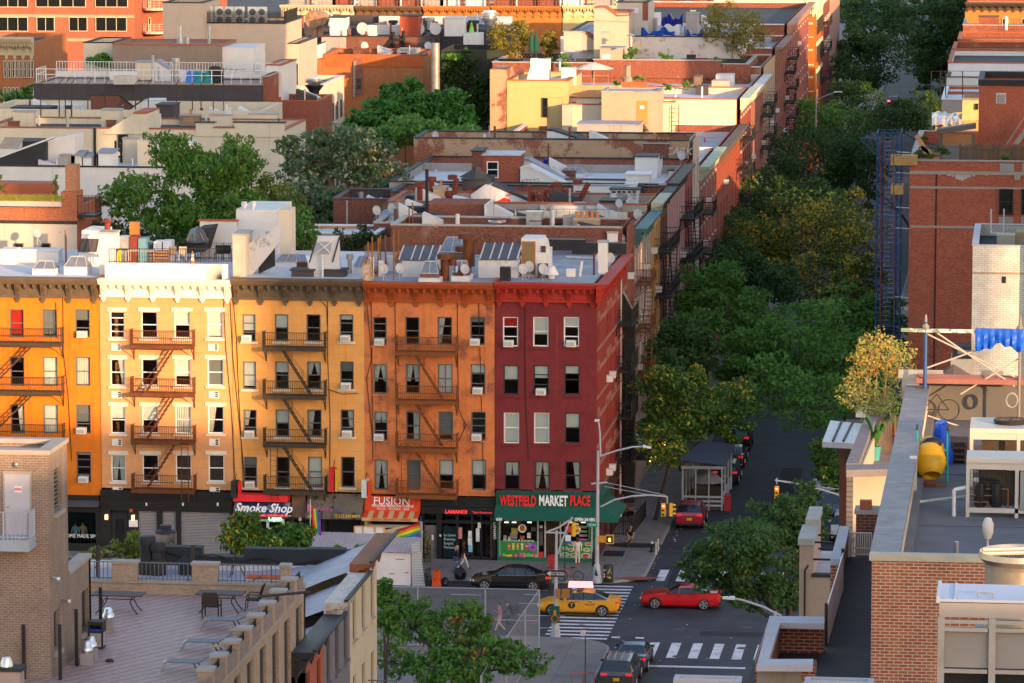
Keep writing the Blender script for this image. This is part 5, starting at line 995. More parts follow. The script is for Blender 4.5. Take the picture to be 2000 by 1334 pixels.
for u0,u1,vt,vb in ((130,162,304,330),(192,222,300,318),(160,178,308,326)): rbox(WW,u0,u1,vt,vb+6,1.6,WALLW,'bulkhead',top=ROOFG,Y=53,slope=.2)
chim(WW,240,268,272,318,CREAM); rbox(WW,268,300,275,295,1,CREAM,Y=56); rbox(WW,300,376,278,300,2,WALLW,Y=57)
for u,vb,vt in ((186,328,250),(191,328,300),(226,320,275),(237,318,280)): pipe(WW,u,vb,vt,.09,BLACKFE)
rlg(WW,[at(92,325,Z=zr(WW)),at(140,325,Z=zr(WW))],1.4,DKFE,.2)
PB=block('brick_house','brick house with roof grass planter, white lower wall and tall brick chimney',-30,150,405,22,8,brick('planter_brick',(.37,.12,.055),(.3,.085,.04),(.42,.3,.22)),roof=ROOFD,cope=None,zb=0,par=.2)
flat(PB,22,-30,150,436,530,M('old_white_wall',(.50,.44,.38),.9,.1,.8,stk=(.33,.2,.13),sa=(.6,.8),blt=(.4,.2,.11),bs=.5,ba=(.62,.66)),'lower_wall',.05,.1); flat(PB,22,-30,150,432,436,BLKC,'band',.1,.14)
rbox(PB,119,150,375,405,2,MATS['planter_brick'],'parapet_wall',Y=22.02); rbox(PB,127,149,322,410,1.1,brick('chimney_brick',(.42,.2,.11),(.36,.15,.08),(.4,.28,.2)),'chimney',Y=22.5,top=None); rbox(PB,-20,100,358,380,2,M('clay_tile',(.33,.1,.055),.85,.1),'roof_hut',Y=28)
flat(PB,22,-30,119,394,402,M('steel_planter',(.42,.36,.34),.5,.08),'planter_trough',.5,.4)
for u in (29,82): wfront(PB,21.95,u,u+17,475,500,'b',blind=.3) 
o_=BX(at(152,424,Y=22).x,22,at(152,424,Y=22).z,at(188,424,Y=22).x,24,at(152,420,Y=22).z).bd('balcony',BLACKFE,PB); p=at(152,420,Y=22.1);q=at(187,420,Y=22.1); rlg(o_,[p,q,q+V((0,1.8,0))],1.35,BLACKFE,.22)
# white facade facing right and brick walls behind the yard trees
xW=-43.0; r=block('white_house','narrow cream white house seen from its windowed flank, behind the yard trees',0,0,0,154,15,CREAM,x0=-62,x1=xW,zt=at(640,163,X=xW).z,roof=ROOFD,cope=WHITEC,par=.4)
sd=Side((xW+.12,0,0),True)
for j in range(3):
    for i in range(5): z=r['zt']-2.2-j*3.4; window(r,sd,155.5+i*2.7,156.5+i*2.7,z-1.8,z,'g',blind=.3,rec=.02)
fan(r,614,188,152,.9,stand=1.1,base=BLACKFE); pipe(r,597,180,176,.5,TIN)
BW=block('brick_house','low red brick house end with terracotta coping, left of the yard trees',528,622,198,128,8,BRK,roof=ROOFG,cope=TERC)
ORW=block('brick_house','long orange brick house wall with darker pier, above the yard trees',628,826,108,186,10,ORBR,roof=ROOFD,cope=TERC); flat(ORW,186,628,826,109,130,M('orange_render',(.42,.105,.03),.85,.15,1,blt=(.2,.06,.03),ba=(.58,.7)),'render_band',.06,.1); flat(ORW,186,692,708,112,185,MATS['redbrick_pier'] if 'redbrick_pier' in MATS else brick('redbrick_pier',(.27,.08,.05),(.2,.06,.04)),'pier',.12,.2); wfront(ORW,185.95,696,707,152,176,'g',blind=.2); TU(at(692,120,Y=185.8),at(692,190,Y=185.8),.12,6).bd('drain_pipe',TIN,ORW)
ORL=block('brick_house','short orange brick house wall left of the long orange wall',585,628,116,184,9,ORBR,roof=ROOFD,cope=TERC); wedge(ORL,[(586,118),(586,100),(627,86),(627,118)],3,WALLW,Y=185,edge=(BLKC,(1,)))
rbox(ORW,775,814,96,110,3,GREYST,'bulkhead'); dish(ORW,712,104,.5); dish(ORW,836,104,.5)
MBK=block('brick_house','brown brick house end with black roof edge and roof stair frame',630,830,72,202,12,BRD,roof=ROOFD,cope=BLKC); flat(MBK,202,628,676,73,110,GREYST,'render_patch',.05,.1); flat(MBK,202,818,850,74,100,DARKW,'render_patch',.06,.1)
b=MB(); 
for u,v0,v1 in ((768,62,104),(788,60,92)): b.tu(at(u,v1,Y=201.6),at(u,v0,Y=201.6),.2,4)
b.tu(at(745,104,Y=201.6),at(768,76,Y=201.6),.2,4); b.tu(at(766,77,Y=201.6),at(790,77,Y=201.6),.2,4); b.bd('stair_frame',BLACKFE,MBK)
UP=block('roof_building','dark roof with white and black walls, a red bulkhead and turbine vents',560,990,56,216,16,DARKW,roof=ROOFD,cope=None,zb=0,par=.2)
rbox(UP,615,740,30,62,.5,DARKW,'parapet_wall',Y=228); rbox(UP,740,830,32,70,.5,WALLW,'parapet_wall',Y=227); rbox(UP,820,868,32,62,.5,WALLW,'parapet_wall',Y=228); rbox(UP,870,1000,32,62,.5,M('pale_blue_wall',(.5,.52,.58),.8),'parapet_wall',Y=229); rbox(UP,644,674,35,70,3,WALLW,top=BLKC); rbox(UP,781,817,32,72,3,M('red_bulkhead',(.32,.06,.03),.8),top=BLKC,ov=.05); rbox(UP,868,904,36,70,3,WALLW,top=WHITEC); wedge(UP,[(690,70),(715,50),(748,44),(748,70)],3,PEEL,Y=219); rbox(UP,555,585,34,60,3,M('red_hut',(.36,.08,.035),.8),top=ROOFD); rbox(UP,905,938,66,90,3,WALLW,Y=206,zb=10)
b=MB()
for u in (612,624): p=at(u,66,Z=zr(UP)); b.tu(p+V((0,0,1.6)),p+V((.1,1.8,1.6)),1.0 if u<620 else .8,14); b.cbox(p+V((0,.8,.4)),(.6,.6,1.6))
b.bd('roof_blower',M('rusty_tin',(.36,.2,.12),.5,.4,2,metal=.4),UP)
for u,vb,vt,q,m in ((768,64,44,.3,BLACKFE),(840,60,38,.3,TIN),(880,66,50,.35,RUSTP),(890,66,48,.35,TIN),(901,66,53,.35,RUSTP),(916,64,48,.35,RUSTP),(925,66,44,.35,BLACKFE),(932,62,25,.12,PIPEW),(763,70,44,.1,RUSTP)): pipe(UP,u,vb,vt,q,m,'drum' if q>.2 else None)
for u in (708,818,850): dish(UP,u,70,.75,face=(.2,-.9,.5))
fan(UP,956,50,20,1.0); CX(at(750,67,Z=zr(UP))+V((0,0,.5)),(4,1.2,1)).bd('roof_duct',WALLW,UP)
p=at(921,82,Y=208); LA((p.x,p.y,p.z-1.0),[(.05,0),(.05,.6),(.45,.7),(.35,1.9),(.06,3.2)],8).bd('folded_parasol',M('parasol_lime',(.25,.55,.1),.8),label='folded lime green parasol on the far white roof',cat='parasol')
p=at(851,165,Y=165); q=at(851,84,Y=165); TU((p.x,165,2),(p.x,165,q.z),.42,12).bd('flue_pipe',M('rusty_flue',(.3,.27,.26),.5,.25,1,metal=.5,blt=(.25,.12,.07)),label='tall grey flue pipe beside the ivy wall',cat='flue',smooth=1)
IVW=block('ivy_house','dark house covered with ivy behind the tall flue pipe',862,985,98,172,9,M('ivy_wall',(.03,.035,.025),.95,.3),roof=ROOFD)
wedge(HH,[(957,255),(957,136),(988,136),(988,255)],2,PEEL,Y=yH-1.2,name='wall') if False else None
# mid: brick house with dark roof terrace left of the ochre chimney; low houses round the yard
MB1=block('brick_house','brick rear house with dark metal roof edge, left of the ochre chimney',651,768,390,44,8,BRD,roof=ROOFD,cope=M('plum_coping',(.09,.05,.055),.6),par=1.2); rbox(MB1,684,796,371,405,.3,DARKW,'screen_wall',Y=50,top=MATS['plum_coping']); rbox(MB1,768,805,384,440,4,DARKW,'bulkhead',Y=45)
for u,vb,vt,q,m in ((678,470,392,.07,TIN),(726,450,397,.28,TIN),(769,420,385,.1,PIPEW)): pipe(MB1,u,vb,vt,q,m,Z=zr(MB1)-1.5 if vb>420 else None)
MB2=block('brick_house','low brick rear house with ivy and pale coping, before the brick box',730,835,437,30,9,BRD,roof=ROOFW,cope=STONEC,par=.2); rbox(MB2,790,830,405,430,3,BLACKW,'bulkhead'); rbox(MB2,806,828,435,446,1,M('grating',(.35,.33,.33),.6),'roof_box',Y=29); dish(MB2,735,432,.35); dish(MB2,764,428,.35); sky_l(MB2,740,790,412,428,kind='ridge',dep=2)
LW=block('brick_house','low brick yard wall house with white coping behind the yellow house',566,735,458,26,6,PEEL,roof=ROOFW,cope=WHITEC,par=.2)
RG1=block('brick_house','brick house wall under white roof, right of the grey-green tree',806,905,352,66,8,PEEL,x1=at(905,352,Y=66).x,roof=ROOFW,cope=None)
RG1b=None
for u,vb,vt in ((870,345,322),(876,345,325),(885,345,320)): pipe(RG1,u,vb,vt,.13,BLACKFE if u!=876 else RUSTP)
pipe(MB2,834,440,330,.12,BLACKFE)
# ---------------------------------------------------------------- unseen blocks and rows added beyond the frame to cast shade
def tower(label,x0,x1,y0,y1,h,mat):
    r=thing('shading_block',label,'building',((x0+x1)/2,(y0+y1)/2,0)); b=BX(x0,y0,0,x1,y1,h).bd('wall',mat,r); g=MB(); k=3.5
    while k<h-3:
        g.box(x0+1,y0-.05,k,x1-1,y0+.1,k+1.6); g.box(x0-.05,y0+1,k,x0+.1,y1-1,k+1.6); g.box(x1-.1,y0+1,k,x1+.05,y1-1,k+1.6); k+=3.3
    g.bd('window_band',MATS['shop_dark_glass'],r); BX(x0+1,y0+1,h,x1-1,y1-1,h+.4).bd('roof',ROOFG,r)
def xs(s,y): return s-.83*y
TW=brick('tower_brick',(.3,.12,.07),(.25,.1,.06),(.3,.25,.2))
tower('long mid-rise block added out of view to shade the lower house fronts',xs(-64,-231),xs(-14.5,-231),-238,-226,52,TW)
tower('lower block added beside the long mid-rise for shade, out of view',xs(-88,-231),xs(-64.2,-231),-238,-226,44,TW)
tower('tall tower added out of view to shade the red corner house',xs(-14.5,-231),xs(21.5,-231),-240,-226,92,BEIGE)
tower('brick block added near the camera for shade, out of view',xs(-150,-255),xs(-115.8,-255),-262,-250,45.9,TW)
tower('taller brick block added beside the near one for shade, out of view',xs(-115.6,-255),xs(-86,-255),-262,-250,50,TW)
tower('tall slab added beside the white glazed house for shade, out of view',27.2,73,-1,11,66,BEIGE)
tower('block added farther up the side street for shade, out of view',49,122,95,103,45,TW)
for k_,(ya_,yb_,h_) in enumerate(((57,77,18.6),(77.1,97,18.0))):  # hidden filler houses, added to keep sun off the left street fronts
    block('row_house','unseen row house added behind the red brick building for shade, %s one'%('nearer' if k_==0 else 'farther'),0,0,0,ya_,yb_-ya_,BRK,x0=18.3,x1=40,zt=h_,roof=ROOFG)
for ya_,yb_,l_ in ((289,420,'nearer'),(421,620,'farther')): block('row_house','long row added beyond the orange far house for shade, %s of two, out of view'%l_,0,0,0,ya_,yb_-ya_,BRK,x0=18.4,x1=50,zt=21.5)  # unseen rows added to shade the trees far up the street
# ---- right side of the street, far to near
for i_,(r_,n_) in enumerate(((A_,9),(BB,10),(CC,7),(DD,9),(EE,10),(FF_,7),(G_,9),(GH,9),(JJ,8),(KK,9),(MID,5),(WW,10),(CR0,12),(CR1,6),(MB1,5),(MB2,5),(UP,10),(MBK,8),(ORW,6),(BW,4),(RG1,5))): clutter(r_,n_,i_+3)
def YD(d): return CAM.y+d
def yx(u): return at(u,300,X=18.3).y
R6=block('far_house','orange far house with dark bracketed cornice at the top right',1897,2060,14,274,14,brick('far_orange_brick',(.50,.17,.04),(.44,.14,.035),(.45,.25,.12)),x0=18.4,roof=ROOFW); cornice(R6,Side((0,274,0)),18.4,R6['x1'],at(1950,4,Y=274).z,at(1950,20,Y=274).z,M('dark_far_cornice',(.07,.05,.035),.7,.2),12,1.2,panels=0)
for u in (1957,1995): wfront(R6,274,u,u+13,36,60,'y',blind=.6)
R5B=block('brick_house','dark red brick house stepped up by a square chimney block, top right',1876,2060,50,yx(1876),16,BRK,x0=18.4,roof=ROOFG,cope=STONEC); rbox(R5B,1912,1950,34,60,3,BRK,'chimney',Y=yx(1876)+.1,top=BRD); rlg(R5B,[at(1950,60,Z=zr(R5B)),at(2010,60,Z=zr(R5B))],1.4,BLACKFE,.3); pipe(R5B,1965,58,32,.2,PIPEW)
R4B=block('brick_house','brick house with two rows of terracotta coping on the right side of the street',1866,2060,78,yx(1866),14,BRK,x0=18.4,roof=ORBR,cope=TERC)
R3B=block('brick_house','brick house with red coping and a low dark wall behind white roofs',1862,2060,97,yx(1860)-12,12,BRK,x0=18.4,roof=DARKW,cope=TERC)
RW3=block('white_roof_house','white walled house with dark asphalt roof, farther of the white roof pair',1857,2060,124,yx(1857)-26,20,WALLW,x0=18.4,roof=ROOFD,cope=TERC)
RW2=block('white_roof_house','white roofed house with fence poles, nearer of the white roof pair',1838,2060,152,yx(1845),22,WALLW,x0=18.4,roof=ROOFW,cope=DARKW)
RW1=block('white_roof_house','grey stucco house end with white roof strips and terracotta ridges',1836,2060,196,yx(1836),18,GREYST,x0=18.4,roof=ROOFW,cope=WHITEC,par=.2)
for v in (160,170,180): p=at(1850,v,Z=zr(RW1)+.2); BX(18.6,p.y-.12,zr(RW1),30,p.y+.12,zr(RW1)+.28).bd('ridge_tile',TERC,RW1)
b=MB()
for u in (1819,1837,1847,1880,1943): p=at(u,192,Y=RW1['y0']+2); b.tu(p,at(u,139,Y=RW1['y0']+2),.05,4)
for v in (139,167): b.tu(at(1819,v,Y=RW1['y0']+2),at(2000,v,Y=RW1['y0']+2),.03,4)
b.bd('wire_fence',M('rust_pole',(.1,.06,.04),.8,.2),RW1)
OC=block('ochre_house','small sunlit ochre brick house with a crumpled tin roof edge',1830,1915,236,yx(1822),10,brick('ochre_brick',(.5,.3,.1),(.42,.24,.08),(.5,.4,.25)),x0=18.5,roof=ROOFW,par=.1); rbox(OC,1880,1912,196,236,3,M('ochre_stucco',(.5,.36,.16),.9,.08),'stair_bulkhead',Y=OC['y0']+1,zb=0); wfront(OC,OC['y0']+1,1904,1911,202,214,'d',blind=0); rbox(OC,1883,1912,184,200,3,DARKW,'tank_base',Y=OC['y0']+4)
r2=random.Random(3); vs=[];b=MB()
for j in range(7):
    for i in range(13): p=at(1820+i*5.2,240-j*5,Y=OC['y0']-.8+j*1.2); vs.append((p.x,p.y,OC['zt']+.15+r2.uniform(-.16,.22)-(.5 if j==0 else 0)))
b.add(vs,[(j*13+i,j*13+i+1,(j+1)*13+i+1,(j+1)*13+i) for j in range(6) for i in range(12)]); b.bd('tin_sheet',M('crumpled_tin',(.5,.47,.45),.4,.2,3,metal=.5),OC)
yR1=at(1777,315,X=18.3).y
RBM=brick('tower_red_brick',(.56,.15,.085),(.45,.115,.065),(.34,.15,.1),w=.3,h=.1,ms=.012,spk=.35)
R1=block('brick_building','large red brick building with a blank wall and fenced roof garden',1777,2060,316,yR1,26,RBM,x0=18.3,roof=M('roof_decking',(.16,.1,.07),.85,.2),cope=M('pale_stone_coping',(.42,.34,.28),.85,.1),par=.9)
y=yR1
b=MB(); p=at(1778,340,Y=y);q=at(2060,336.5,Y=y); b.box(p.x-.06,y-.07,p.z,q.x,y+.02,q.z); 
for v in (367,444): p=at(1778,v+.7,Y=y);q=at(2060,v-.4,Y=y); b.box(p.x,y-.03,p.z,q.x,y+.02,q.z)
b.bd('stone_band',MATS['pale_stone_coping'],R1)
b=MB(); p=at(1826,700,Y=y);q=at(1827.4,339,Y=y); b.box(p.x,y-.02,0,q.x,y+.02,q.z); b.bd('wall_joint',M('joint_brown',(.07,.03,.025),.9),R1)
for u in (1950.5,1994): wfront(R1,y,u,u+29,369,419,'d',blind=.55,bcol=M('amber_shade',(.42,.25,.07),.8,.1)); wfront(R1,y,u,u+29,447,500,'d',blind=.3); flat(R1,y,u,u+29,424,436,GREYST,'ac_sleeve',.04); flat(R1,y,u+2,u+30,320,335,M('concrete_panel',(.36,.34,.33),.8,.1),'parapet_panel',.08)
flat(R1,y,1981,1993,337,352,STONEC,'stone_block',.1)
r2=random.Random(5); b=MB()
for i in range(26): u=r2.gauss(1876,22); l=max(1,10*math.exp(-((u-1876)/14)**2)+r2.uniform(0,3)); p=at(u,341+l,Y=y);q=at(u+r2.uniform(2,6),340.6,Y=y); b.box(p.x,y-.012-.001*i,p.z,q.x,y+.01,q.z)
b.bd('lime_stain',M('lime_white',(.55,.5,.47),.95,.2,3),R1)
PH=block('penthouse','red brick penthouse with a white louvre vent and slanting pipe stair',1912,2060,168,yR1+11,9,RBM,zb=R1['zr']-.1,roof=ROOFD,cope=BLKC,ct=.45); flat(PH,yR1+11,1945,1965,182,202,WALLW,'louvre_frame',.04); b=MB()
for i in range(5): p=at(1947,200-i*3.4,Y=yR1+10.9);q=at(1963,198.4-i*3.4,Y=yR1+10.9); b.box(p.x,yR1+10.9,p.z,q.x,yR1+10.98,q.z)
b.bd('louvre',M('louvre_grey',(.3,.28,.26),.6),PH); b=MB()
for d in (0,.8): b.tu(at(1966,282,Y=yR1+9.5+d),at(2010,215,Y=yR1+9.5+d),.06,4)
b.pr([at(1978,282,Y=yR1+9.6),at(2010,238,Y=yR1+9.6),at(2010,252,Y=yR1+9.6),at(1990,282,Y=yR1+9.6)],(0,.8,0)); b.bd('stair_ramp',GREYST,PH)
FN=thing('timber_fence','weathered grey board fence on the roof of the red brick building','fence',at(1935,315,Y=yR1+3)); b=MB(); p=at(1873,316,Y=yR1+3);q=at(2050,283,Y=yR1+3); n=60
for i in range(n): x=p.x+(q.x-p.x)*i/n; b.box(x,yR1+3,p.z-.2,x+(q.x-p.x)/n-.015,yR1+3.03,q.z+rnd.uniform(-.12,.06))
b.bd('board_panel',WOODF,FN); b=MB()
for i in range(6): x=p.x+(q.x-p.x)*i/5; b.box(x,yR1+2.9,p.z-.2,x+.12,yR1+2.99,q.z+.05)
b.box(p.x,yR1+2.93,q.z-.35,q.x,yR1+2.985,q.z-.25); b.bd('post',WOODF,FN)
PG=thing('pergola','small timber pergola with lattice panel in front of the ochre house','pergola',at(1870,284,Y=yR1+9)); b=MB(); Y_=yR1+9
for u in (1838,1901): p=at(u,290,Y=Y_); b.box(p.x-.1,Y_,p.z-1,p.x+.1,Y_+.2,at(u,262,Y=Y_).z)
p=at(1829,262,Y=Y_);q=at(1906,256,Y=Y_); b.pr([(p.x,Y_-.4,p.z),(q.x,Y_-.4,q.z+.2),(q.x,Y_-.4,q.z+.55),(p.x,Y_-.4,p.z+.35)],(0,1.6,0)); b.bd('frame',M('pergola_grey',(.14,.12,.11),.85,.2),PG); b=MB(); p=at(1840,285,Y=Y_);q=at(1900,264,Y=Y_)
k=p.x-(q.z-p.z)
while k<q.x:
    a=max(k,p.x); za=p.z+(a-k); e=min(k+(q.z-p.z),q.x); ze=p.z+(e-k)
    if ze>za: b.tu((a,Y_+.05,za),(e,Y_+.05,ze),.022,4,caps=0); b.tu((a,Y_+.08,q.z-(za-p.z)),(e,Y_+.08,q.z-(ze-p.z)),.022,4,caps=0)
    k+=.17
b.bd('lattice_panel',M('lattice_tan',(.5,.33,.13),.8),PG)
b=MB(); b.cbox(at(1805,290,Y=yR1+1.5),(.35,.3,2.2),ry=R(-30)); b.cbox(at(1817,298,Y=yR1+1.5),(.3,.3,1.6),ry=R(-60)); b.cbox(at(1827,310,Y=yR1+1.2),(.5,.4,.4)); b.bd('timber_offcuts',WOODN,label='heap of raw timber offcuts beside the rooftop pine',cat='timber')
# white glazed brick house at the avenue corner
R2=block('white_brick_house','white glazed brick house lit by the sun, with small square vents',1900,2060,481,0,13,brick('glazed_white_brick',(.82,.78,.7),(.76,.71,.63),(.5,.42,.33),w=.4,h=.13,ms=.014,spk=0),x1=27.1,roof=BLACKW,cope=M('lav_coping',(.5,.48,.52),.6,.06),par=.7,ct=.06)
flat(R2,0,1956,1965,540,553,IRD,'vent',.02,.03); flat(R2,0,1900,2060,533.6,534.8,M('ledge',(.4,.3,.2),.8),'ledge',.04); flat(R2,0,1917,1960,724,760,GREYST,'window_frame',.05); flat(R2,0,1920,1957,734,760,MATS['shop_dark_glass'],'pane',.07)
rbox(R2,1947,1983,459,478,1.5,CREAM,'bulkhead'); rbox(R2,1983,2010,454,478,2,M('tan_box',(.5,.36,.2),.85),'bulkhead'); b=MB()
for u in (1936,1961): b.tu(at(u,456,Y=5),at(u,408,Y=5),.05,6)
b.tu(at(1936,455,Y=5),at(1961,455,Y=5),.05,4); b.bd('pipe_frame',PIPEW,R2)
R2B=block('stub_house','low cream stub with a black glazed box roof, between brick and white houses',1857,1899,702,-1.5,4,CREAM,roof=ROOFD); rbox(R2B,1860,1897,677,702,2,BLACKW,'roof_box',Y=-1.2); flat(R2B,-1.2,1870,1896,684,691,M('grey_glass',(.2,.21,.24),.2),'pane',.02)
# scaffold stair tower in blue
SC=thing('scaffold_tower','tall blue scaffold stair tower against the red brick building','scaffold',(16.6,yR1+1.5,0)); BLU=M('scaffold_blue',(.008,.055,.17),.5,.2,3); SRED=M('scaffold_rust',(.2,.05,.03),.7,.2,3)
xa_,xb_=at(1713,300,Y=yR1).x,at(1760,300,Y=yR1).x; ztop=at(1740,256,Y=yR1).z; fr=MB();st=MB();rr=MB(); z=0
while z<ztop-.2:
    zt=min(z+2.0,ztop)
    for yy_ in (yR1-.2,yR1+2.6):
        for x in (xa_,xa_+.35,xb_-.35,xb_): fr.tu((x,yy_,z),(x,yy_,zt),.035,5)
        for k in (z+.35,z+1.0,zt-.05): 
            fr.tu((xa_,yy_,k),(xa_+.35,yy_,k),.025,4); fr.tu((xb_-.35,yy_,k),(xb_,yy_,k),.025,4)
        fr.tu((xa_,yy_,zt-.04),(xb_,yy_,zt-.04),.04,4); fr.tu((xa_,yy_,z+.9),(xb_,yy_,z+.9),.022,4)
    for x in (xa_,xb_): fr.tu((x,yR1-.2,z),(x,yR1+2.6,zt),.02,4); fr.tu((x,yR1-.2,zt),(x,yR1+2.6,zt),.025,4)
    x0=xa_+.45 if int(z/2)%2 else xb_-.95
    for k in range(7): st.box(x0,yR1+.1+k*.32,z+k*.29,x0+.55,yR1+.35+k*.32,z+k*.29+.04)
    for q in (x0,x0+.55): st.tu((q,yR1+.1,z),(q,yR1+2.4,z+2.0),.03,4)
    z+=2.0
for x in (xa_+.25,xa_+.6,xb_-.5): rr.path([(x,yR1-.3,0),(x+.12,yR1-.3,ztop*.5),(x-.05,yR1-.3,ztop-.5)],.03,4)
for zz in (ztop-1.5,ztop-3,ztop-5.5,ztop-7,ztop-12,ztop-18): rr.tu((xb_-.4,yR1+.2,zz),(18.3,yR1+.2,zz-.05),.035,4,m=1)
fr.tu((xa_,yR1,ztop-.6),(xa_-1.3,yR1,ztop-.5),.05,4); fr.tu((xa_,yR1,ztop-1.8),(xa_-1.2,yR1,ztop-.6),.04,4)
fr.bd('frame',BLU,SC); st.bd('stair',BLU,SC); rr.bd('tie_pole',[SRED,PIPEW],SC); b=MB()
for v in (313,370): p=at(1748,v,Y=yR1-.2); BX(p.x-.3,yR1-.3,p.z-.35,p.x+1.6 if v<330 else p.x+.6,yR1+1.5,p.z+.3).bd('plank_platform',M('scaffold_plank',(.45,.27,.1),.8,.2,3),SC)
# ---------------------------------------------------------------- roofs nearest the camera on the right
def slab(parent,pts,z,th,mat,name,lat=0):
    P=[at(u,v,Z=z) for u,v in pts]; return PR([(p.x,p.y,z-th) for p in P],(0,0,th)).bd(name,mat,parent)
def px(v,d): return YD(d)
LAVC=M('lavender_stone',(.40,.385,.42),.75,.1,1,stk=(.3,.28,.32),sa=(.6,.8)); GCOP=M('grey_coping_seal',(.185,.175,.19),.6,.22,2.2,blt=(.27,.25,.26),bs=1.2,ba=(.5,.7),bump=.3)
NR=M('near_tar_roof',(.035,.036,.042),.85,.2,.8,bump=.2,grid=None); NGR=M('near_grey_roof',(.135,.132,.145),.8,.15,.9,blt=(.10,.1,.115),bs=.6,ba=(.5,.7),bump=.4)
# brown house with tin roof
F1=thing('brown_house','narrow brown brick house with a grey tin canopy roof at the street edge','building',(19.8,YD(172),0)); y=YD(172); b=MB(); p=at(1640,862,Y=y);q=at(1690,862,Y=y); b.box(p.x,y,0,q.x+2,y+6,p.z); b.bd('wall',M('oxide_brown_brick',(.085,.028,.022),.85,.15,2),F1)
zt=p.z+.05; slab(F1,[(1606,863),(1668,866),(1690,828),(1622,821)],zt+.25,.22,M('lav_tin',(.36,.37,.42),.45,.1,1,metal=.2),'tin_roof'); b=MB()
for f in (.33,.66): a=at(1606+62*f,863,Z=zt+.25);c=at(1622+68*f,823,Z=zt+.25); b.tu(a+V((0,0,.03)),c+V((0,0,.03)),.05,4)
b.bd('seam',BLKC,F1); b=MB(); pp=at(1650,910,Y=y);qq=at(1666,880,Y=y)
for i in range(9): z=pp.z+(qq.z-pp.z)*i/9; b.box(pp.x,y-.03,z,qq.x,y+.02,z+.06)
b.bd('louvre',BLKC,F1); rbox_p=at(1650,840,Y=y+3); CX((rbox_p.x+.9,y+3,rbox_p.z+.75),(.9,.6,.35)).bd('roof_box',M('cream_box',(.5,.45,.38),.7),F1)
# terrace house: coping, wall, floor, fence, plant
d2=150; y2=YD(d2); z2=at(1690,908,Y=y2).z; F2=thing('terrace_house','cream stucco house with grey coped roof terrace and wooden gate','building',(21.5,y2,0))
slab(F2,[(1652,906),(1677,905),(1702,836),(1722,800),(1697,800),(1680,836)],z2,.28,M('slate_coping',(.17,.155,.165),.8,.12,1.5,grid=None),'coping'); slab(F2,[(1653,918),(1750,916),(1750,906),(1653,907)],z2+.01,.25,MATS['slate_coping'],'coping')
p=at(1666,918,Y=y2); q=at(1752,918,Y=y2); b=BX(p.x,y2+.3,0,q.x,y2+.5,z2-.28); b.bd('wall',M('warm_stucco',(.47,.38,.30),.9,.06,1,blt=(.42,.34,.27),bump=.2),F2)
p0=at(1653,918,Y=y2); BX(p0.x,y2+.3,0,p.x,y2+.6,z2-.28).bd('siding',M('grey_siding',(.13,.12,.125),.8,.1,2,grid=(9,.18,.02,.5)),F2)
zf=F2Z=z2-1.15; slab(F2,[(1668,935),(1760,935),(1790,850),(1700,850)],zf,.3,M('terrace_tile',(.2,.17,.165),.85,.15,1),'terrace_floor'); a=at(1677,905,Z=z2);c=at(1722,800,Z=z2); PR([(a.x,a.y,zf),(c.x,c.y,zf),(c.x,c.y,z2-.28),(a.x,a.y,z2-.28)],(.06,0,0)).bd('inner_wall',MATS['warm_stucco'],F2)
FG=thing('timber_fence','sloping weathered board fence with an orange post on the roof terrace','fence',at(1735,885,Z=zf)); yf=at(1735,884,Z=zf).y; b=MB(); x0=at(1700,884,Y=yf).x; n=15
for i in range(n):
    u=1700+i*4.7; x=at(u,884,Y=yf).x; zt=at(u,838-(min(i,9))*2.6,Y=yf).z; b.box(x,yf,zf,x+.075,yf+.03,zt+rnd.uniform(-.03,.03))
b.bd('board_panel',WOODF,FG); p=at(1746,890,Y=yf-.05); BX(p.x,yf-.08,zf,p.x+.06,yf-.005,at(1746,816,Y=yf).z).bd('post',M('orange_post',(.42,.14,.03),.8,.1),FG); CX(at(1747,852,Y=yf-.12),(.16,.04,.04)).bd('latch',BLKC,FG)
p=at(1710,899,Z=zf); PT=thing('potted_plant','banana plant in a turquoise pot on the roof terrace','plant',p); LA(p,[(.14,0),(.2,.5),(.21,.52),(.17,.52),(.15,.4)],14).bd('pot',M('turquoise_pot',(.06,.3,.29),.5,.06),PT,smooth=1); lf=MB(); r2=random.Random(4)
for i in range(11):
    a=r2.uniform(0,6.28); L=r2.uniform(.5,.95); h=r2.uniform(.5,1.5); c=p+V((0,0,.45)); w=.1
    pts=[]
    for k in range(6): f=k/5; pts.append(c+V((math.cos(a)*L*f,math.sin(a)*L*f,h*math.sin(f*2.2)*.9)))
    s=V((-math.sin(a),math.cos(a),0))
    for k in range(5): w0=w*math.sin(pi*(k+.3)/5.6);w1=w*math.sin(pi*min(1,(k+1.3)/5.6)); lf.poly([pts[k]-s*w0,pts[k]+s*w0,pts[k+1]+s*w1,pts[k+1]-s*w1])
lf.bd('leaves',leafmat('banana_leaf',(.05,.16,.03),(.16,.3,.05)),PT); p=at(1694,884,Z=zf); BX(p.x-.14,p.y-.05,p.z,p.x+.14,p.y+.2,p.z+.7).bd('planter_box',CREAM,label='small cream box beside the banana plant',cat='box')
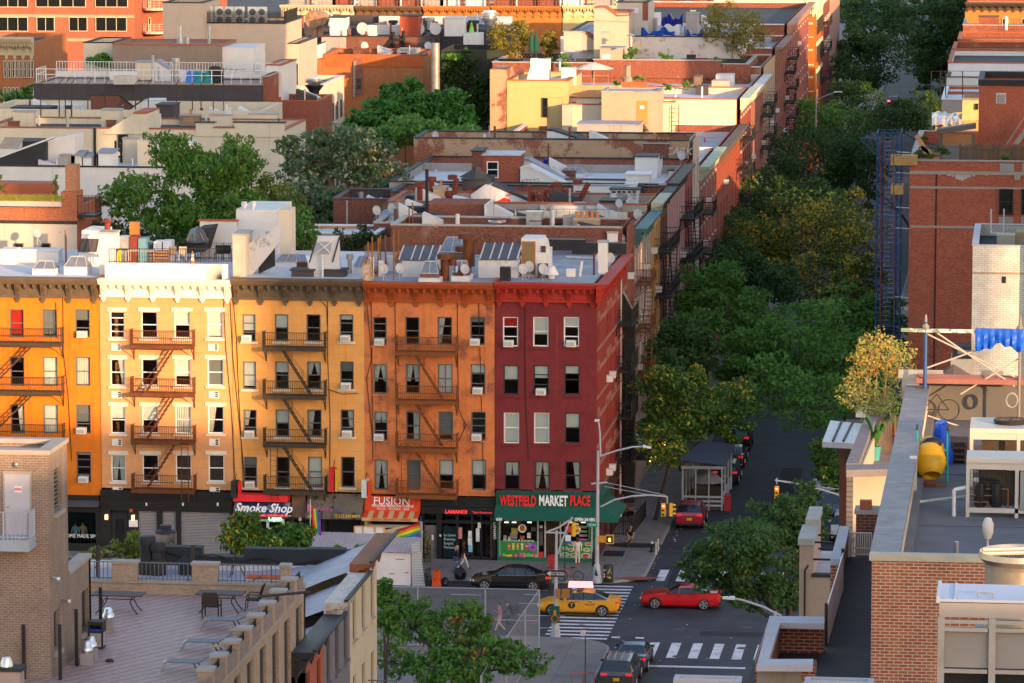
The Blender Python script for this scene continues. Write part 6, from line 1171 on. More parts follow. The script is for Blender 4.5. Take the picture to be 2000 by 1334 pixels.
# grey roof house with parapet and sunlit brick front
d3=97; y3=YD(d3); z3=at(1800,1086,Y=y3).z; x3=at(1703,1086,Y=y3).x; xr=x3+14; yb=YD(125)
F3=thing('brick_building','near brick building with wide grey parapet and grey roof, front brick lit at the top','building',(x3+7,y3,0))
TB=brick('near_tan_brick',(.5,.15,.065),(.36,.09,.05),(.58,.46,.33),w=.21,h=.075,ms=.012,rough=.85,spk=0)
b=BX(x3,y3,0,xr,y3+.3,z3-.12).box(x3,y3+.3,0,x3+.3,yb,z3-.12); b.bd('wall',TB,F3)
b=BX(x3-.06,y3+.42,z3-.119,x3+.62,yb,z3); b.bd('parapet_cap',GCOP,F3); BX(x3-.06,y3-.06,z3-.119,xr,y3+.41,z3+.005).bd('coping',M('sandstone_coping',(.48,.40,.29),.85,.15,2,bump=.3),F3)
zr3=z3-1.05; BX(x3+.3,y3+.3,zr3-.2,xr,yb-.02,zr3).bd('roof',NGR,F3); BX(x3+.301,y3+.31,zr3,x3+.56,yb,z3-.12).bd('parapet_inner',M('cream_render',(.56,.46,.32),.85,.08),F3); BX(x3+.56,y3+.32,zr3-.01,x3+.75,yb,zr3+.22).bd('upstand',NGR,F3)
BX(x3+.4,yb,zr3,xr,yb+.3,z3+.0).bd('back_wall',M('back_render',(.11,.105,.105),.9,.12),F3); BX(x3+.2,yb-.1,z3+.001,xr,yb+.5,z3+.14).bd('back_coping',LAVC,F3)
b=MB(); p=at(1846,876,Z=zr3)
for i in range(6): b.box(x3+.8,y3+2+i*4,zr3,xr,y3+2.03+i*4,zr3+.012)
b.bd('roof_seam',M('seam_dark',(.09,.088,.1),.8),F3)
# mixer
MX=thing('cement_mixer','yellow cement mixer drum with teal handles on the near grey roof','cement mixer',at(1817,948,Z=zr3)); c=MX.location+V((0,.15,0)); YEL_=M('mixer_yellow',(.55,.30,.012),.5,.15,2.5,blt=(.3,.16,.02),ba=(.62,.72),bump=.15)
dr=MB(); ax=V((.1,-.55,-.72)).normalized(); ux=ax.orthogonal().normalized(); vx=ax.cross(ux); cc=c+V((-.02,.05,.62)); n=20; prof=[(-.45,.12),(-.42,.26),(-.3,.36),(-.05,.42),(.12,.42),(.36,.31),(.44,.24),(.45,.25),(.44,.21),(.2,.2)]
vs=[cc+ax*t+ux*r_*math.cos(2*pi*i/n)+vx*r_*math.sin(2*pi*i/n) for t,r_ in prof for i in range(n)]; dr.add(vs,[(k*n+i,k*n+(i+1)%n,(k+1)*n+(i+1)%n,(k+1)*n+i) for k in range(len(prof)-1) for i in range(n)]+[tuple(range(n))]); dr.add(vs[-n:],[tuple(range(n))],1)
dr.bd('drum',[YEL_,IRD],MX,smooth=1); TEAL=M('mixer_teal',(.01,.26,.2),.5,.1); b=MB()
for sx in (-.38,.42): b.tu(c+V((sx,.35,.5)),c+V((sx,.55,1.35)),.025,6); b.tu(c+V((sx,.5,0)),c+V((sx,.3,.6)),.03,6)
b.tu(c+V((-.38,.36,.85)),c+V((.42,.36,.85)),.03,6); b.tu(c+V((.42,.3,.7)),c+V((.45,-.3,.1)),.03,6); b.bd('frame',TEAL,MX); b=MB()
for sx in (-.38,.42): b.tu(c+V((sx,.55,1.35)),c+V((sx,.59,1.5)),.032,6)
b.bd('handle_grip',BLKC,MX); MB().ball(c+V((.02,.5,1.02)),.24,10,sc=(1.1,.7,.7)).bd('motor_cover',M('black_plastic',(.015,.015,.018),.5),MX,smooth=1); b=MB().ball(c+V((-.05,.75,.75)),.42,12,sc=(1,.8,1)).bd('hopper',YEL_,MX,smooth=1)
b=BX(c.x-.4,c.y-.5,zr3,c.x+.4,c.y-.1,zr3+.09).box(c.x-.3,c.y-.55,zr3+.09,c.x+.1,c.y-.2,zr3+.14); b.bd('timber_sleeper',M('sleeper_red',(.16,.065,.05),.85,.2,2),label='short timber sleepers under the mixer mouth',cat='timber')
p=at(1838,905,Z=zr3); b=MB(); n=12; r2=random.Random(8)
vs=[p+V((( .5+.12*math.sin(j*2+i))*math.cos(2*pi*i/n)*(1-.13*j*j/4)*.62, .5*math.sin(2*pi*i/n)*(1-.1*j), j*.28+r2.uniform(-.05,.05))) for j in range(5) for i in range(n)]
b.add(vs,[(j*n+i,j*n+(i+1)%n,(j+1)*n+(i+1)%n,(j+1)*n+i) for j in range(4) for i in range(n)]+[tuple(range(4*n,5*n))]); b.bd('covered_barrow',M('tarp_bright',(.008,.09,.55),.45,.12,3),label='bright blue tarpaulin wrapped round a bundle beside the mixer',cat='tarpaulin',smooth=1)
p=at(1856,906,Z=zr3); PL=thing('pallet_stack','leaning stack of worn wooden pallets right of the blue bundle','pallets',p)
for k in range(4):
    b=MB()
    for i in range(5): b.box(p.x-.35,p.y+i*.22,p.z+k*.16+.1,p.x+.45,p.y+i*.22+.12,p.z+k*.16+.13)
    for i in (-.35,0,.38): b.box(p.x+i,p.y,p.z+k*.16,p.x+i+.08,p.y+1,p.z+k*.16+.099)
    b.bd('pallet',M('pallet_wood',(.15,.09,.07),.9,.25,3),PL)
b=MB(); p=at(1870,890,Z=zr3)
b.box(p.x-.3,p.y,p.z,p.x+1.5,p.y+1.6,p.z+.06).tu(p+V((.35,.5,.06)),p+V((.35,.5,.4)),.1,10); b.bd('plywood_sheet',M('ply_brown',(.13,.085,.07),.9,.2,2),label='brown plywood sheet with a paint tin on the near roof',cat='plywood')
EB=MB(); p=at(1781,975,Z=zr3); EB.box(p.x-.07,p.y,z3-.9,p.x+.12,p.y+.2,z3+.05).tu((p.x,p.y+.1,zr3),(p.x,p.y+.1,z3-.9),.03,6); EB.bd('electric_box',M('cream_enamel',(.62,.58,.5),.5,.05),label='slim cream electric box standing inside the grey parapet',cat='electric box')
b=MB(); a=at(1784,993,Z=zr3)+V((0,0,.15)); e=a+V((1.6,.6,.12)); b.tu(a,e,.035,8)
for i in range(22): q=a.lerp(e,i/22); b.tu(q,q+V((.02,.01,0)),.05,8)
b.bd('conduit_hose',M('hose_white',(.55,.55,.5),.5),label='ribbed white conduit running across the grey roof',cat='conduit')
# big condensers
ACF=M('warm_enamel',(.5,.46,.41),.5,.06,1); def_dark=M('coil_dark',(.07,.05,.035),.7,.25,3)
def condenser(label,u0,u1,vt,vb,base_v,dep,z0off=.25,fan_disc=True,seed=1):
    p=at(u0,base_v,Z=zr3); y=p.y; x0=p.x; x1=at(u1,base_v,Y=y).x; zb=zr3+z0off; zt=at(u0,vt,Y=y).z; r=thing('condenser_unit',label,'condenser',((x0+x1)/2,y,zr3)); b=MB(); t=.09
    for x in (x0,x0+(x1-x0)*.55,x1-t):
        for yy in (y,y+dep-t): b.box(x,yy,zr3,x+t,yy+t,zt-.12)
    b.box(x0+t,y,zb,x1,y+.06,zb+.12); b.box(x0,y-.04,zt-.119,x1,y+dep+.04,zt); b.box(x0+t,y+.01,zt-.3,x1,y+.05,zt-.12)
    b.bd('frame',ACF,r); BX(x0+.3,y+dep*.3,zb+.13,x1-.05,y+dep-.12,zt-.31).bd('coil',def_dark,r)
    q=MB(); 
    for k in range(3): zz=zb+.25+k*.16; q.path([(x0+.05,y+.12+.05*k,zz),(x0+.55+.25*k,y+.12+.05*k,zz),(x0+.55+.25*k,y+.12+.05*k,zb+.1)],.022,6)
    q.bd('copper_pipe',M('copper',(.4,.16,.07),.4,.1,metal=.7),r)
    if fan_disc:
        c=V((x0+(x1-x0)*.47,y+dep*.5,zt)); f=LA(c,[(.42,.0),(.45,.1),(.41,.12),(.38,.02)],20); f.bd('fan_ring',IRD,r); g=MB()
        for i in range(12): a=i*pi/12; g.tu(c+V((.43*math.cos(a),.43*math.sin(a),.1)),c-V((.43*math.cos(a),.43*math.sin(a),-.1)),.01,4)
        for rr_ in (.15,.3): 
            for i in range(16): g.tu(c+V((rr_*math.cos(i*pi/8),rr_*math.sin(i*pi/8),.1)),c+V((rr_*math.cos((i+1)*pi/8),rr_*math.sin((i+1)*pi/8),.1)),.01,4)
        for i in range(5): a=i*2*pi/5; g.poly([c+V((.05*math.cos(a),.05*math.sin(a),.03)),c+V((.36*math.cos(a-.3),.36*math.sin(a-.3),.02)),c+V((.36*math.cos(a+.3),.36*math.sin(a+.3),.06))])
        g.bd('fan_guard',M('guard_brown',(.1,.07,.045),.6),r)
    return r,x0,x1,y,zb,zt
K1=condenser('large cream condenser with round fan guard on top, farther of the two',1893,2060,836,905,950,1.9,.12)
K2=condenser('lower cream condenser with exposed black compressors, nearer of the two',1886,2060,894,1005,1010,1.2,.12,fan_disc=0)
r,x0,x1,y,zb,zt=K2; b=MB()
for dx in (.35,.75): b.la((x0+dx,y+.25,zb+.12),[(.13,0),(.15,.08),(.15,.5),(.1,.6),(.02,.62)],12)
b.path([(x0+.35,y+.2,zb+.7),(x0+.35,y+.2,zb+.85),(x0+.8,y+.2,zb+.8),(x0+.8,y+.2,zb+.65)],.04,6); b.bd('compressor',MATS['black_plastic'],r,smooth=1); g=MB()
for i in range(12): g.tu((x0+.1+i*.08,y-.01,zb+.15),(x0+.1+i*.08,y-.01,zt-.3),.006,4)
for i in range(10): g.tu((x0+.1,y-.01,zb+.2+i*.1),(x0+1.0,y-.01,zb+.2+i*.1),.006,4)
g.bd('wire_guard',IRD,r); BX(x0+1.35,y-.06,zb+.1,x1,y+.05,zt-.32).bd('service_panel',M('panel_grey',(.3,.3,.31),.35,.1,1,metal=.4),r); b=MB().path([(x0-.3,y+.1,zr3),(x0-.3,y+.1,zb+.55),(x0,y+.1,zb+.62)],.05,8); b.bd('drain_pipe',PIPEW,r)
# washing-line frame with blue sheet, beams
CF=thing('pipe_frame','blue and grey pipe frame with crossed braces at the back of the near roof','frame',at(1806,860,Z=zr3)); y=yb-1.2; zt=at(1806,645,Y=y).z; b=MB(); p1=at(1806,800,Y=y);p2=at(1990,800,Y=y)
b.tu((p1.x,y,zr3),(p1.x,y,zt+.25),.055,8); b.tu((p2.x,y,zr3),(p2.x,y,zt+.25),.04,8,m=1)
for px_ in (p1,p2): b.la((px_.x,y,zt),[(.06,0),(.11,.1),(.05,.2),(.03,.45)],8,m=1)
b.tu((p1.x-.7,y,zt),(p2.x+.5,y,zt-.02),.07,4,m=2); b.bd('pole',[M('pole_blue',(.02,.06,.17),.5,.2),M('pole_grey',(.2,.18,.17),.6,.2),M('beam_green',(.17,.24,.17),.7,.3,4,blt=(.6,.6,.55),bs=2,ba=(.5,.55))],CF); b=MB()
for a,c in (((1806,650),(1990,740)),((1806,720),(1990,655)),((1830,650),(1990,760)),((1812,812),(1890,838)),((1810,858),(1890,832)),((1876,770),(1990,700))): b.tu(at(*a,Y=y+.1),at(*c,Y=y+.1),.025,6)
b.bd('brace',M('brace_grey',(.4,.36,.32),.6,.15),CF)
r2=random.Random(9); b=MB(); nx,ny=22,9; p=at(1905,645,Y=y-.08);q=at(1998,695,Y=y-.08); vs=[]
for j in range(ny+1):
    for i in range(nx+1):
        f=i/nx;g=j/ny; dl=(.76+.14*math.sin(f*8+.5)+.07*math.sin(f*23)); vs.append((p.x+(q.x-p.x)*f,y-.09-.07*math.sin(i*1.9)*g-.05*math.sin(i*.8+j)*g+r2.uniform(-.015,.015),p.z+.06+(q.z-p.z)*g*dl))
b.add(vs,[(j*(nx+1)+i,j*(nx+1)+i+1,(j+1)*(nx+1)+i+1,(j+1)*(nx+1)+i) for j in range(ny) for i in range(nx)]); b.bd('draped_tarpaulin',MATS['tarp_bright'],label='crumpled bright blue tarpaulin tied over the pipe frame beam',cat='tarpaulin',smooth=1)
b=MB(); y=yb-.9; a=at(1789,785,Y=y);c=at(2020,770,Y=y)
for i in range(4): b.box(a.x,y-.3+i*.14,z3+.16+.02*i,c.x,y-.19+i*.14,z3+.3+.02*i)
b.bd('steel_beam',M('red_oxide',(.25,.1,.085),.6,.15,2),label='dull red steel beams laid across the back of the near roof',cat='beams'); b=MB(); a=at(1755,760,Y=yb-.2);c=at(1842,760,Y=yb-.2)
b.box(a.x,yb-.5,z3+.2,c.x,yb-.1,z3+.32).box(a.x,yb-.52,z3+.32,c.x,yb-.46,z3+.45); b.box(a.x+.1,yb-.45,z3-.4,a.x+.6,yb-.2,z3+.199); b.bd('steel_channel',MATS['galvanised'],label='galvanised channel jutting past the grey parapet end',cat='channel')
U=thing('parasol','closed-topped dark brown parasol behind the grey parapet wall','parasol',at(1862,760,Y=yb+5)); c=at(1862,752,Y=yb+5); LA((c.x,c.y,c.z),[(1.0,0),(.5,.33),(.03,.62)],8).bd('canopy',M('parasol_umber',(.10,.075,.065),.85,.06),U); TU((c.x,c.y,c.z-2),(c.x,c.y,c.z+.5),.03).bd('pole',BLKC,U)
b=MB(); c=at(1976,782,Y=yb-1.5)
for k in range(3):
    for i in range(16): b.tu(c+V((.16*math.cos(i*pi/8),.05*k,.2*math.sin(i*pi/8))),c+V((.16*math.cos((i+1)*pi/8),.05*k,.2*math.sin((i+1)*pi/8))),.025,5)
b.bd('rope_coil',M('rope_grey',(.3,.27,.24),.9),label='coil of grey rope hung by the right pole of the frame',cat='rope')
b=MB(); c=at(1829,800,Z=zr3+.4)
for w in (-.35,.35):
    for i in range(16): b.tu(c+V((w+.3*math.cos(i*pi/8),0,.3*math.sin(i*pi/8))),c+V((w+.3*math.cos((i+1)*pi/8),0,.3*math.sin((i+1)*pi/8))),.02,4)
b.path([c+V((-.35,0,0)),c+V((0,0,.45)),c+V((.35,0,0)),c+V((0,0,0)),c+V((-.35,0,0))],.02,4); b.bd('bicycle',IRD,label='dark bicycle parked under the red beams',cat='bicycle')
b=MB(); p=at(1929,1072,Z=zr3); b.la(p+V((0,0,.25)),[(.08,0),(.13,.15),(.14,.35),(.08,.5),(.02,.52)],10).tu(p,p+V((0,0,.3)),.03); b.bd('floodlight',M('warm_white',(.6,.54,.45),.5),label='cream floodlight on the roof edge behind the round fan',cat='floodlight',smooth=1); p=at(1868,1082,Z=zr3); TU(p,p+V((0,0,.3)),.06,8).bd('vent_pipe',TIN,label='short tin pipe near the front edge of the grey roof',cat='pipe')
# round cooling fan and near air handler
y=YD(88); c=at(1992,1078,Y=y); RF=thing('cooling_tower','round stainless cooling fan housing at the right edge','cooling fan',(c.x,y,c.z-1.6)); LA((c.x,y,c.z-1.6),[(.70,0),(.70,1.35),(.84,1.5),(.82,1.62),(.74,1.5),(.72,1.3)],28).bd('housing',M('stainless_warm',(.5,.42,.34),.35,.15,2,metal=.75),RF,smooth=1); b=MB()
for i in range(26): x=-.72+i*.058; h=math.sqrt(max(0,.72**2-x*x)); b.tu((c.x+x,y-h,c.z-.1),(c.x+x,y+h,c.z-.1),.012,4)
b.bd('fan_grille',IRD,RF); b=MB()
for k in (-.2,.25): b.tu((c.x-.75,y+k,c.z-.02),(c.x+.75,y+k+.2,c.z+.02),.04,6)
b.bd('grille_bar',ACF,RF); BX(c.x-.9,y-.9,z3-4,c.x+3,y+.9,c.z-1.6).bd('plinth',M('plinth_grey',(.3,.28,.27),.8),RF)
y=YD(76); AH=thing('air_handler','near air handling unit with pale blue lid and open steel frame','air handler',at(1930,1330,Y=y)); p=at(1830,1175,Y=y);q=at(2040,1135,Y=y+1.4); x0=p.x;x1=x0+3; zl=p.z
BX(x0,y,zl,x1,y+1.5,zl+.05).box(x0-.01,y-.02,zl-.02,x0+.05,y+1.52,zl+.1).box(x0+.3,y+.01,zl+.05,x0+.33,y+1.5,zl+.075).bd('lid',M('pale_blue_enamel',(.36,.41,.55),.45,.06,1),AH); b=TU((x0+.72,y+.35,zl+.12),(x0+.98,y+.35,zl+.12),.02,6)
for d in (.72,.98): b.tu((x0+d,y+.35,zl+.05),(x0+d,y+.35,zl+.12),.02,6)
b.bd('lid_handle',MATS['galvanised'],AH); BX(x0+.04,y+.04,zl-.28,x1,y+1.4,zl-.021).bd('upper_panel',M('panel_beige',(.36,.33,.31),.5,.08),AH); g=MB()
for dx in (0,.9): g.box(x0+dx+.02,y,zl-3,x0+dx+.14,y+.1,zl-.28)
for dz in (-.36,-.5,-1.25,-1.62): g.box(x0+.14,y+.01,zl+dz-.03,x0+.9,y+.08,zl+dz+.04); g.box(x0+1.04,y+.01,zl+dz-.03,x1,y+.08,zl+dz+.04)
g.bd('frame',M('galv_frame',(.33,.33,.34),.45,.15,2,metal=.4),AH); BX(x0+.14,y+.12,zl-1.2,x1,y+.2,zl-.5).bd('filter_panel',M('panel_dim',(.25,.24,.23),.6,.1),AH); BX(x0+.1,y+.3,zl-3,x1,y+1.4,zl-1.2).bd('inner_box',MATS['dark_cloth'],AH)
# dark lower roof with white fence, gate, brick parapets
zq=29.0; F4=thing('brick_building','low dark-roofed brick building with white stone copings below the sunlit brick wall','building',(22,YD(105),0)); NB=brick('near_red_brick',(.30,.065,.035),(.24,.05,.03),(.44,.33,.26),w=.25,h=.085,ms=.013,spk=0)
xl=at(1515,1262,Z=zq).x; y0=YD(80); y1=at(1650,1086,Z=zq).y; xf_=at(1612,1262,Z=zq).x-.05; BX(xf_,y0,zq-6,x3-.01,y1,zq).bd('roof',NR,F4); yy0=at(1560,1292,Z=zq).y; yy1=at(1560,1254,Z=zq).y
BX(xl-.4,y0-5,zq-6,xf_-.002,yy1+.4,zq-.002).bd('roof',NR,F4); zc=zq+.85
slab(F4,[(1478,1299),(1499,1296),(1524,1216),(1610,1218),(1610,1204),(1503,1203)],zc,.14,LAVC,'coping'); slab(F4,[(1477,1299),(1587,1300),(1589,1287),(1500,1287)],zc+.003,.14,LAVC,'coping')
def wallseg(u0,v0,u1,v1,z0,z1,th,mat,name,d=(0,1,0)):
    a=at(u0,v0,Z=z1);c=at(u1,v1,Z=z1); return PR([(a.x,a.y,z0),(c.x,c.y,z0),(c.x,c.y,z1),(a.x,a.y,z1)],V(d)*th).bd(name,mat,F4)
wallseg(1522,1217,1609,1219,zq-.1,zc-.14,.35,NB,'brick_parapet'); wallseg(1500,1294,1523,1217,zq-.1,zc-.14,.3,NB,'brick_parapet',(-1,0,0)); wallseg(1478,1298,1566,1299,zq-6,zc-.14,.3,M('panel_taupe',(.27,.24,.21),.85,.12,1,stk=(.2,.18,.16)),'stucco_panel'); wallseg(1566,1299,1592,1300,zq-6,zc-.14,.3,NB,'brick_parapet'); wallseg(1478,1330,1592,1331,zq-9,zc-1.2,.2,NB,'brick_parapet',(0,-.2,0))
PR([at(1582,1334,Z=zq),at(1592,1289,Z=zc),at(1593,1334,Z=zq)],(.03,.0,0)).bd('flashing',WALLW,F4); wallseg(1524,1250,1608,1251,zq,zq+.25,.03,M('foil',(.45,.4,.38),.35,.2,3,metal=.5),'flashing')
slab(F4,[(1622,1093),(1645,1092),(1659,1028),(1640,1027)],zc,.14,LAVC,'coping'); wallseg(1623,1094,1640,1095,zq-.4,zc-.14,.5,NB,'brick_parapet'); wallseg(1641,1094,1656,1030,zq-.4,zc-.14,.25,NB,'brick_parapet',(-1,0,0))
WF=thing('metal_fence','white slatted metal screen along the dark roof edge','fence',at(1630,1260,Z=zq)); a=at(1613,1262,Z=zq);c=at(1645,1150,Z=zq); b=MB(); n=46
for i in range(n): e=a.lerp(c,i/n);f=a.lerp(c,(i+.9)/n); b.pr([e,f,f+V((0,0,.95)),e+V((0,0,.95))],(.03,0,0))
b.bd('slat_panel',M('screen_white',(.62,.6,.62),.5,.06),WF); b=MB(); 
for k in (.0,1): e=a.lerp(c,k); b.tu(e,e+V((0,0,1.05)),.04,6)
b.bd('post',BLKC,WF)
GT=thing('metal_gate','white barred gate closing the dark roof beside the parapet','gate',at(1680,1087,Z=zq)); a=at(1658,1088,Z=zq);c=at(1702,1088,Z=zq); b=MB(); hz_=at(1680,1041,Y=a.y).z-zq
for i in range(11): x=a.x+(c.x-a.x)*i/10; b.tu((x,a.y,zq+.05),(x,a.y,zq+hz_),.018,6)
for h in (.08,.25,hz_): b.tu((a.x,a.y,zq+h),(c.x,a.y,zq+h),.022,6)
b.tu((a.x,a.y,zq),(a.x,a.y,zq+hz_),.04,6); b.bd('bars',M('gate_white',(.62,.58,.53),.5),GT); CX((a.x+.1,a.y-.03,zq+hz_*.75),(.12,.05,.1)).bd('lock',WALLW,GT)
y=at(1680,1085,Z=zq).y+1.2; p=at(1672,1004,Y=y);q=at(1712,1100,Y=y); BX(p.x,y,zq-1,q.x,y+.8,p.z).bd('brick_parapet',brick('dusk_brick',(.2,.065,.04),(.15,.05,.035),(.26,.2,.17),w=.25,h=.085,spk=0),F4); BX(p.x-.05,y-.05,p.z,p.x+1.4,y+.85,p.z+.1).bd('coping',STONEC,F4); CX((p.x+.25,y+.3,p.z+.22),(.32,.3,.22)).bd('clay_brick',M('terracotta_pot',(.4,.12,.05),.85),F4)
# tan stucco stair head in front of the street tree
F5=thing('stucco_house','tan stucco house end with stepped stone copings and pipe rails, before the big street tree','building',(18.6,YD(136),0)); y=YD(136); z1_=at(1600,1127,Y=y).z; xA=at(1561,1127,Y=y).x; xB=at(1572,1127,Y=y).x; xC=at(1626,1127,Y=y).x
TS=M('tan_weathered',(.36,.27,.20),.9,.08,1,blt=(.2,.07,.05),bs=1.3,ba=(.72,.76),bump=.3); PKS=M('pink_weathered',(.42,.28,.24),.9,.08,1)
BX(xA,y,0,xC,y+.3,z1_).bd('wall',TS,F5); zt1=at(1570,1062,Y=y+.2).z; zt2=at(1580,1026,Y=y+2.6).z
BX(xA,y+.301,0,xB+.25,y+2.6,zt1).bd('stepped_wall',PKS,F5); BX(xA,y-.001,z1_,xB+.25,y+.3,zt1).bd('stepped_wall',TS,F5); BX(xA+.1,y+2.6,0,xB+.25,y+5,zt2).bd('stepped_wall',PKS,F5); BX(xA-.05,y-.05,zt1,xB+.3,y+2.62,zt1+.2).bd('stone_cap',STONEC,F5); BX(xA+.05,y+2.55,zt2,xB+.3,y+5.1,zt2+.2).bd('stone_cap',STONEC,F5)
BX(xB+.25,y+.3,z1_-.4,xC,y+5.5,z1_-.15).bd('roof',M('lav_roof',(.36,.33,.37),.6,.15,1.2,blt=(.5,.48,.48),ba=(.55,.7)),F5); BX(xB+.2,y-.05,z1_,xC,y+.25,z1_+.1).bd('black_edge',BLKC,F5); b=MB()
for k,h in ((.1,.55),(.1,1.1),(3.4,.3),(3.4,.75)): b.tu((xB+.2,y+k,z1_+h),(xC,y+k,z1_+h),.035,6)
b.tu((xB+.2,y+.1,z1_),(xB+.2,y+.1,z1_+1.1),.04,6); b.path([(xB,y-.06,0),(xB,y-.06,z1_+.2),(xB+.2,y+.1,z1_+.55)],.03,6); b.bd('pipe_rail',BLACKFE,F5)
# lids at the bottom edge
for u0,u1,v,l,d in ((1318,1444,1326,'pale roof vent lid at the bottom edge, left of the brick parapet',88),(1574,1702,1331,'lavender roof vent lid at the bottom edge, below the dark roof',80)):
    y=YD(d); p=at(u0,v,Y=y);q=at(u1,v,Y=y); r=thing('roof_hatch',l,'roof hatch',((p.x+q.x)/2,y,p.z-2)); BX(p.x,y,p.z-2,q.x,y+.5,p.z-.08).bd('curb',GREYST,r); b=BX(p.x-.03,y-.04,p.z-.08,q.x+.03,y+.02,p.z).box(p.x-.03,y+.4,p.z-.08,q.x+.03,y+.46,p.z).box(p.x-.03,y+.02,p.z-.08,p.x+.08,y+.4,p.z).box(q.x-.08,y+.02,p.z-.08,q.x+.03,y+.4,p.z); b.bd('rim',LAVC,r); BX(p.x+.08,y+.02,p.z-.08,q.x-.08,y+.4,p.z-.04).bd('dome',M('dome_cream',(.45,.4,.36),.4),r)
# ---------------------------------------------------------------- near left: brick stair tower, deck and old houses
GB=brick('taupe_brick',(.26,.18,.135),(.215,.145,.11),(.36,.30,.26),w=.215,h=.085,ms=.014,stk=(.17,.12,.095),spk=.25); BUF=brick('buff_brick',(.44,.32,.22),(.38,.27,.18),(.4,.31,.24),w=.215,h=.085,ms=.010,spk=.3); CAPS=M('cast_stone_cap',(.33,.285,.26),.85,.1,1.5)
dT=144; yT_=YD(dT); xT=at(95,900,Y=yT_).x; zT=at(50,888,Y=yT_).z; ZD=at(97,1326,Y=yT_).z; yTm=at(131,900,X=xT).y; yTb=at(177,1100,X=xT).y; zL=at(150,1110,X=xT).z
TWR=thing('stair_tower','taupe brick stair tower with a grey door and balcony at the left edge','building',(xT-4,yT_,0)); sdT=Side((xT,0,0),True); sdF=Side((0,yT_,0))
b=BX(xT-10,yT_,0,xT-.001,yT_+.3,zT); b.box(xT-10,yTm-.3,zL,xT-.001,yTm,zT); b.bd('wall',GB,TWR); 
w1=(yT_+.75,yT_+1.9,at(110,1000,X=xT).z,at(110,915,X=xT).z); w2=(yT_+.45,yT_+1.35,at(106,1275,X=xT).z,at(106,1195,X=xT).z)
b=MB(); holed_wall(b,sdT,yT_,yTm,0,zT,[w1,w2]); holed_wall(b,sdT,yTm,yTb,0,zL,[(yTm+2.0,yTm+3.2,at(168,1232,X=xT).z,at(168,1150,X=xT).z)]); b.box(xT-10,yTb-.3,0,xT,yTb,zL); b.bd('wall',GB,TWR)
window(TWR,sdT,*w1,fr='g',blind=.9,rails=9,sill=1,sillm=CAPS,bcol='grey_blind'); window(TWR,sdT,*w2,fr='g',blind=.2,sill=1,sillm=CAPS,vert=1,rails=0); window(TWR,sdT,yTm+2.0,yTm+3.2,at(168,1232,X=xT).z,at(168,1150,X=xT).z,fr='g',blind=.2,sill=1,sillm=CAPS,vert=1,rails=0)
b=BX(xT-10,yT_-.05,zT+.002,xT+.05,yT_+.42,zT+.16).box(xT-10,yTm-.4,zT+.002,xT+.05,yTm+.05,zT+.16).box(xT-.42,yT_+.421,zT+.002,xT+.05,yTm-.401,zT+.16); b.box(xT-.42,yTm+.06,zL+.002,xT+.05,yTb,zL+.14); b.bd('coping',CAPS,TWR); BX(xT-10,yT_+.3,zT-.3,xT-.3,yTm-.3,zT-.12).bd('roof',ROOFG,TWR); BX(xT-10,yTm,zL-.5,xT-.3,yTb-.3,zL-.35).bd('roof',ROOFD,TWR)
p=at(11,1045,Y=yT_);q=at(58,926,Y=yT_); D=thing; DO=BX(p.x,yT_-.05,p.z,q.x,yT_+.02,q.z).bd('door',M('lav_door',(.42,.41,.46),.5,.05,1),TWR); b=BX(p.x-.06,yT_-.06,p.z,p.x-.005,yT_+.02,q.z+.1).box(q.x+.005,yT_-.06,p.z,q.x+.06,yT_+.02,q.z+.1).box(p.x-.005,yT_-.06,q.z+.004,q.x+.005,yT_+.02,q.z+.1); b.bd('door_frame',CAPS,DO)
fb=lambda u0,v0,u1,v1,y0,y1,m,n,par: BX(at(u0,v1,Y=y0).x,y0,at(u0,v1,Y=y0).z,at(u1,v0,Y=y0).x,y1,at(u1,v0,Y=y0).z).bd(n,m,par)
fb(28,950,43,962,yT_-.07,yT_-.05,MATS['paper_white'],'warning_sign',DO); fb(28.5,953,42.5,957.5,yT_-.08,yT_-.07,RED1,'sign_stripe',DO); text('DANGER',.07,(at(35.5,955.3,Y=yT_-.085).x,yT_-.085,at(35.5,955.3,Y=yT_-.085).z),WLT,DO); TU(at(15,990,Y=yT_-.05),at(18,990,Y=yT_-.12),.03,8).bd('door_handle',TIN,DO)
for u,v in ((100,1127),(121,1171)): 
    p=at(u,v,X=xT); b=TU(p,p+V((.2,-.1,-.02)),.06,8); b.ball(p+V((.26,-.1,-.05)),.1,8); b.bd('flood_lamp',TIN,TWR,smooth=1)
p=at(33,907,Y=yT_); MB().ball(p+V((0,-.1,0)),.09,8).cbox(p+V((.0,-.05,.05)),(.14,.1,.08)).bd('flood_lamp',TIN,TWR)
zb0=at(35,1053,Y=yT_-.9).z; x0=at(-40,1053,Y=yT_-.9).x; x1=at(59,1053,Y=yT_-.9).x; BAL=BX(x0,yT_-1.1,zb0-.4,x1,yT_-.01,zb0).bd('balcony',M('balcony_steel',(.30,.34,.40),.5,.1,1.5),TWR); rlg(BAL,[(x0,yT_-1.07,zb0),(x1-.03,yT_-1.07,zb0),(x1-.03,yT_-.06,zb0)],.95,M('balcony_rail',(.36,.39,.45),.5,.06),.14,rad=.025)
# deck building
DK=thing('deck_building','buff brick building with a wooden roof deck and railed parapet','building',(-3,YD(152),0)); yF0=YD(130); yF1=YD(160); DECK=M('deck_boards',(.37,.235,.215),.6,.2,2.2,blt=(.40,.27,.23),bs=.4,ba=(.45,.7))  # board colour made pinker and paler in place of a reflected glow
b=MB(); ang=R(32); n=0; cx,cy=-6,YD(146); 
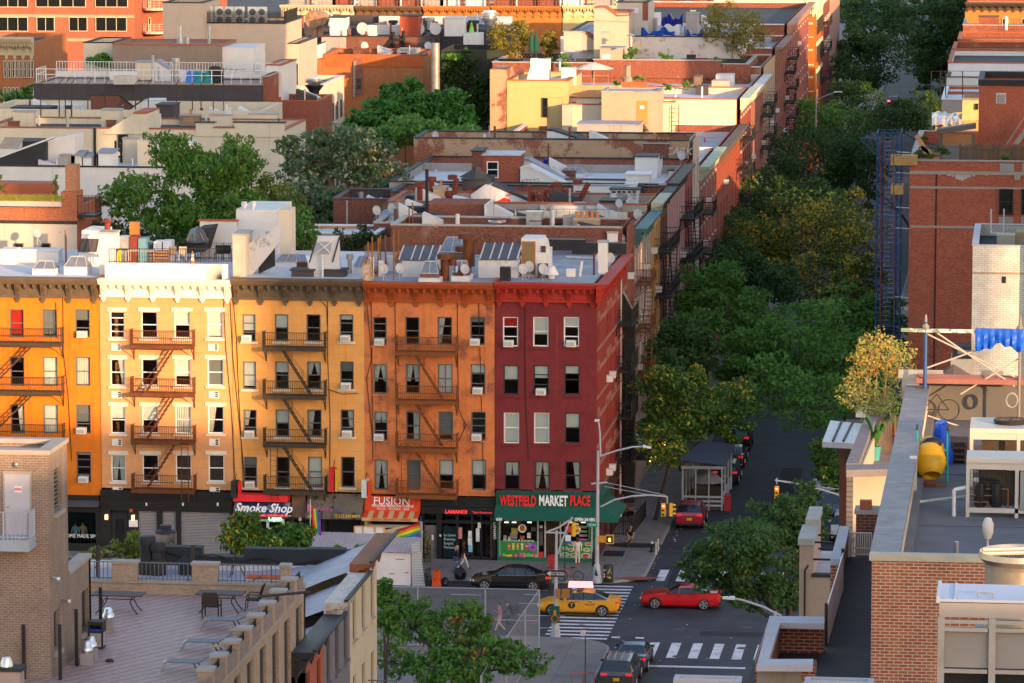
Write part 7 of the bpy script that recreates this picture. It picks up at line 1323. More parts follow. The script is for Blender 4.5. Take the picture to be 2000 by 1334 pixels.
# boards laid at an angle, clipped to the deck rectangle
def clip(poly,x0,x1,y0,y1):
    def cl(P,f,g):
        out=[]
        for i in range(len(P)):
            a,c=P[i-1],P[i]; fa,fc=f(a),f(c)
            if (fa>=0)!=(fc>=0): t=fa/(fa-fc); out.append((a[0]+(c[0]-a[0])*t,a[1]+(c[1]-a[1])*t))
            if fc>=0: out.append(c)
        return out
    for f in (lambda p:p[0]-x0,lambda p:x1-p[0],lambda p:p[1]-y0,lambda p:y1-p[1]):
        poly=cl(poly,f,None)
        if not poly: return poly
    return poly
for i in range(-130,130):
    w=.155; t0=i*w; t1=t0+w-.014; d=V((math.sin(ang),math.cos(ang))); nn=V((math.cos(ang),-math.sin(ang)))
    P=[(cx+nn.x*t+d.x*s,cy+nn.y*t+d.y*s) for t,s in ((t0,-30),(t1,-30),(t1,30),(t0,30))]; P=clip(P,-16,-.35,yF0,yF1-.3)
    if len(P)>2: b.add([(x,y,ZD) for x,y in P],[tuple(range(len(P)))],i%3)
b.bd('deck',[DECK,M('deck_boards_dark',(.32,.205,.195),.62,.2,2.5),M('deck_boards_pale',(.44,.285,.245),.58,.2,2)],DK); BX(-16,yF0,ZD-.5,-.3,yF1-.3,ZD-.03).bd('deck_base',MATS['dark_cloth'],DK)
PW=MB(); PW.box(-16,yF1-.3,0,.0,yF1,ZD+.42); holes=[]
zw1=at(553,1205,X=0).z; 
for i in range(9): y=yF1-2.15-i*2.55; holes.append((y,y+1.35,zw1-2.9,zw1-.25))
holed_wall(PW,Side((0,0,0),True),yF0,yF1,0,ZD+.25,holes); PW.box(-.3,yF0,ZD,-.001,yF1-.3,ZD+.25); PW.bd('wall',BUF,DK); 
for h in holes[:6]: window(DK,Side((0,0,0),True),*h,fr='g',blind=.3,vert=1,rails=0)
b=MB(); SS.bx(b,yF0,yF1-.6,-.02,.03,zw1+.15,zw1+.75); b.bd('patterned_band',brick('band_brick',(.2,.14,.13),(.4,.31,.24),(.33,.26,.22),w=.42,h=.1),DK)
b=BX(-16,yF1-.36,ZD+.421,.04,yF1+.06,ZD+.5); b.box(-.4,yF0,ZD+.251,.06,yF1-.37,ZD+.33); b.bd('coping',CAPS,DK)
for u0,u1 in ((131,-1),(220,268),(376,425),(548,566)):
    if u1<0: continue
    p=at(u0,1130,Y=yF1-.3);q=at(u1,1130,Y=yF1-.3); r_=BX(p.x,yF1-.37,ZD+.5,q.x,yF1+.05,ZD+1.15).bd('pillar',BUF,DK); BX(p.x-.05,yF1-.42,ZD+1.15,q.x+.05,yF1+.1,ZD+1.25).bd('pillar_cap',CAPS,r_)
RLG=M('rail_taupe',(.13,.12,.125),.5,.1)
for u0,u1 in ((140,219),(269,375),(426,547)): p=at(u0,1130,Y=yF1-.2);q=at(u1,1130,Y=yF1-.2); rlg(DK,[(p.x,yF1-.16,ZD+.5),(q.x,yF1-.16,ZD+.5)],.68,RLG,.16,rad=.025)
for i in range(8):
    y=yF1-.35-(i+1)*2.35; h=ZD+.33; r_=BX(-.42,y,h,.05,y+.55,h+.72).bd('pillar',BUF,DK); BX(-.48,y-.06,h+.72,.11,y+.61,h+.82).bd('pillar_cap',CAPS,r_); rlg(DK,[(-.15,y+.55,h),(-.15,y+2.35,h)],.68,BLACKFE,.11,rad=.03)
# deck furniture
def table(label,u0,u1,vt,vb):
    p=at((u0+u1)/2,vb,Z=ZD); x0=at(u0,vt,Y=p.y).x;x1=at(u1,vt,Y=p.y).x; r=thing('patio_table',label,'table',p); w=(x1-x0)/2; BX(-w,-.45,.68,w,.45,.72).bd('tabletop',M('slate_top',(.07,.05,.055),.75,.15,2),r,lc=1)
    for sx in (-1,1):
        for sy in (-.35,.35): MB().path([(sx*(w-.35),sy,.68),(sx*(w-.45),sy,.45),(sx*(w-.32),sy,.2),(sx*(w-.15),sy*1.1,0)],.022,6).bd('leg',IRB,r,lc=1)
    TU((-w+.4,0,.5),(w-.4,0,.5),.018,6).bd('stretcher',IRB,r,lc=1); return r
table('dark patio table by the railing, left of two on the deck',183,281,1163,1196); table('dark patio table by the railing with two chairs, right of two on the deck',385,478,1163,1194)
p=at(412,1208,Z=ZD); CH=thing('patio_chair','dark mesh patio chair with its back turned, before the right deck table','chair',p); BX(-.28,-.05,.42,.28,.45,.46).bd('seat',MATS['dark_cloth'],CH,lc=1); PR([(-.28,-.1,.5),(.28,-.1,.5),(.26,-.16,1.0),(-.26,-.16,1.0)],(0,.03,0)).bd('backrest',M('mesh_brown',(.05,.035,.03),.8),CH,lc=1)
for sx in (-.3,.3):
    for sy in (-.12,.45): BX(sx-.02,sy-.02,0,sx+.02,sy+.02,.66 if sy>0 else .9).bd('leg',IRB,CH,lc=1)
    BX(sx-.025,-.12,.64,sx+.025,.45,.67).bd('armrest',IRB,CH,lc=1)
p=at(496,1192,Z=ZD); CH=thing('patio_chair','black metal patio chair seen from the side, right of the right deck table','chair',p); 
for sy in (-.25,.25): MB().path([(-.3,sy,0),(-.25,sy,.42),(.2,sy,.42),(.38,sy,1.0)],.02,6).path([(.2,sy,.42),(.38,sy,0)],.02,6).path([(-.25,sy,.42),(-.2,sy,.64),(.25,sy,.62)],.02,6).bd('leg',IRB,CH,lc=1)
BX(-.25,-.25,.4,.2,.25,.44).bd('seat',MATS['dark_cloth'],CH,lc=1); PR([(.2,-.25,.45),(.38,-.25,1.0),(.41,-.25,.99),(.23,-.25,.44)],(0,.5,0)).bd('backrest',MATS['dark_cloth'],CH,lc=1)
for i,(u,v) in enumerate(((440,1229),(400,1272),(362,1312))):
    p=at(u,v,Z=ZD); L_=thing('sun_lounger','grey sling sun lounger on the deck, %s of three along the parapet'%('farthest','middle','nearest')[i],'sun lounger',p,'sun loungers along the deck parapet'); PR([(-.55,-.3,.36),(.5,-.3,.36),(.95,-.3,.62),(.93,-.3,.66),(.48,-.3,.40),(-.55,-.3,.40)],(0,.6,0)).pr([(-.55,-.3,.36),(-.72,-.3,.3),(-.72,-.3,.33),(-.55,-.3,.40)],(0,.6,0)).bd('sling',M('sling_grey',(.16,.165,.19),.7,.08),L_,lc=1)
    for sy in (-.3,.3): MB().path([(-.72,sy,.32),(-.86,sy,.0)],.022,6).bd('leg',MATS['galvanised'],L_,lc=1); MB().path([(.35,sy,.36),(.55,sy,0)],.022,6).bd('leg',IRB,L_,lc=1)
    TU((-.72,-.3,.33),(-.72,.3,.33),.025,6).bd('frame',MATS['galvanised'],L_,lc=1)
for u,v,l in ((455,1230,'small wooden block by the farthest lounger'),(424,1262,'small yellow wooden board on the middle lounger')): p=at(u,v,Z=ZD+.5); CX(p,(.3,.18,.05)).bd('board',M('pine_yellow',(.5,.34,.12),.7),label=l,cat='board')
for u,v,h,l in ((212,1232,1,'silver mushroom vent on a concrete base, behind the litter bin'),(170,1298,1,'silver mushroom vent on a concrete base, nearest by the tower'),(178,1290,1,'silver mushroom vent on a concrete base, between the near vent and the bin')):
    p=at(u,v,Z=ZD); r=thing('roof_vent',l,'vent',p); BX(-.2,-.2,0,.2,.2,.42).bd('base',M('vent_base',(.34,.3,.28),.85,.1),r,lc=1); LA((0,0,.42),[(.14,0),(.14,.1),(.23,.1),(.21,.2),(.17,.24),(.14,.38),(.11,.42),(.02,.43)],16).bd('hood',MATS['spun_aluminium'],r,lc=1,smooth=1)
p=at(190,1265,Z=ZD); BN=thing('litter_bin','black topped litter bin with speckled stone panels on the deck','litter bin',p); BX(-.25,-.25,.08,.25,.25,.58).bd('panel',M('speckled_panel',(.36,.32,.29),.9,.4,14),BN,lc=1); BX(-.26,-.26,.0,.26,.26,.08).box(-.27,-.27,.58,.27,.27,.66).box(-.27,-.27,.86,.27,.27,.98).box(-.27,-.27,.66,-.2,.27,.86).box(.2,-.27,.66,.27,.27,.86).box(-.2,.2,.66,.2,.27,.86).box(-.27,-.27,.08,-.21,-.21,.58).box(.21,-.27,.08,.27,-.21,.58).bd('frame',BLKC,BN,lc=1); BX(-.26,-.26,.661,.26,.26,.70).bd('liner',M('liner_blue',(.02,.1,.45),.5),BN,lc=1)
for u,vb,vt,l in ((197,1226,1147,'beside the litter bin'),(170,1244,1170,'against the tower window'),(150,1301,1190,'by the near vents'),(118,1328,1220,'at the tower corner'),(47,1326,1220,'in front of the tower wall')):
    p=at(u,vb,Z=ZD); q=at(u,vt,Y=p.y); BX(p.x-.055,p.y-.05,ZD,p.x+.055,p.y+.05,q.z).bd('deck_post',M('tarred_post',(.02,.018,.018),.7,.2,3),label='black upright post on the deck, '+l,cat='post')
p=at(214,1292,Z=ZD); LA(p,[(.16,0),(.16,.05),(.1,.06),(.09,.1),(.02,.1)],14).bd('roof_drain',M('drain_iron',(.03,.022,.02),.6),label='dark round drain dome in the middle of the deck',cat='drain')
p=at(18,1312,Y=YD(134)); b=BX(p.x-1.0,YD(134),ZD-1,p.x+.35,YD(134)+.6,p.z).bd('planter_chest',M('chest_board',(.36,.28,.24),.85,.12),label='pale boarded chest with black lid at the bottom left corner',cat='chest'); BX(p.x-1.05,YD(134)-.05,p.z,p.x+.42,YD(134)+.65,p.z+.12).bd('lid',BLKC,b); LA((p.x-.15,YD(134)+.3,p.z+.12),[(.14,0),(.22,.0),(.2,.12),(.12,.3),(.02,.31)],14).bd('vent_hood',MATS['spun_aluminium'],b,smooth=1)
TU(at(505,1165,X=.1),at(505,1165,X=.1)+V((1.7,.8,.05)),.05,8).bd('flagpole',BLKC,label='black pole sticking out from the deck building wall',cat='pole')
# old houses between deck and park
def old_house(label,u0,u1,zt,wall,corm,roofm,y_over=.0,dep=9):
    y0=at(u0,1200,X=0).y; y1=at(u1,1200,X=0).y; r=thing('old_house',label,'building',(-4,(y0+y1)/2,0)); sd=Side((0,0,0),True); holes=[]; L=y1-y0; n=max(2,int(L/2.1))
    for k in range(2):
        for i in range(n): a=y0+L*(i+.5)/n; holes.append((a-.42,a+.42,zt-3.4-k*3.3,zt-1.5-k*3.3))
    b=MB(); holed_wall(b,sd,y0,y1,0,zt-.05,holes); b.box(-dep,y1-.3,0,-.6,y1,zt-1.75); b.box(-dep,y0,0,-.6,y0+.3,zt-1.85); b.bd('wall',wall,r)
    for h in holes: window(r,sd,*h,fr='d',blind=rnd.choice((0,.3)),sill=2,sillm=wall)
    m=MB(); xs_=[-dep,-5,-2.5,-1,.9]; zs_=[zt-1.7,zt-1.65,zt-1.35,zt-.7,zt+.05]
    for i in range(4): m.poly([(xs_[i],y0,zs_[i]),(xs_[i+1],y0,zs_[i+1]),(xs_[i+1],y1-.02,zs_[i+1]),(xs_[i],y1-.02,zs_[i])])
    m.bd('roof',roofm,r,smooth=1); cornice(r,sd,y0+.02,y1-.02,zt,zt-.95,corm,5,.85,panels=0,arcs=0); BX(.8,y0,zt+.04,.96,y1,zt+.12).bd('gutter_edge',BLKC,r); return r,y0,y1
LAVR=M('lavender_roof',(.30,.29,.35),.65,.14,.8,blt=(.21,.2,.25),bs=.5,ba=(.5,.72),bump=.2)
OH1,_,_=old_house('old house with salmon wall and black bracketed cornice beside the deck building',568,632,17.3,M('salmon_render',(.38,.1,.055),.85,.1),M('black_cornice',(.03,.028,.03),.6,.2),LAVR); OH2,_,_=old_house('old house with grey wall and peeling white cornice, middle of three',632,683,17.75,M('grey_render',(.17,.155,.17),.9,.08),M('peeling_cornice',(.5,.44,.38),.8,.25,3),LAVR); OH3,yA,yB=old_house('old house with cream wall and brown wooden cornice at the park end',683,736,18.1,M('cream_render',(.56,.47,.34),.9,.06),M('brown_wood_cornice',(.2,.07,.03),.75,.2),LAVR,dep=16)
fire_escape(OH3,Side((0,0,0),True),yA+1.2,yA+4.6,[11.4,8.2],M('grey_iron',(.12,.11,.1),.7,.2),1,dp=1.2,nbar=.2); put_ac((0,yA+.8,12.0),pi/2,'white air conditioner low on the cream old house'); 
for (xa,xb,h,m_,l) in ((-2.9,-1.3,17.42,BLACKW,0),(-5.6,-2.9,17.38,BLACKW,0),(-7.4,-5.6,17.0,BLACKW,0),(-9.4,-7.4,17.38,BLACKW,0),(-12.6,-9.4,16.65,WORNW,0),(-18,-12.6,16.6,WORNW,0)):
    BX(xa,yB-.36,16,xb-.002,yB+.2,h).bd('parapet_wall',m_,OH3); BX(xa,yB-.5,16,xb-.002,yB-.362,16.62+rnd.uniform(-.1,.15)).bd('flashing',M('silver_flash',(.5,.48,.5),.6,.2,3,blt=(.1,.1,.1),bs=1.5,ba=(.55,.6)),OH3)
BX(-30,yA-8,16,-15.9,yB,16.38).bd('roof',LAVR,OH3); BX(-30,yA-16,15.9,-8.9,yA-8,16.3).bd('roof',LAVR,OH3)
for a,c,z_ in ((-4.2,-2.0,17.4),(-5.8,-4.3,16.9)): o_=BX(a,yA-.2,z_-.5,c,yA+.15,z_).bd('party_wall',CREAM,OH3); TU((a,yA,z_+.06),(c,yA,z_+.06),.13,10).bd('clay_ridge',TERC,o_)
o_=BX(-3.4,YD(167.2),16.6,-1.9,YD(167.6),17.5).bd('party_wall',CREAM,OH1); TU((-3.5,YD(167.4),17.56),(-1.8,YD(167.4),17.56),.13,10).bd('clay_ridge',TERC,o_)
zr_=16.4
for u,vb,vt,q,l in ((288,1122,1050,.3,1),(309,1124,1062,.26,1),(318,1122,1060,.09,0)):
    p=at(u,vb,Z=zr_); q_=at(u,vt,Y=p.y); b=TU(p,(p.x,p.y,q_.z),q,12)
    if l: b.la((p.x,p.y,q_.z),[(q,-.3),(q*1.25,-.28),(q*1.25,-.02),(q*1.1,.08),(q*.8,.1)],12); b.la((p.x,p.y,p.z),[(q*1.3,0),(q*1.3,.6),(q,.7)],12)
    b.bd('flue_pipe',M('black_flue',(.018,.017,.018),.6,.3,3,blt=(.12,.045,.02),bs=2,ba=(.6,.7)),OH3,smooth=1)
p=at(316,1100,Z=zr_); o_=BX(p.x-.4,p.y+.6,zr_,p.x+.4,p.y+1.3,zr_+1.15).bd('chimney',M('sooty_render',(.26,.22,.19),.9,.3,1.5,blt=(.06,.055,.05),ba=(.5,.65)),OH3); LA((p.x,p.y+.95,zr_+1.15),[(.46,0),(.44,.08),(.24,.16),(.24,.3),(.27,.33),(.18,.34)],14).bd('chimney_cap',BLKC,o_)
for u,l in ((191,0),(376,0)): p=at(u,1128,Z=zr_); BX(p.x-.08,p.y,zr_,p.x+.08,p.y+.1,zr_+1.35).bd('post',M('rotten_post',(.05,.035,.03),.9,.2),OH3)
p=at(460,1128,Z=zr_); TP=thing('antenna_tripod','black tripod with a tall thin mast on the old lavender roof','antenna',p); b=MB()
for a in range(3): TU(p+V((.4*math.cos(a*2.1),.4*math.sin(a*2.1),0)),p+V((0,0,.95)),.022,5).bd('leg',BLACKFE,TP)
TU(p+V((0,0,.9)),p+V((0,0,2.9)),.022,5).bd('mast',BLACKFE,TP)
b=MB(); pts=[V((-9.6+.45*i,yB-.42,17.1+.12*math.sin(i*1.3)-.02*i)) for i in range(19)]; b.path(pts,.03,5); b.bd('cable',BLACKFE,OH3); b=MB()
for k in range(5): b.path([V((-3.6,yA-.1,17.5)),V((-4.2-.1*k,yA-1-.3*k,17.35)),V((-5.5-.2*k,yA-2.5-.3*k,17.25)),V((-7,yA-3.5-.2*k,17.22))],.018,4)
b.bd('cable',BLACKFE,OH3); LA(at(362,1124,Z=zr_),[(.3,0),(.3,.5),(.42,.5),(.1,.85),(.06,1.0)],4).bd('roof_vent',BLACKW,OH3); BX(at(239,1118,Z=zr_).x,yB-.42,16.42,at(239,1118,Z=zr_).x+.2,yB-.365,16.55).bd('scupper',BLKC,OH3)
# ---------------------------------------------------------------- roof furniture of the painted houses
GLD=M('dark_glazing',(.07,.075,.095),.25,.2,2,spec=.6); BRSK=M('brown_metal',(.13,.075,.055),.7,.25,3)
sky_l(H1,63,107,512,537,dep=1.5); sky_l(H1,125,170,503,537,dep=1.5); rbox(H1,37,114,490,512,1.2,WALLW,'long_vent',top=WHITEC); rbox(H1,0,30,487,516,1.5,WALLW,'bulkhead'); chim(H1,194,224,457,538,WALLW,dep=1.6); pipe(H1,129,516,449,.07,M('rust_stake',(.25,.13,.06),.8,.2))
y=at(170,520,Z=zr(H1)).y; wedge(H1,[(150,522),(158,470),(160,450),(200,452),(198,522)],3,WALLW,Y=y,name='stair_bulkhead'); P=[at(u,v,Y=y-.05) for u,v in ((153,492),(160,466),(193,466),(188,492))]; o_=PR(P,(0,-.06,0)).bd('glazing',GLD,H1); b=MB()
for f in (0,.33,.66,1): b.tu(P[0].lerp(P[3],f)+V((0,-.08,0)),P[1].lerp(P[2],f)+V((0,-.08,0)),.04,4)
b.bd('glazing_bar',RUST,o_); LA((at(205,452,Y=y).x,y+.8,at(205,452,Y=y).z),[(.2,0),(.2,.5),(.45,.55),(.05,.8)],10).bd('vent_hood',RUSTP,H1); dish(H1,73,478,.3)
# roof terrace of the peach house
BX(x20+.32,.25,H2['zr'],x21-.32,.5,at(320,515,Y=.25).z).bd('parapet_wall',M('bright_white_wall',(.74,.70,.62),.8,.04),H2); b=MB(); c=at(434,548,Y=.22)
for i in range(14): a=R(92+i*6.5); b.tu(c,c+V((1.15*math.cos(a),0,1.05*math.sin(a))),.012,4,caps=0)
b.bd('fan_guard',DKFE,H2); zq2=zr(H2)
rlg(H2,[at(213,513,Z=zq2+.9),at(452,513,Z=zq2+.9)],.9,BLACKFE,.16); Y2=at(300,505,Z=zq2).y
rlg(H2,[(x20+1,12,zq2),(x21-.5,12,zq2)],1.1,BLACKFE,.16)
rbox(H2,390,462,432,500,.3,WALLW,'parapet_wall',Y=13.5,top=TERC,zb=10); rbox(H2,461,540,410,505,6,WALLW,'stair_house',Y=14,zb=10); o_=rbox(H2,545,566,410,505,2.2,CREAM,'chimney',Y=9,zb=10)
for u in (477,494): p=at(u,410,Y=14.6); LA((p.x,p.y,p.z),[(.1,0),(.1,.2),(.2,.2),(.2,.55),(.08,.56)],4).bd('vent_hood',WALLW,H2)
wedge(H2,[(352,497),(385,447),(413,444),(398,492)],3,BLACKW,Y=11,name='stair_bulkhead'); p=at(385,470,Y=10.8); LA((p.x,p.y,p.z-.1),[(.75,0),(.75,.15),(.45,.85),(.05,1.0)],4).bd('glazing',GLD,H2); b=MB()
for k in range(8): a=k*pi/4; b.tu((p.x+.78*math.cos(a),p.y+.78*math.sin(a),p.z+.05),(p.x,p.y,p.z+.95),.03,4)
b.bd('glazing_bar',M('bar_orange',(.4,.16,.07),.7,.2),H2)
def loose(name,label,cat,u,v,fn,mat,group=None,Z=None): 
    p=at(u,v,Z=zq2 if Z is None else Z); b=MB(); fn(b,p); return b.bd(name,mat,label=label,cat=cat,group=group)
def chair_shape(b,p,s=1):
    b.box(p.x-.25,p.y-.22,p.z+.42,p.x+.25,p.y+.22,p.z+.46).box(p.x-.25,p.y+.2,p.z+.46,p.x+.25,p.y+.24,p.z+.95)
    for sx in (-.23,.2):
        for sy in (-.2,.18): b.box(p.x+sx,p.y+sy,p.z,p.x+sx+.03,p.y+sy+.03,p.z+.45)
def table_shape(w):
    def f(b,p):
        b.box(p.x-w,p.y-.4,p.z+.7,p.x+w,p.y+.4,p.z+.75)
        for sx in (-w+.05,w-.1):
            for sy in (-.35,.3): b.box(p.x+sx,p.y+sy,p.z,p.x+sx+.05,p.y+sy+.05,p.z+.7)
    return f
HB=zq2+.9
loose('roof_table','small dark table at the left end of the peach house terrace','table',237,509,table_shape(.55),DKFE,Z=HB-.9+.9); loose('roof_table','long pale table on the peach house roof terrace','table',278,511,table_shape(.9),M('table_pale',(.45,.36,.3),.8),Z=HB); loose('crate_bench','rusty wooden crate bench beside the long pale table','bench',310,512,lambda b,p:[b.box(p.x-.65,p.y,p.z+.1*k*2,p.x+.65,p.y+.6,p.z+.1*k*2+.12) for k in range(4)],M('crate_rust',(.25,.12,.07),.85,.3,3),Z=HB)
for u,l in ((336,'brown folding chair on the peach terrace, nearest the crate bench'),(356,'pale folding chair on the peach terrace, beside the traffic cone')): loose('folding_chair',l,'chair',u,511,chair_shape,M('chair_tan%d'%u,(.4,.33,.25) if u>340 else (.2,.15,.12),.8),Z=HB)
for u,l in ((427,'black bistro chair left, at the right end of the peach terrace'),(442,'black bistro chair right, at the right end of the peach terrace')): loose('bistro_chair',l,'chair',u,508,chair_shape,BLACKFE,Z=HB)
o_=loose('traffic_cone','orange and white traffic cone behind the white parapet','traffic cone',376,516,lambda b,p:b.la(p,[(.22,0),(.22,.04),(.15,.05),(.12,.25)],12).la(p,[(.12,.25),(.09,.42)],12,1).la(p,[(.09,.42),(.075,.52)],12).la(p,[(.075,.52),(.06,.62)],12,1).la(p,[(.06,.62),(.02,.85)],12),[M('cone_orange',(.6,.1,.01),.6,.05),WALLW],Z=HB)
loose('wet_floor_sign','yellow folding floor sign behind the white parapet','sign',233,511,lambda b,p:b.pr([(p.x-.15,p.y,p.z),(p.x+.15,p.y,p.z),(p.x+.09,p.y+.2,p.z+.75),(p.x-.09,p.y+.2,p.z+.75)],(0,.03,0)),M('sign_yellow',(.6,.4,.02),.6),Z=HB)
p=at(262,470,Y=11); BX(p.x-.3,11,p.z-1.5,p.x+.3,11.5,at(262,434,Y=11).z).bd('rust_panel',M('rust_orange',(.4,.16,.04),.8,.2,2),H2)
for u0,u1,vt,m_ in ((230,251,463,TIN),(252,268,462,RUSTP),(270,285,466,M('faded_blue',(.13,.27,.33),.7,.2,2)),(300,318,472,WALLW),(316,334,471,WALLW)): rbox(H2,u0,u1,vt,495,1.2,m_,'roof_unit',Y=9.5)
# party chimney between peach and yellow
o_=chim(H3,455,480,460,540,M('worn_cream',(.55,.47,.37),.9,.15,1.5),dep=2.5); wedge(H3,[(480,540),(480,480),(488,474),(520,452),(548,440),(548,470),(490,540)],.4,WORNW,Y=2.5,name='parapet_wall'); dish(H3,492,520,.34); dish(H3,500,500,.34); dish(H3,560,448,.4,Z=zr(H3)+1.5)
wedge(H3,[(505,500),(505,465),(535,445),(536,520),(505,535)],.3,BLACKW,Y=3.2,name='parapet_wall')
# yellow house roof
sky_l(H3,536,600,500,522,dep=2.2); y=at(630,540,Z=zr(H3)).y; wedge(H3,[(603,542),(603,512),(618,462),(660,462),(664,542)],.6,M('white_bulkhead',(.56,.54,.54),.8,.05),Y=y,name='stair_bulkhead'); b=MB(); 
for u0,v0,u1,v1 in ((603,512,618,462),(648,512,662,462)): b.pr([at(u0,v0,Y=y-.05),at(u1,v1,Y=y-.05),at(u1+3,v1,Y=y-.05),at(u0+3,v0,Y=y-.05)],(0,-.04,0))
b.bd('roof_edge',ROOFD,H3); P=[at(u,v,Y=y-.03) for u,v in ((617,495),(622,472),(648,472),(646,495))]; PR(P,(0,-.15,0)).bd('glazing',M('pale_glazing',(.3,.33,.36),.2,.1),H3); T=(P[1]+P[2])/2+V((0,-.35,-.3)); b=MB()
for q_ in P: b.tu(q_+V((0,-.15,0)),T,.04,4)
b.bd('glazing_bar',WHITEC,H3)
for u0,u1,vt,vb in ((569,611,529,541),(631,673,529,541)): rbox(H3,u0,u1,vt,vb,1.2,DARKW,'roof_hatch',top=ROOFD)
pipe(H3,590,530,519,.2,RUST,'drum'); pipe(H3,630,541,503,.07,PIPEW,'hat'); pipe(H3,683,534,503,.13,TIN,'drum'); pipe(H3,651,530,522,.07,TIN); sky_l(H3,690,712,505,535,dep=3)
# rusty posts and mesh between yellow and terracotta houses
b=MB(); z_=zr(H4)
for i,(u,vb,vt) in enumerate(((719,548,472),(727,545,462),(739,535,464),(743,530,460),(753,522,460),(769,548,447),(778,520,449),(799,470,405),(806,470,395))): p=at(u,vb,Z=z_); q=at(u,vt,Y=p.y); TU(p,q,.05,5).bd('fence_post',M('rust_post',(.28,.12,.03),.85,.3,2),H4)
P=[at(712,546,Z=z_),at(800,505,Z=z_)]; MB().poly([P[0],P[1],P[1]+V((0,0,1.9)),P[0]+V((0,0,2.2))]).bd('mesh_panel',meshmat('rust_mesh',(.16,.06,.025),.06,.018),H4)
for u,v in ((724,545),(744,540),(762,530)): rbox(H4,u-5,u+5,v-42 if u<730 else v-30,v,.4,WALLW,'parapet_pier')
PR([at(708,548,Y=.1),at(727,548,Y=.1),at(722,505,Y=.1),at(708,510,Y=.1)],(0,.4,0)).bd('parapet_pier',M('rust_white',(.5,.38,.28),.9,.3,3,blt=(.25,.1,.04),bs=2,ba=(.5,.6)),H4)
# terracotta and red house roofs
o_=rbox(H4,785,855,508,541,2.2,WORNW,'skylight'); P=[at(u,v,Y=o_['y']-.1) for u,v in ((779,509),(783,486),(855,486),(851,510))]; P=[P[0],P[1]+V((0,1.4,0)),P[2]+V((0,1.4,0)),P[3]]; PR(P,(0,0,.05)).bd('glazing',GLD,o_); b=MB()
for f in (0,.33,.55,.8,1): b.tu(P[0].lerp(P[3],f)+V((0,0,.07)),P[1].lerp(P[2],f)+V((0,0,.07)),.05,4)
b.bd('glazing_bar',M('bar_pale',(.5,.48,.48),.6),o_); sky_l(H4,858,904,468,512,BRSK,dep=3.2); 
for u0,u1,vt,vb in ((820,856,512,552),(884,915,511,548)): sky_l(H4,u0,u1,vt,vb,BRSK,dep=1.3); rbox(H4,u0-3,u1+2,vb-8,vb+2,1.8,WORNW,'skylight_curb')
for u,vb,vt,q,l in ((911,540,463,.3,.1),(869,548,503,.28,0),(920,520,470,.25,0),(884,548,515,.14,.9),(905,530,488,.3,.4)): pipe(H4,u,vb,vt,q,RUST,'drum',lean=l)
for u,v in ((780,548),(907,549),(749,549)): dish(H4,u,v,.34)
for u,v in ((826,550),(892,548)): pipe(H4,u,v,v-20,.05,PIPEW,'drum')
o_=rbox(H5,934,1012,509,542,2.2,WORNW,'skylight'); P=[at(u,v,Y=o_['y']-.1) for u,v in ((937,508),(942,481),(1015,481),(1010,508))]; P=[P[0],P[1]+V((0,1.4,0)),P[2]+V((0,1.4,0)),P[3]]; PR(P,(0,0,.05)).bd('glazing',GLD,o_); b=MB()
for f in (0,.27,.5,.75,1): b.tu(P[0].lerp(P[3],f)+V((0,0,.07)),P[1].lerp(P[2],f)+V((0,0,.07)),.05,4)
b.bd('glazing_bar',MATS['bar_pale'],o_); o_=rbox(H5,1018,1058,466,540,2.4,WALLW,'stair_bulkhead'); wedge(H5,[(1058,540),(1058,468),(1064,475),(1072,525),(1072,540)],2.2,WALLW,Y=o_['y'],name='stair_side'); y=o_['y']
p=at(1021,536,Y=y);q=at(1044,473,Y=y); BX(p.x-.06,y-.03,p.z,q.x+.06,y-.005,q.z+.06).bd('door_frame',M('door_orange',(.5,.15,.06),.8),o_); BX(p.x,y-.05,p.z,q.x,y-.031,q.z).bd('door',M('olive_door',(.2,.145,.06),.7,.15,2),o_); BX(at(1057,490,Y=y).x,y-.12,at(1057,492,Y=y).z,at(1066,490,Y=y).x,y,at(1057,480,Y=y).z).bd('meter_box',DARKW,o_)
fan(H5,1085,472,447,.62,stand=1.2,base=dm); rbox(H5,1050,1068,517,544,.8,DARKW,'ac_box'); rbox(H5,1106,1123,526,541,.6,WALLW,'roof_box'); pipe(H5,1076,527,482,.09,PIPEW); pipe(H5,1077,544,527,.22,WALLW,'cone'); pipe(H5,1132,540,510,.09,PIPEW,lean=.15); pipe(H5,1160,537,492,.06,M('maroon_pipe',(.1,.02,.02),.7)); chim(H5,1168,1186,474,535,WALLW); chim(H5,1186,1206,456,490,WALLW); chim(H5,984,1002,512,540,WALLW); rbox(H5,963,985,523,540,.8,WORNW,'roof_box',top=BLKC); rbox(H5,976,996,522,549,.5,BLACKFE,'hvac_box')
rbox(H5,1130,1175,465,486,1.5,DARKW,'cooling_unit',Y=21,zb=zr(H5)); p=at(1108,500,Z=zr(H5)); TU(at(1105,503,Y=12),at(1168,506,Y=12),.12,6).bd('duct_pipe',TIN,H5)
for u,v in ((1021,549),(1033,544),(1060,549),(1171,527),(1191,527),(1212,488)): dish(H5,u,v,.36)
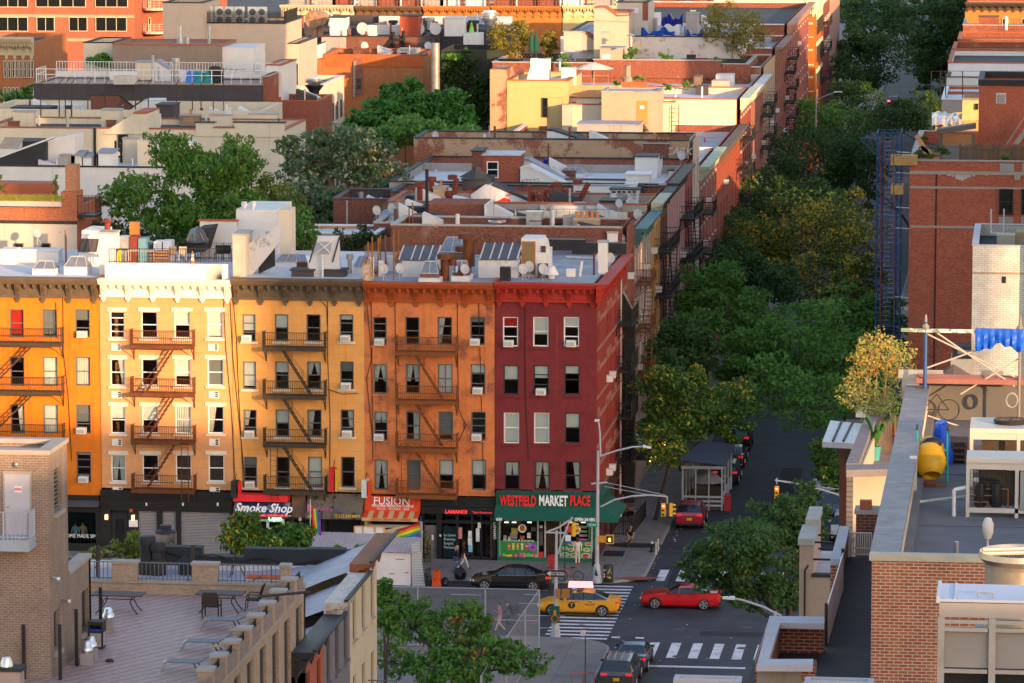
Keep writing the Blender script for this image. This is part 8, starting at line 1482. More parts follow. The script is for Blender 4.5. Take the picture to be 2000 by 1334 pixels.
# ---------------------------------------------------------------- trees
LM={'dark':leafmat('leaf_dark',(.025,.07,.015),(.066,.135,.028),(.2,.19,.02),.02),'mid':leafmat('leaf_mid',(.042,.135,.02),(.14,.28,.04)),'yel':leafmat('leaf_yellowing',(.03,.095,.014),(.09,.18,.024),(.45,.38,.02),.10),'honey':leafmat('leaf_honey',(.035,.08,.012),(.11,.15,.02),(.42,.32,.02),.22),
 'grey':leafmat('leaf_greygreen',(.06,.115,.045),(.15,.21,.10),(.36,.38,.26),.1),'bright':leafmat('leaf_bright',(.025,.11,.014),(.075,.2,.03)),'ail':leafmat('leaf_ailanthus',(.035,.125,.016),(.12,.24,.035)),'birch':leafmat('leaf_birch',(.2,.25,.05),(.46,.44,.12),(.5,.24,.05),.1),'roof':leafmat('leaf_rooftree',(.14,.14,.02),(.3,.24,.035)),'rust':leafmat('leaf_seedy',(.035,.12,.018),(.11,.22,.03),(.28,.11,.03),.06),'ivy':leafmat('leaf_ivy',(.02,.05,.012),(.06,.10,.025)),'pine':leafmat('leaf_pine',(.05,.09,.012),(.14,.19,.02)),'grass':leafmat('grass_blade',(.22,.24,.04),(.42,.38,.09)),'bushy':leafmat('leaf_bush',(.05,.1,.015),(.2,.24,.03),(.32,.2,.12),.15)}
BARK=M('bark',(.06,.047,.036),.95,.25,4); PALEB=M('pale_bark',(.3,.22,.17),.9,.2,4)
def leaves(mb,c,r,n,size,rr,flat=.55,droop=0,narrow=.55):
    for _ in range(n):
        while True:
            d=V((rr.uniform(-1,1),rr.uniform(-1,1),rr.uniform(-1,1)))
            if d.length<=1: break
        p=c+V((d.x*r.x,d.y*r.y,d.z*r.z)); s=size*rr.uniform(.6,1.3)
        nrm=V((rr.gauss(0,.6),rr.gauss(0,.6)-.35,rr.uniform(.2,1.1))).normalized(); u=nrm.orthogonal().normalized(); u=Matrix.Rotation(rr.uniform(0,6.28),3,nrm)@u; v=nrm.cross(u)
        dz=V((0,0,-droop*s))
        i=len(mb.v); mb.v+=[tuple(p-u*s*.5),tuple(p-v*s*narrow*.5),tuple(p+u*s*.5+dz),tuple(p+v*s*narrow*.5)]; mb.f.append((i,i+1,i+2,i+3)); mb.m.append(0); mb.t.append(rr.random())
def tree(label,base,ells,mat,seed,nl=5000,size=.34,clump=.3,trunk=.16,name='tree',cat='tree',group=None,bark=None,limbs=True,droop=.2,gap=.8,fill=.2,narrow=.6):
    rr=random.Random(seed); base=V(base); T=thing(name,label,cat,base,group); tb=MB(); cr=MB(); cr.t=[]; vol=sum(r[0]*r[1]*r[2] for c,r in ells)
    top=sum((V(c) for c,r in ells),V((0,0,0)))/len(ells); tp=V((base.x*.6+top.x*.4,base.y*.6+top.y*.4,base.z+(top.z-base.z)*.55)); tb.tu(base-V((0,0,.2)),tp,trunk,8,trunk*.7)
    for c,r in ells:
        c=V(c); share=r[0]*r[1]*r[2]/vol; n=int(nl*share); rad=(r[0]+r[1]+r[2])/3; cs=rad*clump; nc=max(8,int(26*(rad/cs/2.6)**2*gap)); per=max(6,int(n*(1-fill)/nc))
        if limbs: tb.tu(tp,c-V((0,0,r[2]*.3)),trunk*.55,6,trunk*.25)
        for k in range(nc):
            d=V((rr.gauss(0,1),rr.gauss(0,1),rr.gauss(0,1)+.15)).normalized(); f=rr.uniform(.62,1.02); q=c+V((d.x*r[0],d.y*r[1],d.z*r[2]))*f; s=cs*rr.uniform(.6,1.25)
            leaves(cr,q,V((s,s,s*.6)),per,size,rr,droop=droop,narrow=narrow)
            if limbs and k%4==0: m=c-V((0,0,r[2]*.3)); h=m.lerp(q,.5)+V((rr.uniform(-.2,.2),rr.uniform(-.2,.2),.2)); tb.tu(m,h,trunk*.22,5,trunk*.15,caps=0); tb.tu(h,q,trunk*.15,4,trunk*.04,caps=0)
        leaves(cr,c,V(r)*.72,int(n*fill),size*1.2,rr,droop=droop)
    tb.bd('trunk',bark or BARK,T,smooth=1); cr.bd('crown',mat,T); return T
def ell(u,v,ru,rv,Z=None,Y=None,dep=None):
    p=at(u,v,Z=Z,Y=Y); k=ppm(p); return (p,(ru/k,(dep or ru/k),rv/k))
def base_under(e,x=None,z=0): return (e[0].x if x is None else x,e[0].y,z)
def etree(label,es,mat,seed,x=None,z=0,**k):
    E_=[ell(*e) for e in es]; return tree(label,base_under(E_[0],x,z),E_,LM[mat],seed,**k)
# street trees along the side street (crown pixels at a given crown height)
etree('street tree with yellow sprays by the corner, in front of the dining shed',[(1330,800,100,88,7.5),(1420,800,66,68,7.2),(1295,870,52,46,5.8)],'yel',21,x=2.3,nl=10500,size=.3)
etree('dark street tree leaning over the street houses behind the yellow-sprayed tree',[(1330,690,80,68,8.5),(1290,720,46,57,8)],'dark',22,x=2.4,nl=5580)
etree('fresh green street tree with light tips, left of the widest crown',[(1400,590,97,80,9.5),(1370,650,68,57,8.5)],'mid',23,x=2.4,nl=7750)
etree('widest dark green street tree, beside the blue scaffold',[(1560,690,125,108,8.5),(1640,650,85,91,8.5),(1520,760,68,68,7),(1600,790,91,63,6.5)],'mid',24,x=15.6,nl=14725)
etree('street tree right of the widest crown, below the red brick building',[(1720,640,68,80,9),(1690,720,68,68,8)],'mid',25,x=16.2,nl=6510)
etree('golden honey locust arching over the street, mid-way',[(1560,470,137,80,9),(1650,440,80,74,9.5),(1480,480,68,63,8.5),(1600,540,103,51,7.5)],'honey',26,x=15.6,nl=15500,size=.32)
etree('dark locust crown in front of the golden honey locust',[(1430,530,85,57,8.5),(1500,560,91,46,7.5)],'dark',27,x=2.5,nl=7130)
etree('small green street tree above the dark locust, by the red street houses',[(1465,400,57,57,9.5),(1440,440,46,40,9)],'dark',28,x=2.4,nl=4030)
etree('broad dark street tree with bare twigs, beside the plum brick house',[(1580,310,108,80,9.5),(1660,290,68,74,9),(1520,330,57,57,9)],'dark',29,x=3,nl=12400)
etree('green street tree behind the broad dark one, by the far street lamp',[(1590,235,85,46,10),(1640,250,57,46,9.5)],'mid',30,x=2.4,nl=6510)
etree('greyish street tree left of the car with lit tail lamps',[(1660,200,57,43,9)],'dark',31,x=2.4,nl=3720)
etree('large domed dark tree far up the street',[(1690,115,80,71,10),(1650,150,46,46,9)],'dark',32,x=2.4,nl=9300,size=.42)
etree('far street tree behind the domed dark tree',[(1720,40,80,46,11),(1665,20,46,34,12),(1770,70,40,40,9),(1760,10,50,40,11)],'dark',33,x=2.4,nl=12000,size=.45)
etree('far dark tree on the right kerb near the top traffic light',[(1840,90,55,103,10),(1800,120,30,60,8)],'dark',34,x=16.3,nl=12500,size=.45)
etree('far tree on the right kerb at the top of the picture',[(1850,15,51,46,11)],'dark',35,x=16.3,nl=4030,size=.5)
etree('dark tree on the right kerb behind the scaffold top',[(1745,235,80,39,8),(1800,220,46,41,8.5)],'dark',36,x=16.4,nl=6510,size=.38)
etree('dark tree between the scaffold and the golden locust',[(1700,340,34,68,8),(1650,350,46,46,7)],'dark',37,x=16.2,nl=4030)
etree('small yellow-green tree beside the brown brick house',[(1612,895,32,57,5.5),(1640,930,34,40,5)],'yel',38,x=16.2,nl=3410,size=.26)
T_=etree('big dark locust tree at the near corner with a crooked trunk',[(1455,1078,92,60,9),(1530,1025,80,62,9.5),(1375,1105,58,46,8),(1480,1145,76,48,7),(1565,1005,54,62,9.5),(1545,1135,44,62,7)],'dark',39,x=15.6,nl=14000,size=.27,trunk=.24)
etree('deep green street tree between the light-tipped and the widest crowns',[(1480,640,70,60,8.5),(1450,700,60,60,7.5),(1500,700,50,50,7.5)],'mid',81,x=2.4,nl=6500)
etree('dark street tree under the golden locust, along the left kerb',[(1460,470,60,60,8.5),(1420,500,50,50,8),(1390,560,40,50,8)],'dark',82,x=2.4,nl=6000)
etree('dark street tree filling the gap above the golden locust',[(1560,390,80,45,8.5),(1620,400,60,40,8.5),(1500,370,50,45,9)],'dark',83,x=2.4,nl=7500)
etree('street tree beside the parked cars, below the widest crown',[(1650,580,60,50,8),(1690,550,45,55,8)],'honey',84,x=16,nl=4500)
# back gardens
etree('tall tree of heaven with layered green fans before the white wall',[(330,290,60,32,None,30),(270,370,58,35,None,30),(390,330,85,48,None,31),(450,400,75,62,None,31),(340,430,85,50,None,30),(240,395,48,40,None,29),(520,430,50,50,None,31),(400,450,70,40,None,30),(470,310,45,50,None,31)],'ail',41,nl=17000,size=.36,clump=.34,gap=.95,droop=.5,fill=.16,narrow=.4)
etree('slender yellowish tree rising behind the fan-leaved tree',[(455,300,25,35,None,34),(492,330,26,45,None,34),(545,390,60,50,None,34)],'pine',42,nl=2600,size=.28)
etree('grey-green poplar with pale leaf undersides in the yard',[(600,310,60,75,None,60),(690,310,75,70,None,60),(760,370,55,60,None,58),(620,400,70,55,None,56),(700,410,80,50,None,57)],'grey',43,nl=11500,size=.4,clump=.25)
etree('bright green tree with upright shoots at the centre of the yards',[(790,215,75,60,None,110),(740,240,60,45,None,108),(860,215,60,50,None,110),(700,250,35,40,None,108),(900,240,45,40,None,108)],'bright',44,nl=9500,size=.5,clump=.22)
etree('green tree with a pale bare branch fan, before the bright tree',[(820,255,70,35,None,100),(900,270,50,32,None,100),(760,270,45,28,None,100)],'mid',45,nl=3600,size=.42,bark=PALEB)
etree('low yard tree beside the brick yard wall',[(590,450,35,50,None,24),(575,510,30,35,None,24)],'ail',46,nl=1800,size=.28)
etree('dark yard tree between the yellow house chimney and brick rear house',[(620,470,40,45,None,32)],'ivy',47,nl=1800,size=.3)
def shrub(label,es,mat,seed,n,size=.25,name='ivy',cat='ivy',z=None,**k):
    E_=[ell(*e) for e in es]; r_=thing(name,label,cat,(E_[0][0].x,E_[0][0].y,E_[0][0].z-E_[0][1][2])); b=MB();b.t=[]; rr=random.Random(seed)
    for c,r in E_:
        for q in range(int(n/len(E_)/28)): d=V((rr.gauss(0,1),rr.gauss(0,1),rr.gauss(0,1))).normalized()*rr.uniform(.3,1); leaves(b,c+V((d.x*r[0],d.y*r[1],d.z*r[2])),V((r[0],r[1],r[2]))*.3,28,size,rr,**k)
    b.bd('foliage',LM[mat],r_); m=MB(); c=E_[0][0]
    for q in range(5): e=E_[q%len(E_)]; m.tu((c.x+.1*q-.2,c.y,c.z-E_[0][1][2]),V(e[0])+V((rr.uniform(-.5,.5)*e[1][0],0,rr.uniform(0,.7)*e[1][2])),.035,5,.01)
    m.bd('stem',BARK,r_); return r_
shrub('ivy hanging over the brick yard wall left of the rusty mesh',[(680,480,34,35,None,25.5,.8),(715,465,30,28,None,25.5,.8),(690,520,30,30,None,25.5,.6)],'ivy',50,2200)
shrub('dark ivy sheet covering the house behind the flue pipe',[(900,130,40,34,None,171.5,.5),(920,170,50,40,None,171.5,.5),(900,210,40,34,None,171.5,.5),(950,200,34,50,None,171.5,.5),(875,170,16,60,None,171.5,.5)],'ivy',51,3200,size=.5)
shrub('round green bush on the terrace between cream and brown walls',[(200,116,30,15,None,139.5)],'mid',52,900,size=.4,name='bush',cat='bush')
shrub('dark garden shrubs below the orange rust panel',[(200,455,40,30,None,27),(260,460,45,40,None,28),(330,480,60,30,None,27)],'ivy',53,2400,size=.3,name='bush',cat='bush')
shrub('garden shrubs at the foot of the sunlit brick house',[(20,195,30,20,None,140),(48,185,26,18,None,140)],'mid',54,700,size=.5,name='bush',cat='bush')
for es,l,sd_ in (([(975,75,26,32,None,yJ+7),(985,105,18,20,None,yJ+7)],'left of three on the far terrace',61),([(1015,70,26,30,None,yJ+7),(1010,100,16,20,None,yJ+7)],'middle of three on the far terrace',62),([(1072,85,20,28,None,yJ+7)],'right of three on the far terrace',63)): etree('yellow-green potted rooftop tree, '+l,es,'roof',sd_,z=zr(TR),nl=1500,size=.3,trunk=.07,bark=PALEB,group='rooftop trees on the planted terrace',narrow=.4)
etree('large airy yellow-green tree at the street end of the planted terrace',[(1430,45,62,42,None,yJ+5),(1470,70,35,35,None,yJ+5),(1390,60,30,35,None,yJ+5),(1445,90,30,25,None,yJ+5)],'roof',64,z=zr(TR),nl=4200,size=.3,trunk=.09,bark=PALEB,narrow=.4)
shrub('green and purple planting along the terrace edge',[(1060,120,22,10,None,yJ-3),(1120,128,35,8,None,yJ-3.4),(1100,115,14,12,None,yJ-2.5),(1235,103,14,10,None,yJ-2.5),(1300,112,16,14,None,yJ-3),(1225,110,10,16,None,yJ-2.5),(1405,120,20,12,None,yJ-3.4)],'mid',65,1900,size=.28,name='planting',cat='plants')
shrub('pots of fern and grass behind the cedar screens',[(1340,165,12,10,None,yH+6),(1305,168,12,8,None,yH+6),(1245,152,14,6,None,yH+9),(1200,163,10,6,None,yH+5)],'mid',66,800,size=.25,name='planting',cat='plants')
shrub('small climbing greenery on the roof below the brown brick house',[(760,102,24,4,None,203),(880,110,40,6,None,171)],'mid',67,500,size=.5,name='planting',cat='plants')
g=thing('grass_planter','row of yellow-green grass in the steel roof planter','grass',at(55,394,Y=21.6)); b=MB();b.t=[]; rr=random.Random(7)
for i in range(1500): p=at(rr.uniform(-30,120),394,Y=21.55+rr.uniform(0,.3)); h=rr.uniform(.3,.62); d=V((rr.uniform(-.35,.35),rr.uniform(-.25,.1),h)); s=V((.02,0,0)); b.v+=[tuple(p-s),tuple(p+s),tuple(p+d)]; n=len(b.v); b.f.append((n-3,n-2,n-1)); b.m.append(0); b.t.append(rr.random())
b.bd('grass_blades',LM['grass'],g); BX(at(-30,394,Y=21.5).x,21.52,at(0,395,Y=21.5).z,at(119,394,Y=21.5).x,21.98,at(0,393.6,Y=21.5).z).bd('soil',M('soil',(.03,.02,.015),.95),g)
for u,l in ((109,'twisted spiral topiary at the right end of the roof planter'),(0,'spiral topiary at the left picture edge, on the roof planter')):
    p=at(u,382,Y=21.8); b=MB();b.t=[]; 
    for i in range(40): f=i/40; a=f*14; leaves(b,p+V((.16*math.cos(a)*(1-f*.5),.16*math.sin(a),f*1.65-.2)),V((.14,.14,.09))*(1.1-f*.5),22,.09,rr)
    r_=thing('spiral_topiary',l,'topiary',p-V((0,0,.3))); b.bd('foliage',LM['pine'],r_); TU(p-V((0,0,.4)),p+V((0,0,1.4)),.025,5).bd('stem',BARK,r_)
# near trees and planting
etree('autumn-spotted tree with rusty seed clusters in the fenced lot',[(890,1230,80,55,None,-46),(810,1215,55,50,None,-44),(955,1275,75,40,None,-48),(775,1175,30,30,None,-43),(880,1300,95,38,None,-50),(1020,1295,55,28,None,-49),(770,1280,40,50,None,-50)],'rust',71,nl=9500,size=.26,clump=.22,gap=.75,fill=.1,droop=.4,trunk=.15)
etree('yellow-flecked young tree beyond the old lavender roof',[(475,1022,38,22,None,-30),(570,1045,52,18,None,-29),(520,1058,70,22,None,-30),(450,1050,28,22,None,-31)],'yel',72,nl=4300,size=.3,droop=.5,clump=.3)
etree('leafy sapling between the cream old house and the shed',[(750,1160,20,34,None,-60),(760,1210,24,30,None,-62)],'ail',73,nl=1500,size=.26)
shrub('overgrown yellow-green weeds along the parapet of the old roof',[(200,1078,26,12,None,-91.5,.5),(255,1080,28,14,None,-91.5,.5),(262,1058,14,26,None,-91.5,.5),(225,1072,30,16,None,-91.5,.5),(310,1075,24,18,None,-91.5,.5),(345,1080,18,16,None,-91.5,.5),(170,1085,20,8,None,-91.5,.5)],'bushy',74,4200,size=.2,name='weeds',cat='weeds')
shrub('small green shrub tops above the black parapet, left of the shed',[(662,1071,10,6,None,-86),(708,1072,18,7,None,-86)],'mid',75,500,size=.2,name='bush',cat='bush')
BT_=etree('golden birch in evening sun on the roof terrace',[(1715,690,48,50,None,-108),(1755,715,40,62,None,-107),(1680,765,44,52,None,-108.5),(1722,795,58,40,None,-108),(1690,710,34,40,None,-108)],'birch',76,x=at(1706,840,Y=-108).x,z=F2Z,nl=4400,size=.12,clump=.2,trunk=.04,bark=M('birch_bark',(.38,.22,.15),.8,.25,5),narrow=.55,fill=.25)
b=MB()
for u,l in ((1694,1702),(1713,1712),(1722,1735)): b.tu(at(u,838,Y=-108),at(l,690,Y=-107.8),.035,6,.012)
b.bd('stem',MATS['birch_bark'],BT_)
shrub('green shrubs beside the birch behind the board fence',[(1765,790,22,26,None,-106.5),(1640,770,14,24,None,-106),(1755,830,18,14,None,-107)],'mid',77,1300,size=.14,name='bush',cat='bush')
shrub('windswept bonsai pine on the red brick roof garden',[(1805,270,9,6,None,yR1+1.5),(1830,290,18,7,None,yR1+1.4),(1850,296,14,7,None,yR1+1.4),(1800,300,18,7,None,yR1+1.3),(1818,305,16,6,None,yR1+1.2)],'pine',78,1300,size=.2,name='pine_tree',cat='pine')
shrub('grass tuft at the foot of the weathered board fence',[(1960,309,14,6,None,yR1+1.5)],'mid',79,260,size=.2,name='planting',cat='plants')
shrub('potted bamboo beside the dining shed',[(835,1065,9,34,None,-2)],'bushy',80,420,size=.16,name='bamboo',cat='plant')
# ---------------------------------------------------------------- vehicles
CG=M('car_glass',(.012,.016,.022),.05,.1,spec=.8); RUB=M('tyre_rubber',(.014,.014,.015),.85,.1); RIM=M('rim_alloy',(.38,.38,.39),.3,.1,metal=.7); CHR=M('chrome_trim',(.6,.6,.62),.2,.05,metal=.8); TLM=emis('tail_lens',(.45,.012,.012),.35); HLM=M('head_lens',(.65,.65,.62),.15,.05); PLT=M('plate_yellow',(.55,.33,.02),.5,.05); BLKP=M('black_trim',(.015,.015,.016),.5)
PROF={ # x, sill, belt, roof(None=no cabin), half width
'sedan':[(2.45,.42,.60,None,.66),(2.36,.28,.68,None,.80),(2.0,.22,.80,None,.89),(1.1,.2,.94,None,.92),(.25,.2,.97,1.41,.92),(-.35,.2,.98,1.46,.92),(-1.0,.2,.99,1.40,.92),(-1.75,.22,1.02,None,.9),(-2.3,.27,1.0,None,.85),(-2.44,.42,.88,None,.76)],
'coupe':[(2.40,.40,.62,None,.70),(2.3,.26,.72,None,.84),(1.9,.2,.84,None,.92),(.85,.18,.94,None,.94),(.05,.18,.95,1.33,.94),(-.5,.18,.96,1.37,.94),(-1.05,.18,1.0,1.28,.96),(-1.85,.2,1.06,None,.96),(-2.25,.26,1.04,None,.9),(-2.39,.42,.9,None,.8)],
'suv':[(2.2,.45,.8,None,.72),(2.1,.3,.9,None,.84),(1.2,.24,1.03,None,.9),(.55,.24,1.07,1.58,.9),(-.3,.24,1.09,1.66,.9),(-1.75,.26,1.12,1.60,.9),(-2.12,.3,1.12,None,.88),(-2.2,.42,.9,None,.82)],
'van':[(2.5,.45,.8,None,.75),(2.4,.3,.88,None,.9),(1.75,.24,1.05,None,.97),(.9,.24,1.1,1.62,.98),(-.2,.24,1.12,1.76,.98),(-2.1,.26,1.12,1.70,.98),(-2.45,.3,1.1,None,.95),(-2.52,.42,.9,None,.9)]}
def car(label,kind,paint,u,v,rz,extra=None,lit=0,group=None,loc=None):
    p=at(u,v,Z=-.16) if loc is None else V(loc); r=thing('parked_car' if extra=='p' else 'car',label,'car',p,group,rz); P=PROF[kind]; rings=[]
    for x,zs,zb,zr_,w in P:
        cab=zr_ is not None; zt=zr_ if cab else zb+.035; wr=w*.74 if cab else w*.88; h=[(w*.86,zs),(w*.985,zs+.12),(w,(zs+zb)/2),(w*.965,zb),(wr,zt-.045 if cab else zb+.02),(wr*.72,zt)]
        rings.append([V((x,-y,z)) for y,z in h]+[V((x,y,z)) for y,z in reversed(h)])
    body=MB();gl=MB(); n=12
    for k in range(len(P)-1):
        c0,c1=P[k][3] is not None,P[k+1][3] is not None
        for i in range(n-1):
            q=[rings[k][i],rings[k+1][i],rings[k+1][i+1],rings[k][i+1]]; side=i in(3,7); top=i in(4,5,6); g=(side and (c0 or c1)) or (top and c0!=c1)
            (gl if g else body).poly(q)
    body.poly(rings[0]); body.poly(rings[-1][::-1]); body.bd('body',paint,r,lc=1,smooth=1); gl.bd('window',CG,r,lc=1); pl=MB()
    ci=[k for k in range(len(P)) if P[k][3] is not None]
    for k in (ci if kind!='coupe' else ci[:1]+ci[-1:]):
        for i,j in ((3,4),(8,7)): pl.tu(rings[k][i],rings[k][j],.035,4)
    for s in (3,8):
        for a in range(ci[0]-1,ci[-1]+1): pl.tu(rings[a][s],rings[a+1][s],.02,4,m=1)
    pl.bd('pillar',[BLKP if kind!='coupe' else paint,CHR if kind=='sedan' else BLKP],r,lc=1); W=P[4][4]; L=P[0][0]; R_=.34 if kind!='sedan' else .335
    for x in (L*.62,-L*.60):
        for s in (-1,1):
            y=s*(W-.06); ar=MB(); vs=[(x+(R_+.075)*math.cos(a*pi/12),s*(W+.006),-.02+R_+(R_+.075)*math.sin(a*pi/12)) for a in range(13)]; ar.poly(vs if s<0 else vs[::-1]); ar.bd('wheel_arch',BLKP,r,lc=1)
            t=TU((x,y-s*.12,R_),(x,y+s*.09,R_),R_,20); o_=t.bd('wheel',RUB,r,lc=1,smooth=1); m=MB(); m.tu((x,y+s*.091,R_),(x,y+s*.1,R_),R_*.16,8)
            for a in range(5):
                for d in (-.11,.11): e=a*2*pi/5+d; m.tu((x+.04*math.cos(e),y+s*.1,R_+.04*math.sin(e)),(x+R_*.68*math.cos(e+d*.5),y+s*.095,R_+R_*.68*math.sin(e+d*.5)),.026,4)
            for a in range(18): e=a*pi/9; f=e+pi/9; m.tu((x+R_*.7*math.cos(e),y+s*.095,R_+R_*.7*math.sin(e)),(x+R_*.7*math.cos(f),y+s*.095,R_+R_*.7*math.sin(f)),.022,4,caps=0)
            m.bd('rim',RIM,o_,lc=1)
    zb=P[0][2]; rear=P[-1][0]; 
    for s in (-1,1):
        CX((L-.17,s*.66,zb+.0),(.3,.26,.12),rz=s*-.45).bd('headlight',HLM,r,lc=1); CX((rear+.1,s*.68,P[-1][2]-.03 if kind in('sedan','coupe') else .98),(.2,.34 if kind!='coupe' else .26,.15)).bd('tail_light',emis('tail_lit',(1,.03,.02),6) if lit else TLM,r,lc=1)
        CX((P[3][0]-.35,s*(W+.08),P[3][2]+.06),(.14,.2,.13)).bd('side_mirror',paint,r,lc=1)
    CX((rear-.01,0,.72),(.03,.34,.17)).bd('number_plate',PLT,r,lc=1); b=BX(rear-.02,-.7,.30,rear+.1,.7,.45).box(L-.1,-.55,.32,L+.015,.55,.5); 
    for s in (-1,1): b.box(-.1,s*W-.012 if s<0 else W-.01,.5,-.09,s*W+.012 if s>0 else -W+.01,.95); b.box(.02,s*(W-.0)-.02,.86,.2,s*W+.02,.89); b.box(-.85,s*W-.02,.87,-.67,s*W+.02,.9)
    b.bd('trim',BLKP,r,lc=1); return r
def paint(k,c,ro=.25): return M('paint_'+k,c,ro,.03,spec=.6)
car('black sedan parked at the kerb before the black shopfront','sedan',paint('black',(.012,.012,.014),.12),998,1149,pi)
TX=car('yellow taxi with a lit roof sign crossing the striped crosswalk','sedan',paint('taxi',(.60,.27,.008),.3),1131,1198,pi)
BX(-.25,-.62,1.47,.1,.62,1.52).box(-.3,-.05,1.52,.1,.05,1.58).bd('sign_base',BLKP,TX,lc=1); AD=PR([(-.75,-.16,1.58),(.75,-.16,1.58),(.7,-.05,1.95),(-.7,-.05,1.95)],(0,.32,0)).bd('roof_sign',emis('ad_pink',(.75,.32,.33),.5),TX,lc=1); AD.location=(-.1,0,0); b=MB()
for s in (1,-1): b.cbox((-.05,s*.172,1.76),(.3,.02,.2)); b.cbox((.3,s*.168,1.78),(.22,.02,.06)); b.cbox((-.4,s*.168,1.78),(.26,.02,.06))
b.bd('sign_print',M('ad_red',(.6,.03,.04),.5),TX,lc=1); b=MB(); b.add([(.35+.22*math.cos(a*pi/10),.925,.66+.2*math.sin(a*pi/10)) for a in range(20)],[tuple(range(20))]); b.bd('door_emblem',BLKP,TX,lc=1); text('T',.3,(.35,.935,.66),PLT,TX,rz=pi,world=0,bold=.01,name='emblem_letter'); text('NYC TAXI',.13,(-.75,.93,.72),BLKP,TX,rz=pi,world=0)
car('glossy red sports coupe turning through the crossing','coupe',paint('red',(.42,.008,.015),.15),1330,1185,pi)
car('dark blue sedan seen from behind at the near kerb','sedan',paint('navy',(.03,.05,.085),.2),1238,1300,pi/2)
MV=car('dark grey minivan seen from behind at the bottom edge','van',paint('graphite',(.045,.043,.045),.25),1212,1334,pi/2); b=MB()
for y in (-.55,-.2,.2,.55): b.box(-1.9,y-.03,1.72,.2,y+.03,1.78)
b.bd('roof_rail',CHR,MV,lc=1)
car('red compact suv parked in front of the dining shed','suv',paint('crimson',(.26,.012,.03),.2),1351,1024,pi/2)
for i,(u,v,c,k,l) in enumerate(((1420,940,(.02,.02,.025),'suv','black parked car beyond the dining shed roof'),(1432,905,(.05,.05,.055),'sedan','dark grey parked car under the yellow-sprayed tree'),(1444,872,(.03,.02,.022),'suv','dark parked car farthest in the row by the yellow-sprayed tree'))): car(l,k,paint('p%d'%i,c),u,v,pi/2,'p',group='cars parked along the left kerb')
for i,(u,v,c,k,l) in enumerate(((1620,962,(.45,.46,.48),'sedan','silver sedan parked at the right kerb, above the big tree'),(1622,1006,(.10,.13,.17),'sedan','slate blue sedan parked at the right kerb behind the big tree'),(1650,1050,(.5,.5,.5),'suv','white car parked at the right kerb beside the tan stucco house'))): car(l,k,paint('q%d'%i,c),u,v,-pi/2,'p',group='cars parked along the right kerb')
car('dark car with bright tail lamps far up the street','sedan',paint('far',(.02,.02,.025)),1746,206,pi/2,lit=True)
for i,(u,v,l) in enumerate(((1690,160,'dark car parked far up the left kerb under the domed tree'),(1820,25,'dark car near the far traffic light at the top'))): car(l,'suv',paint('far2',(.03,.03,.035)),u,v,pi/2,'p')
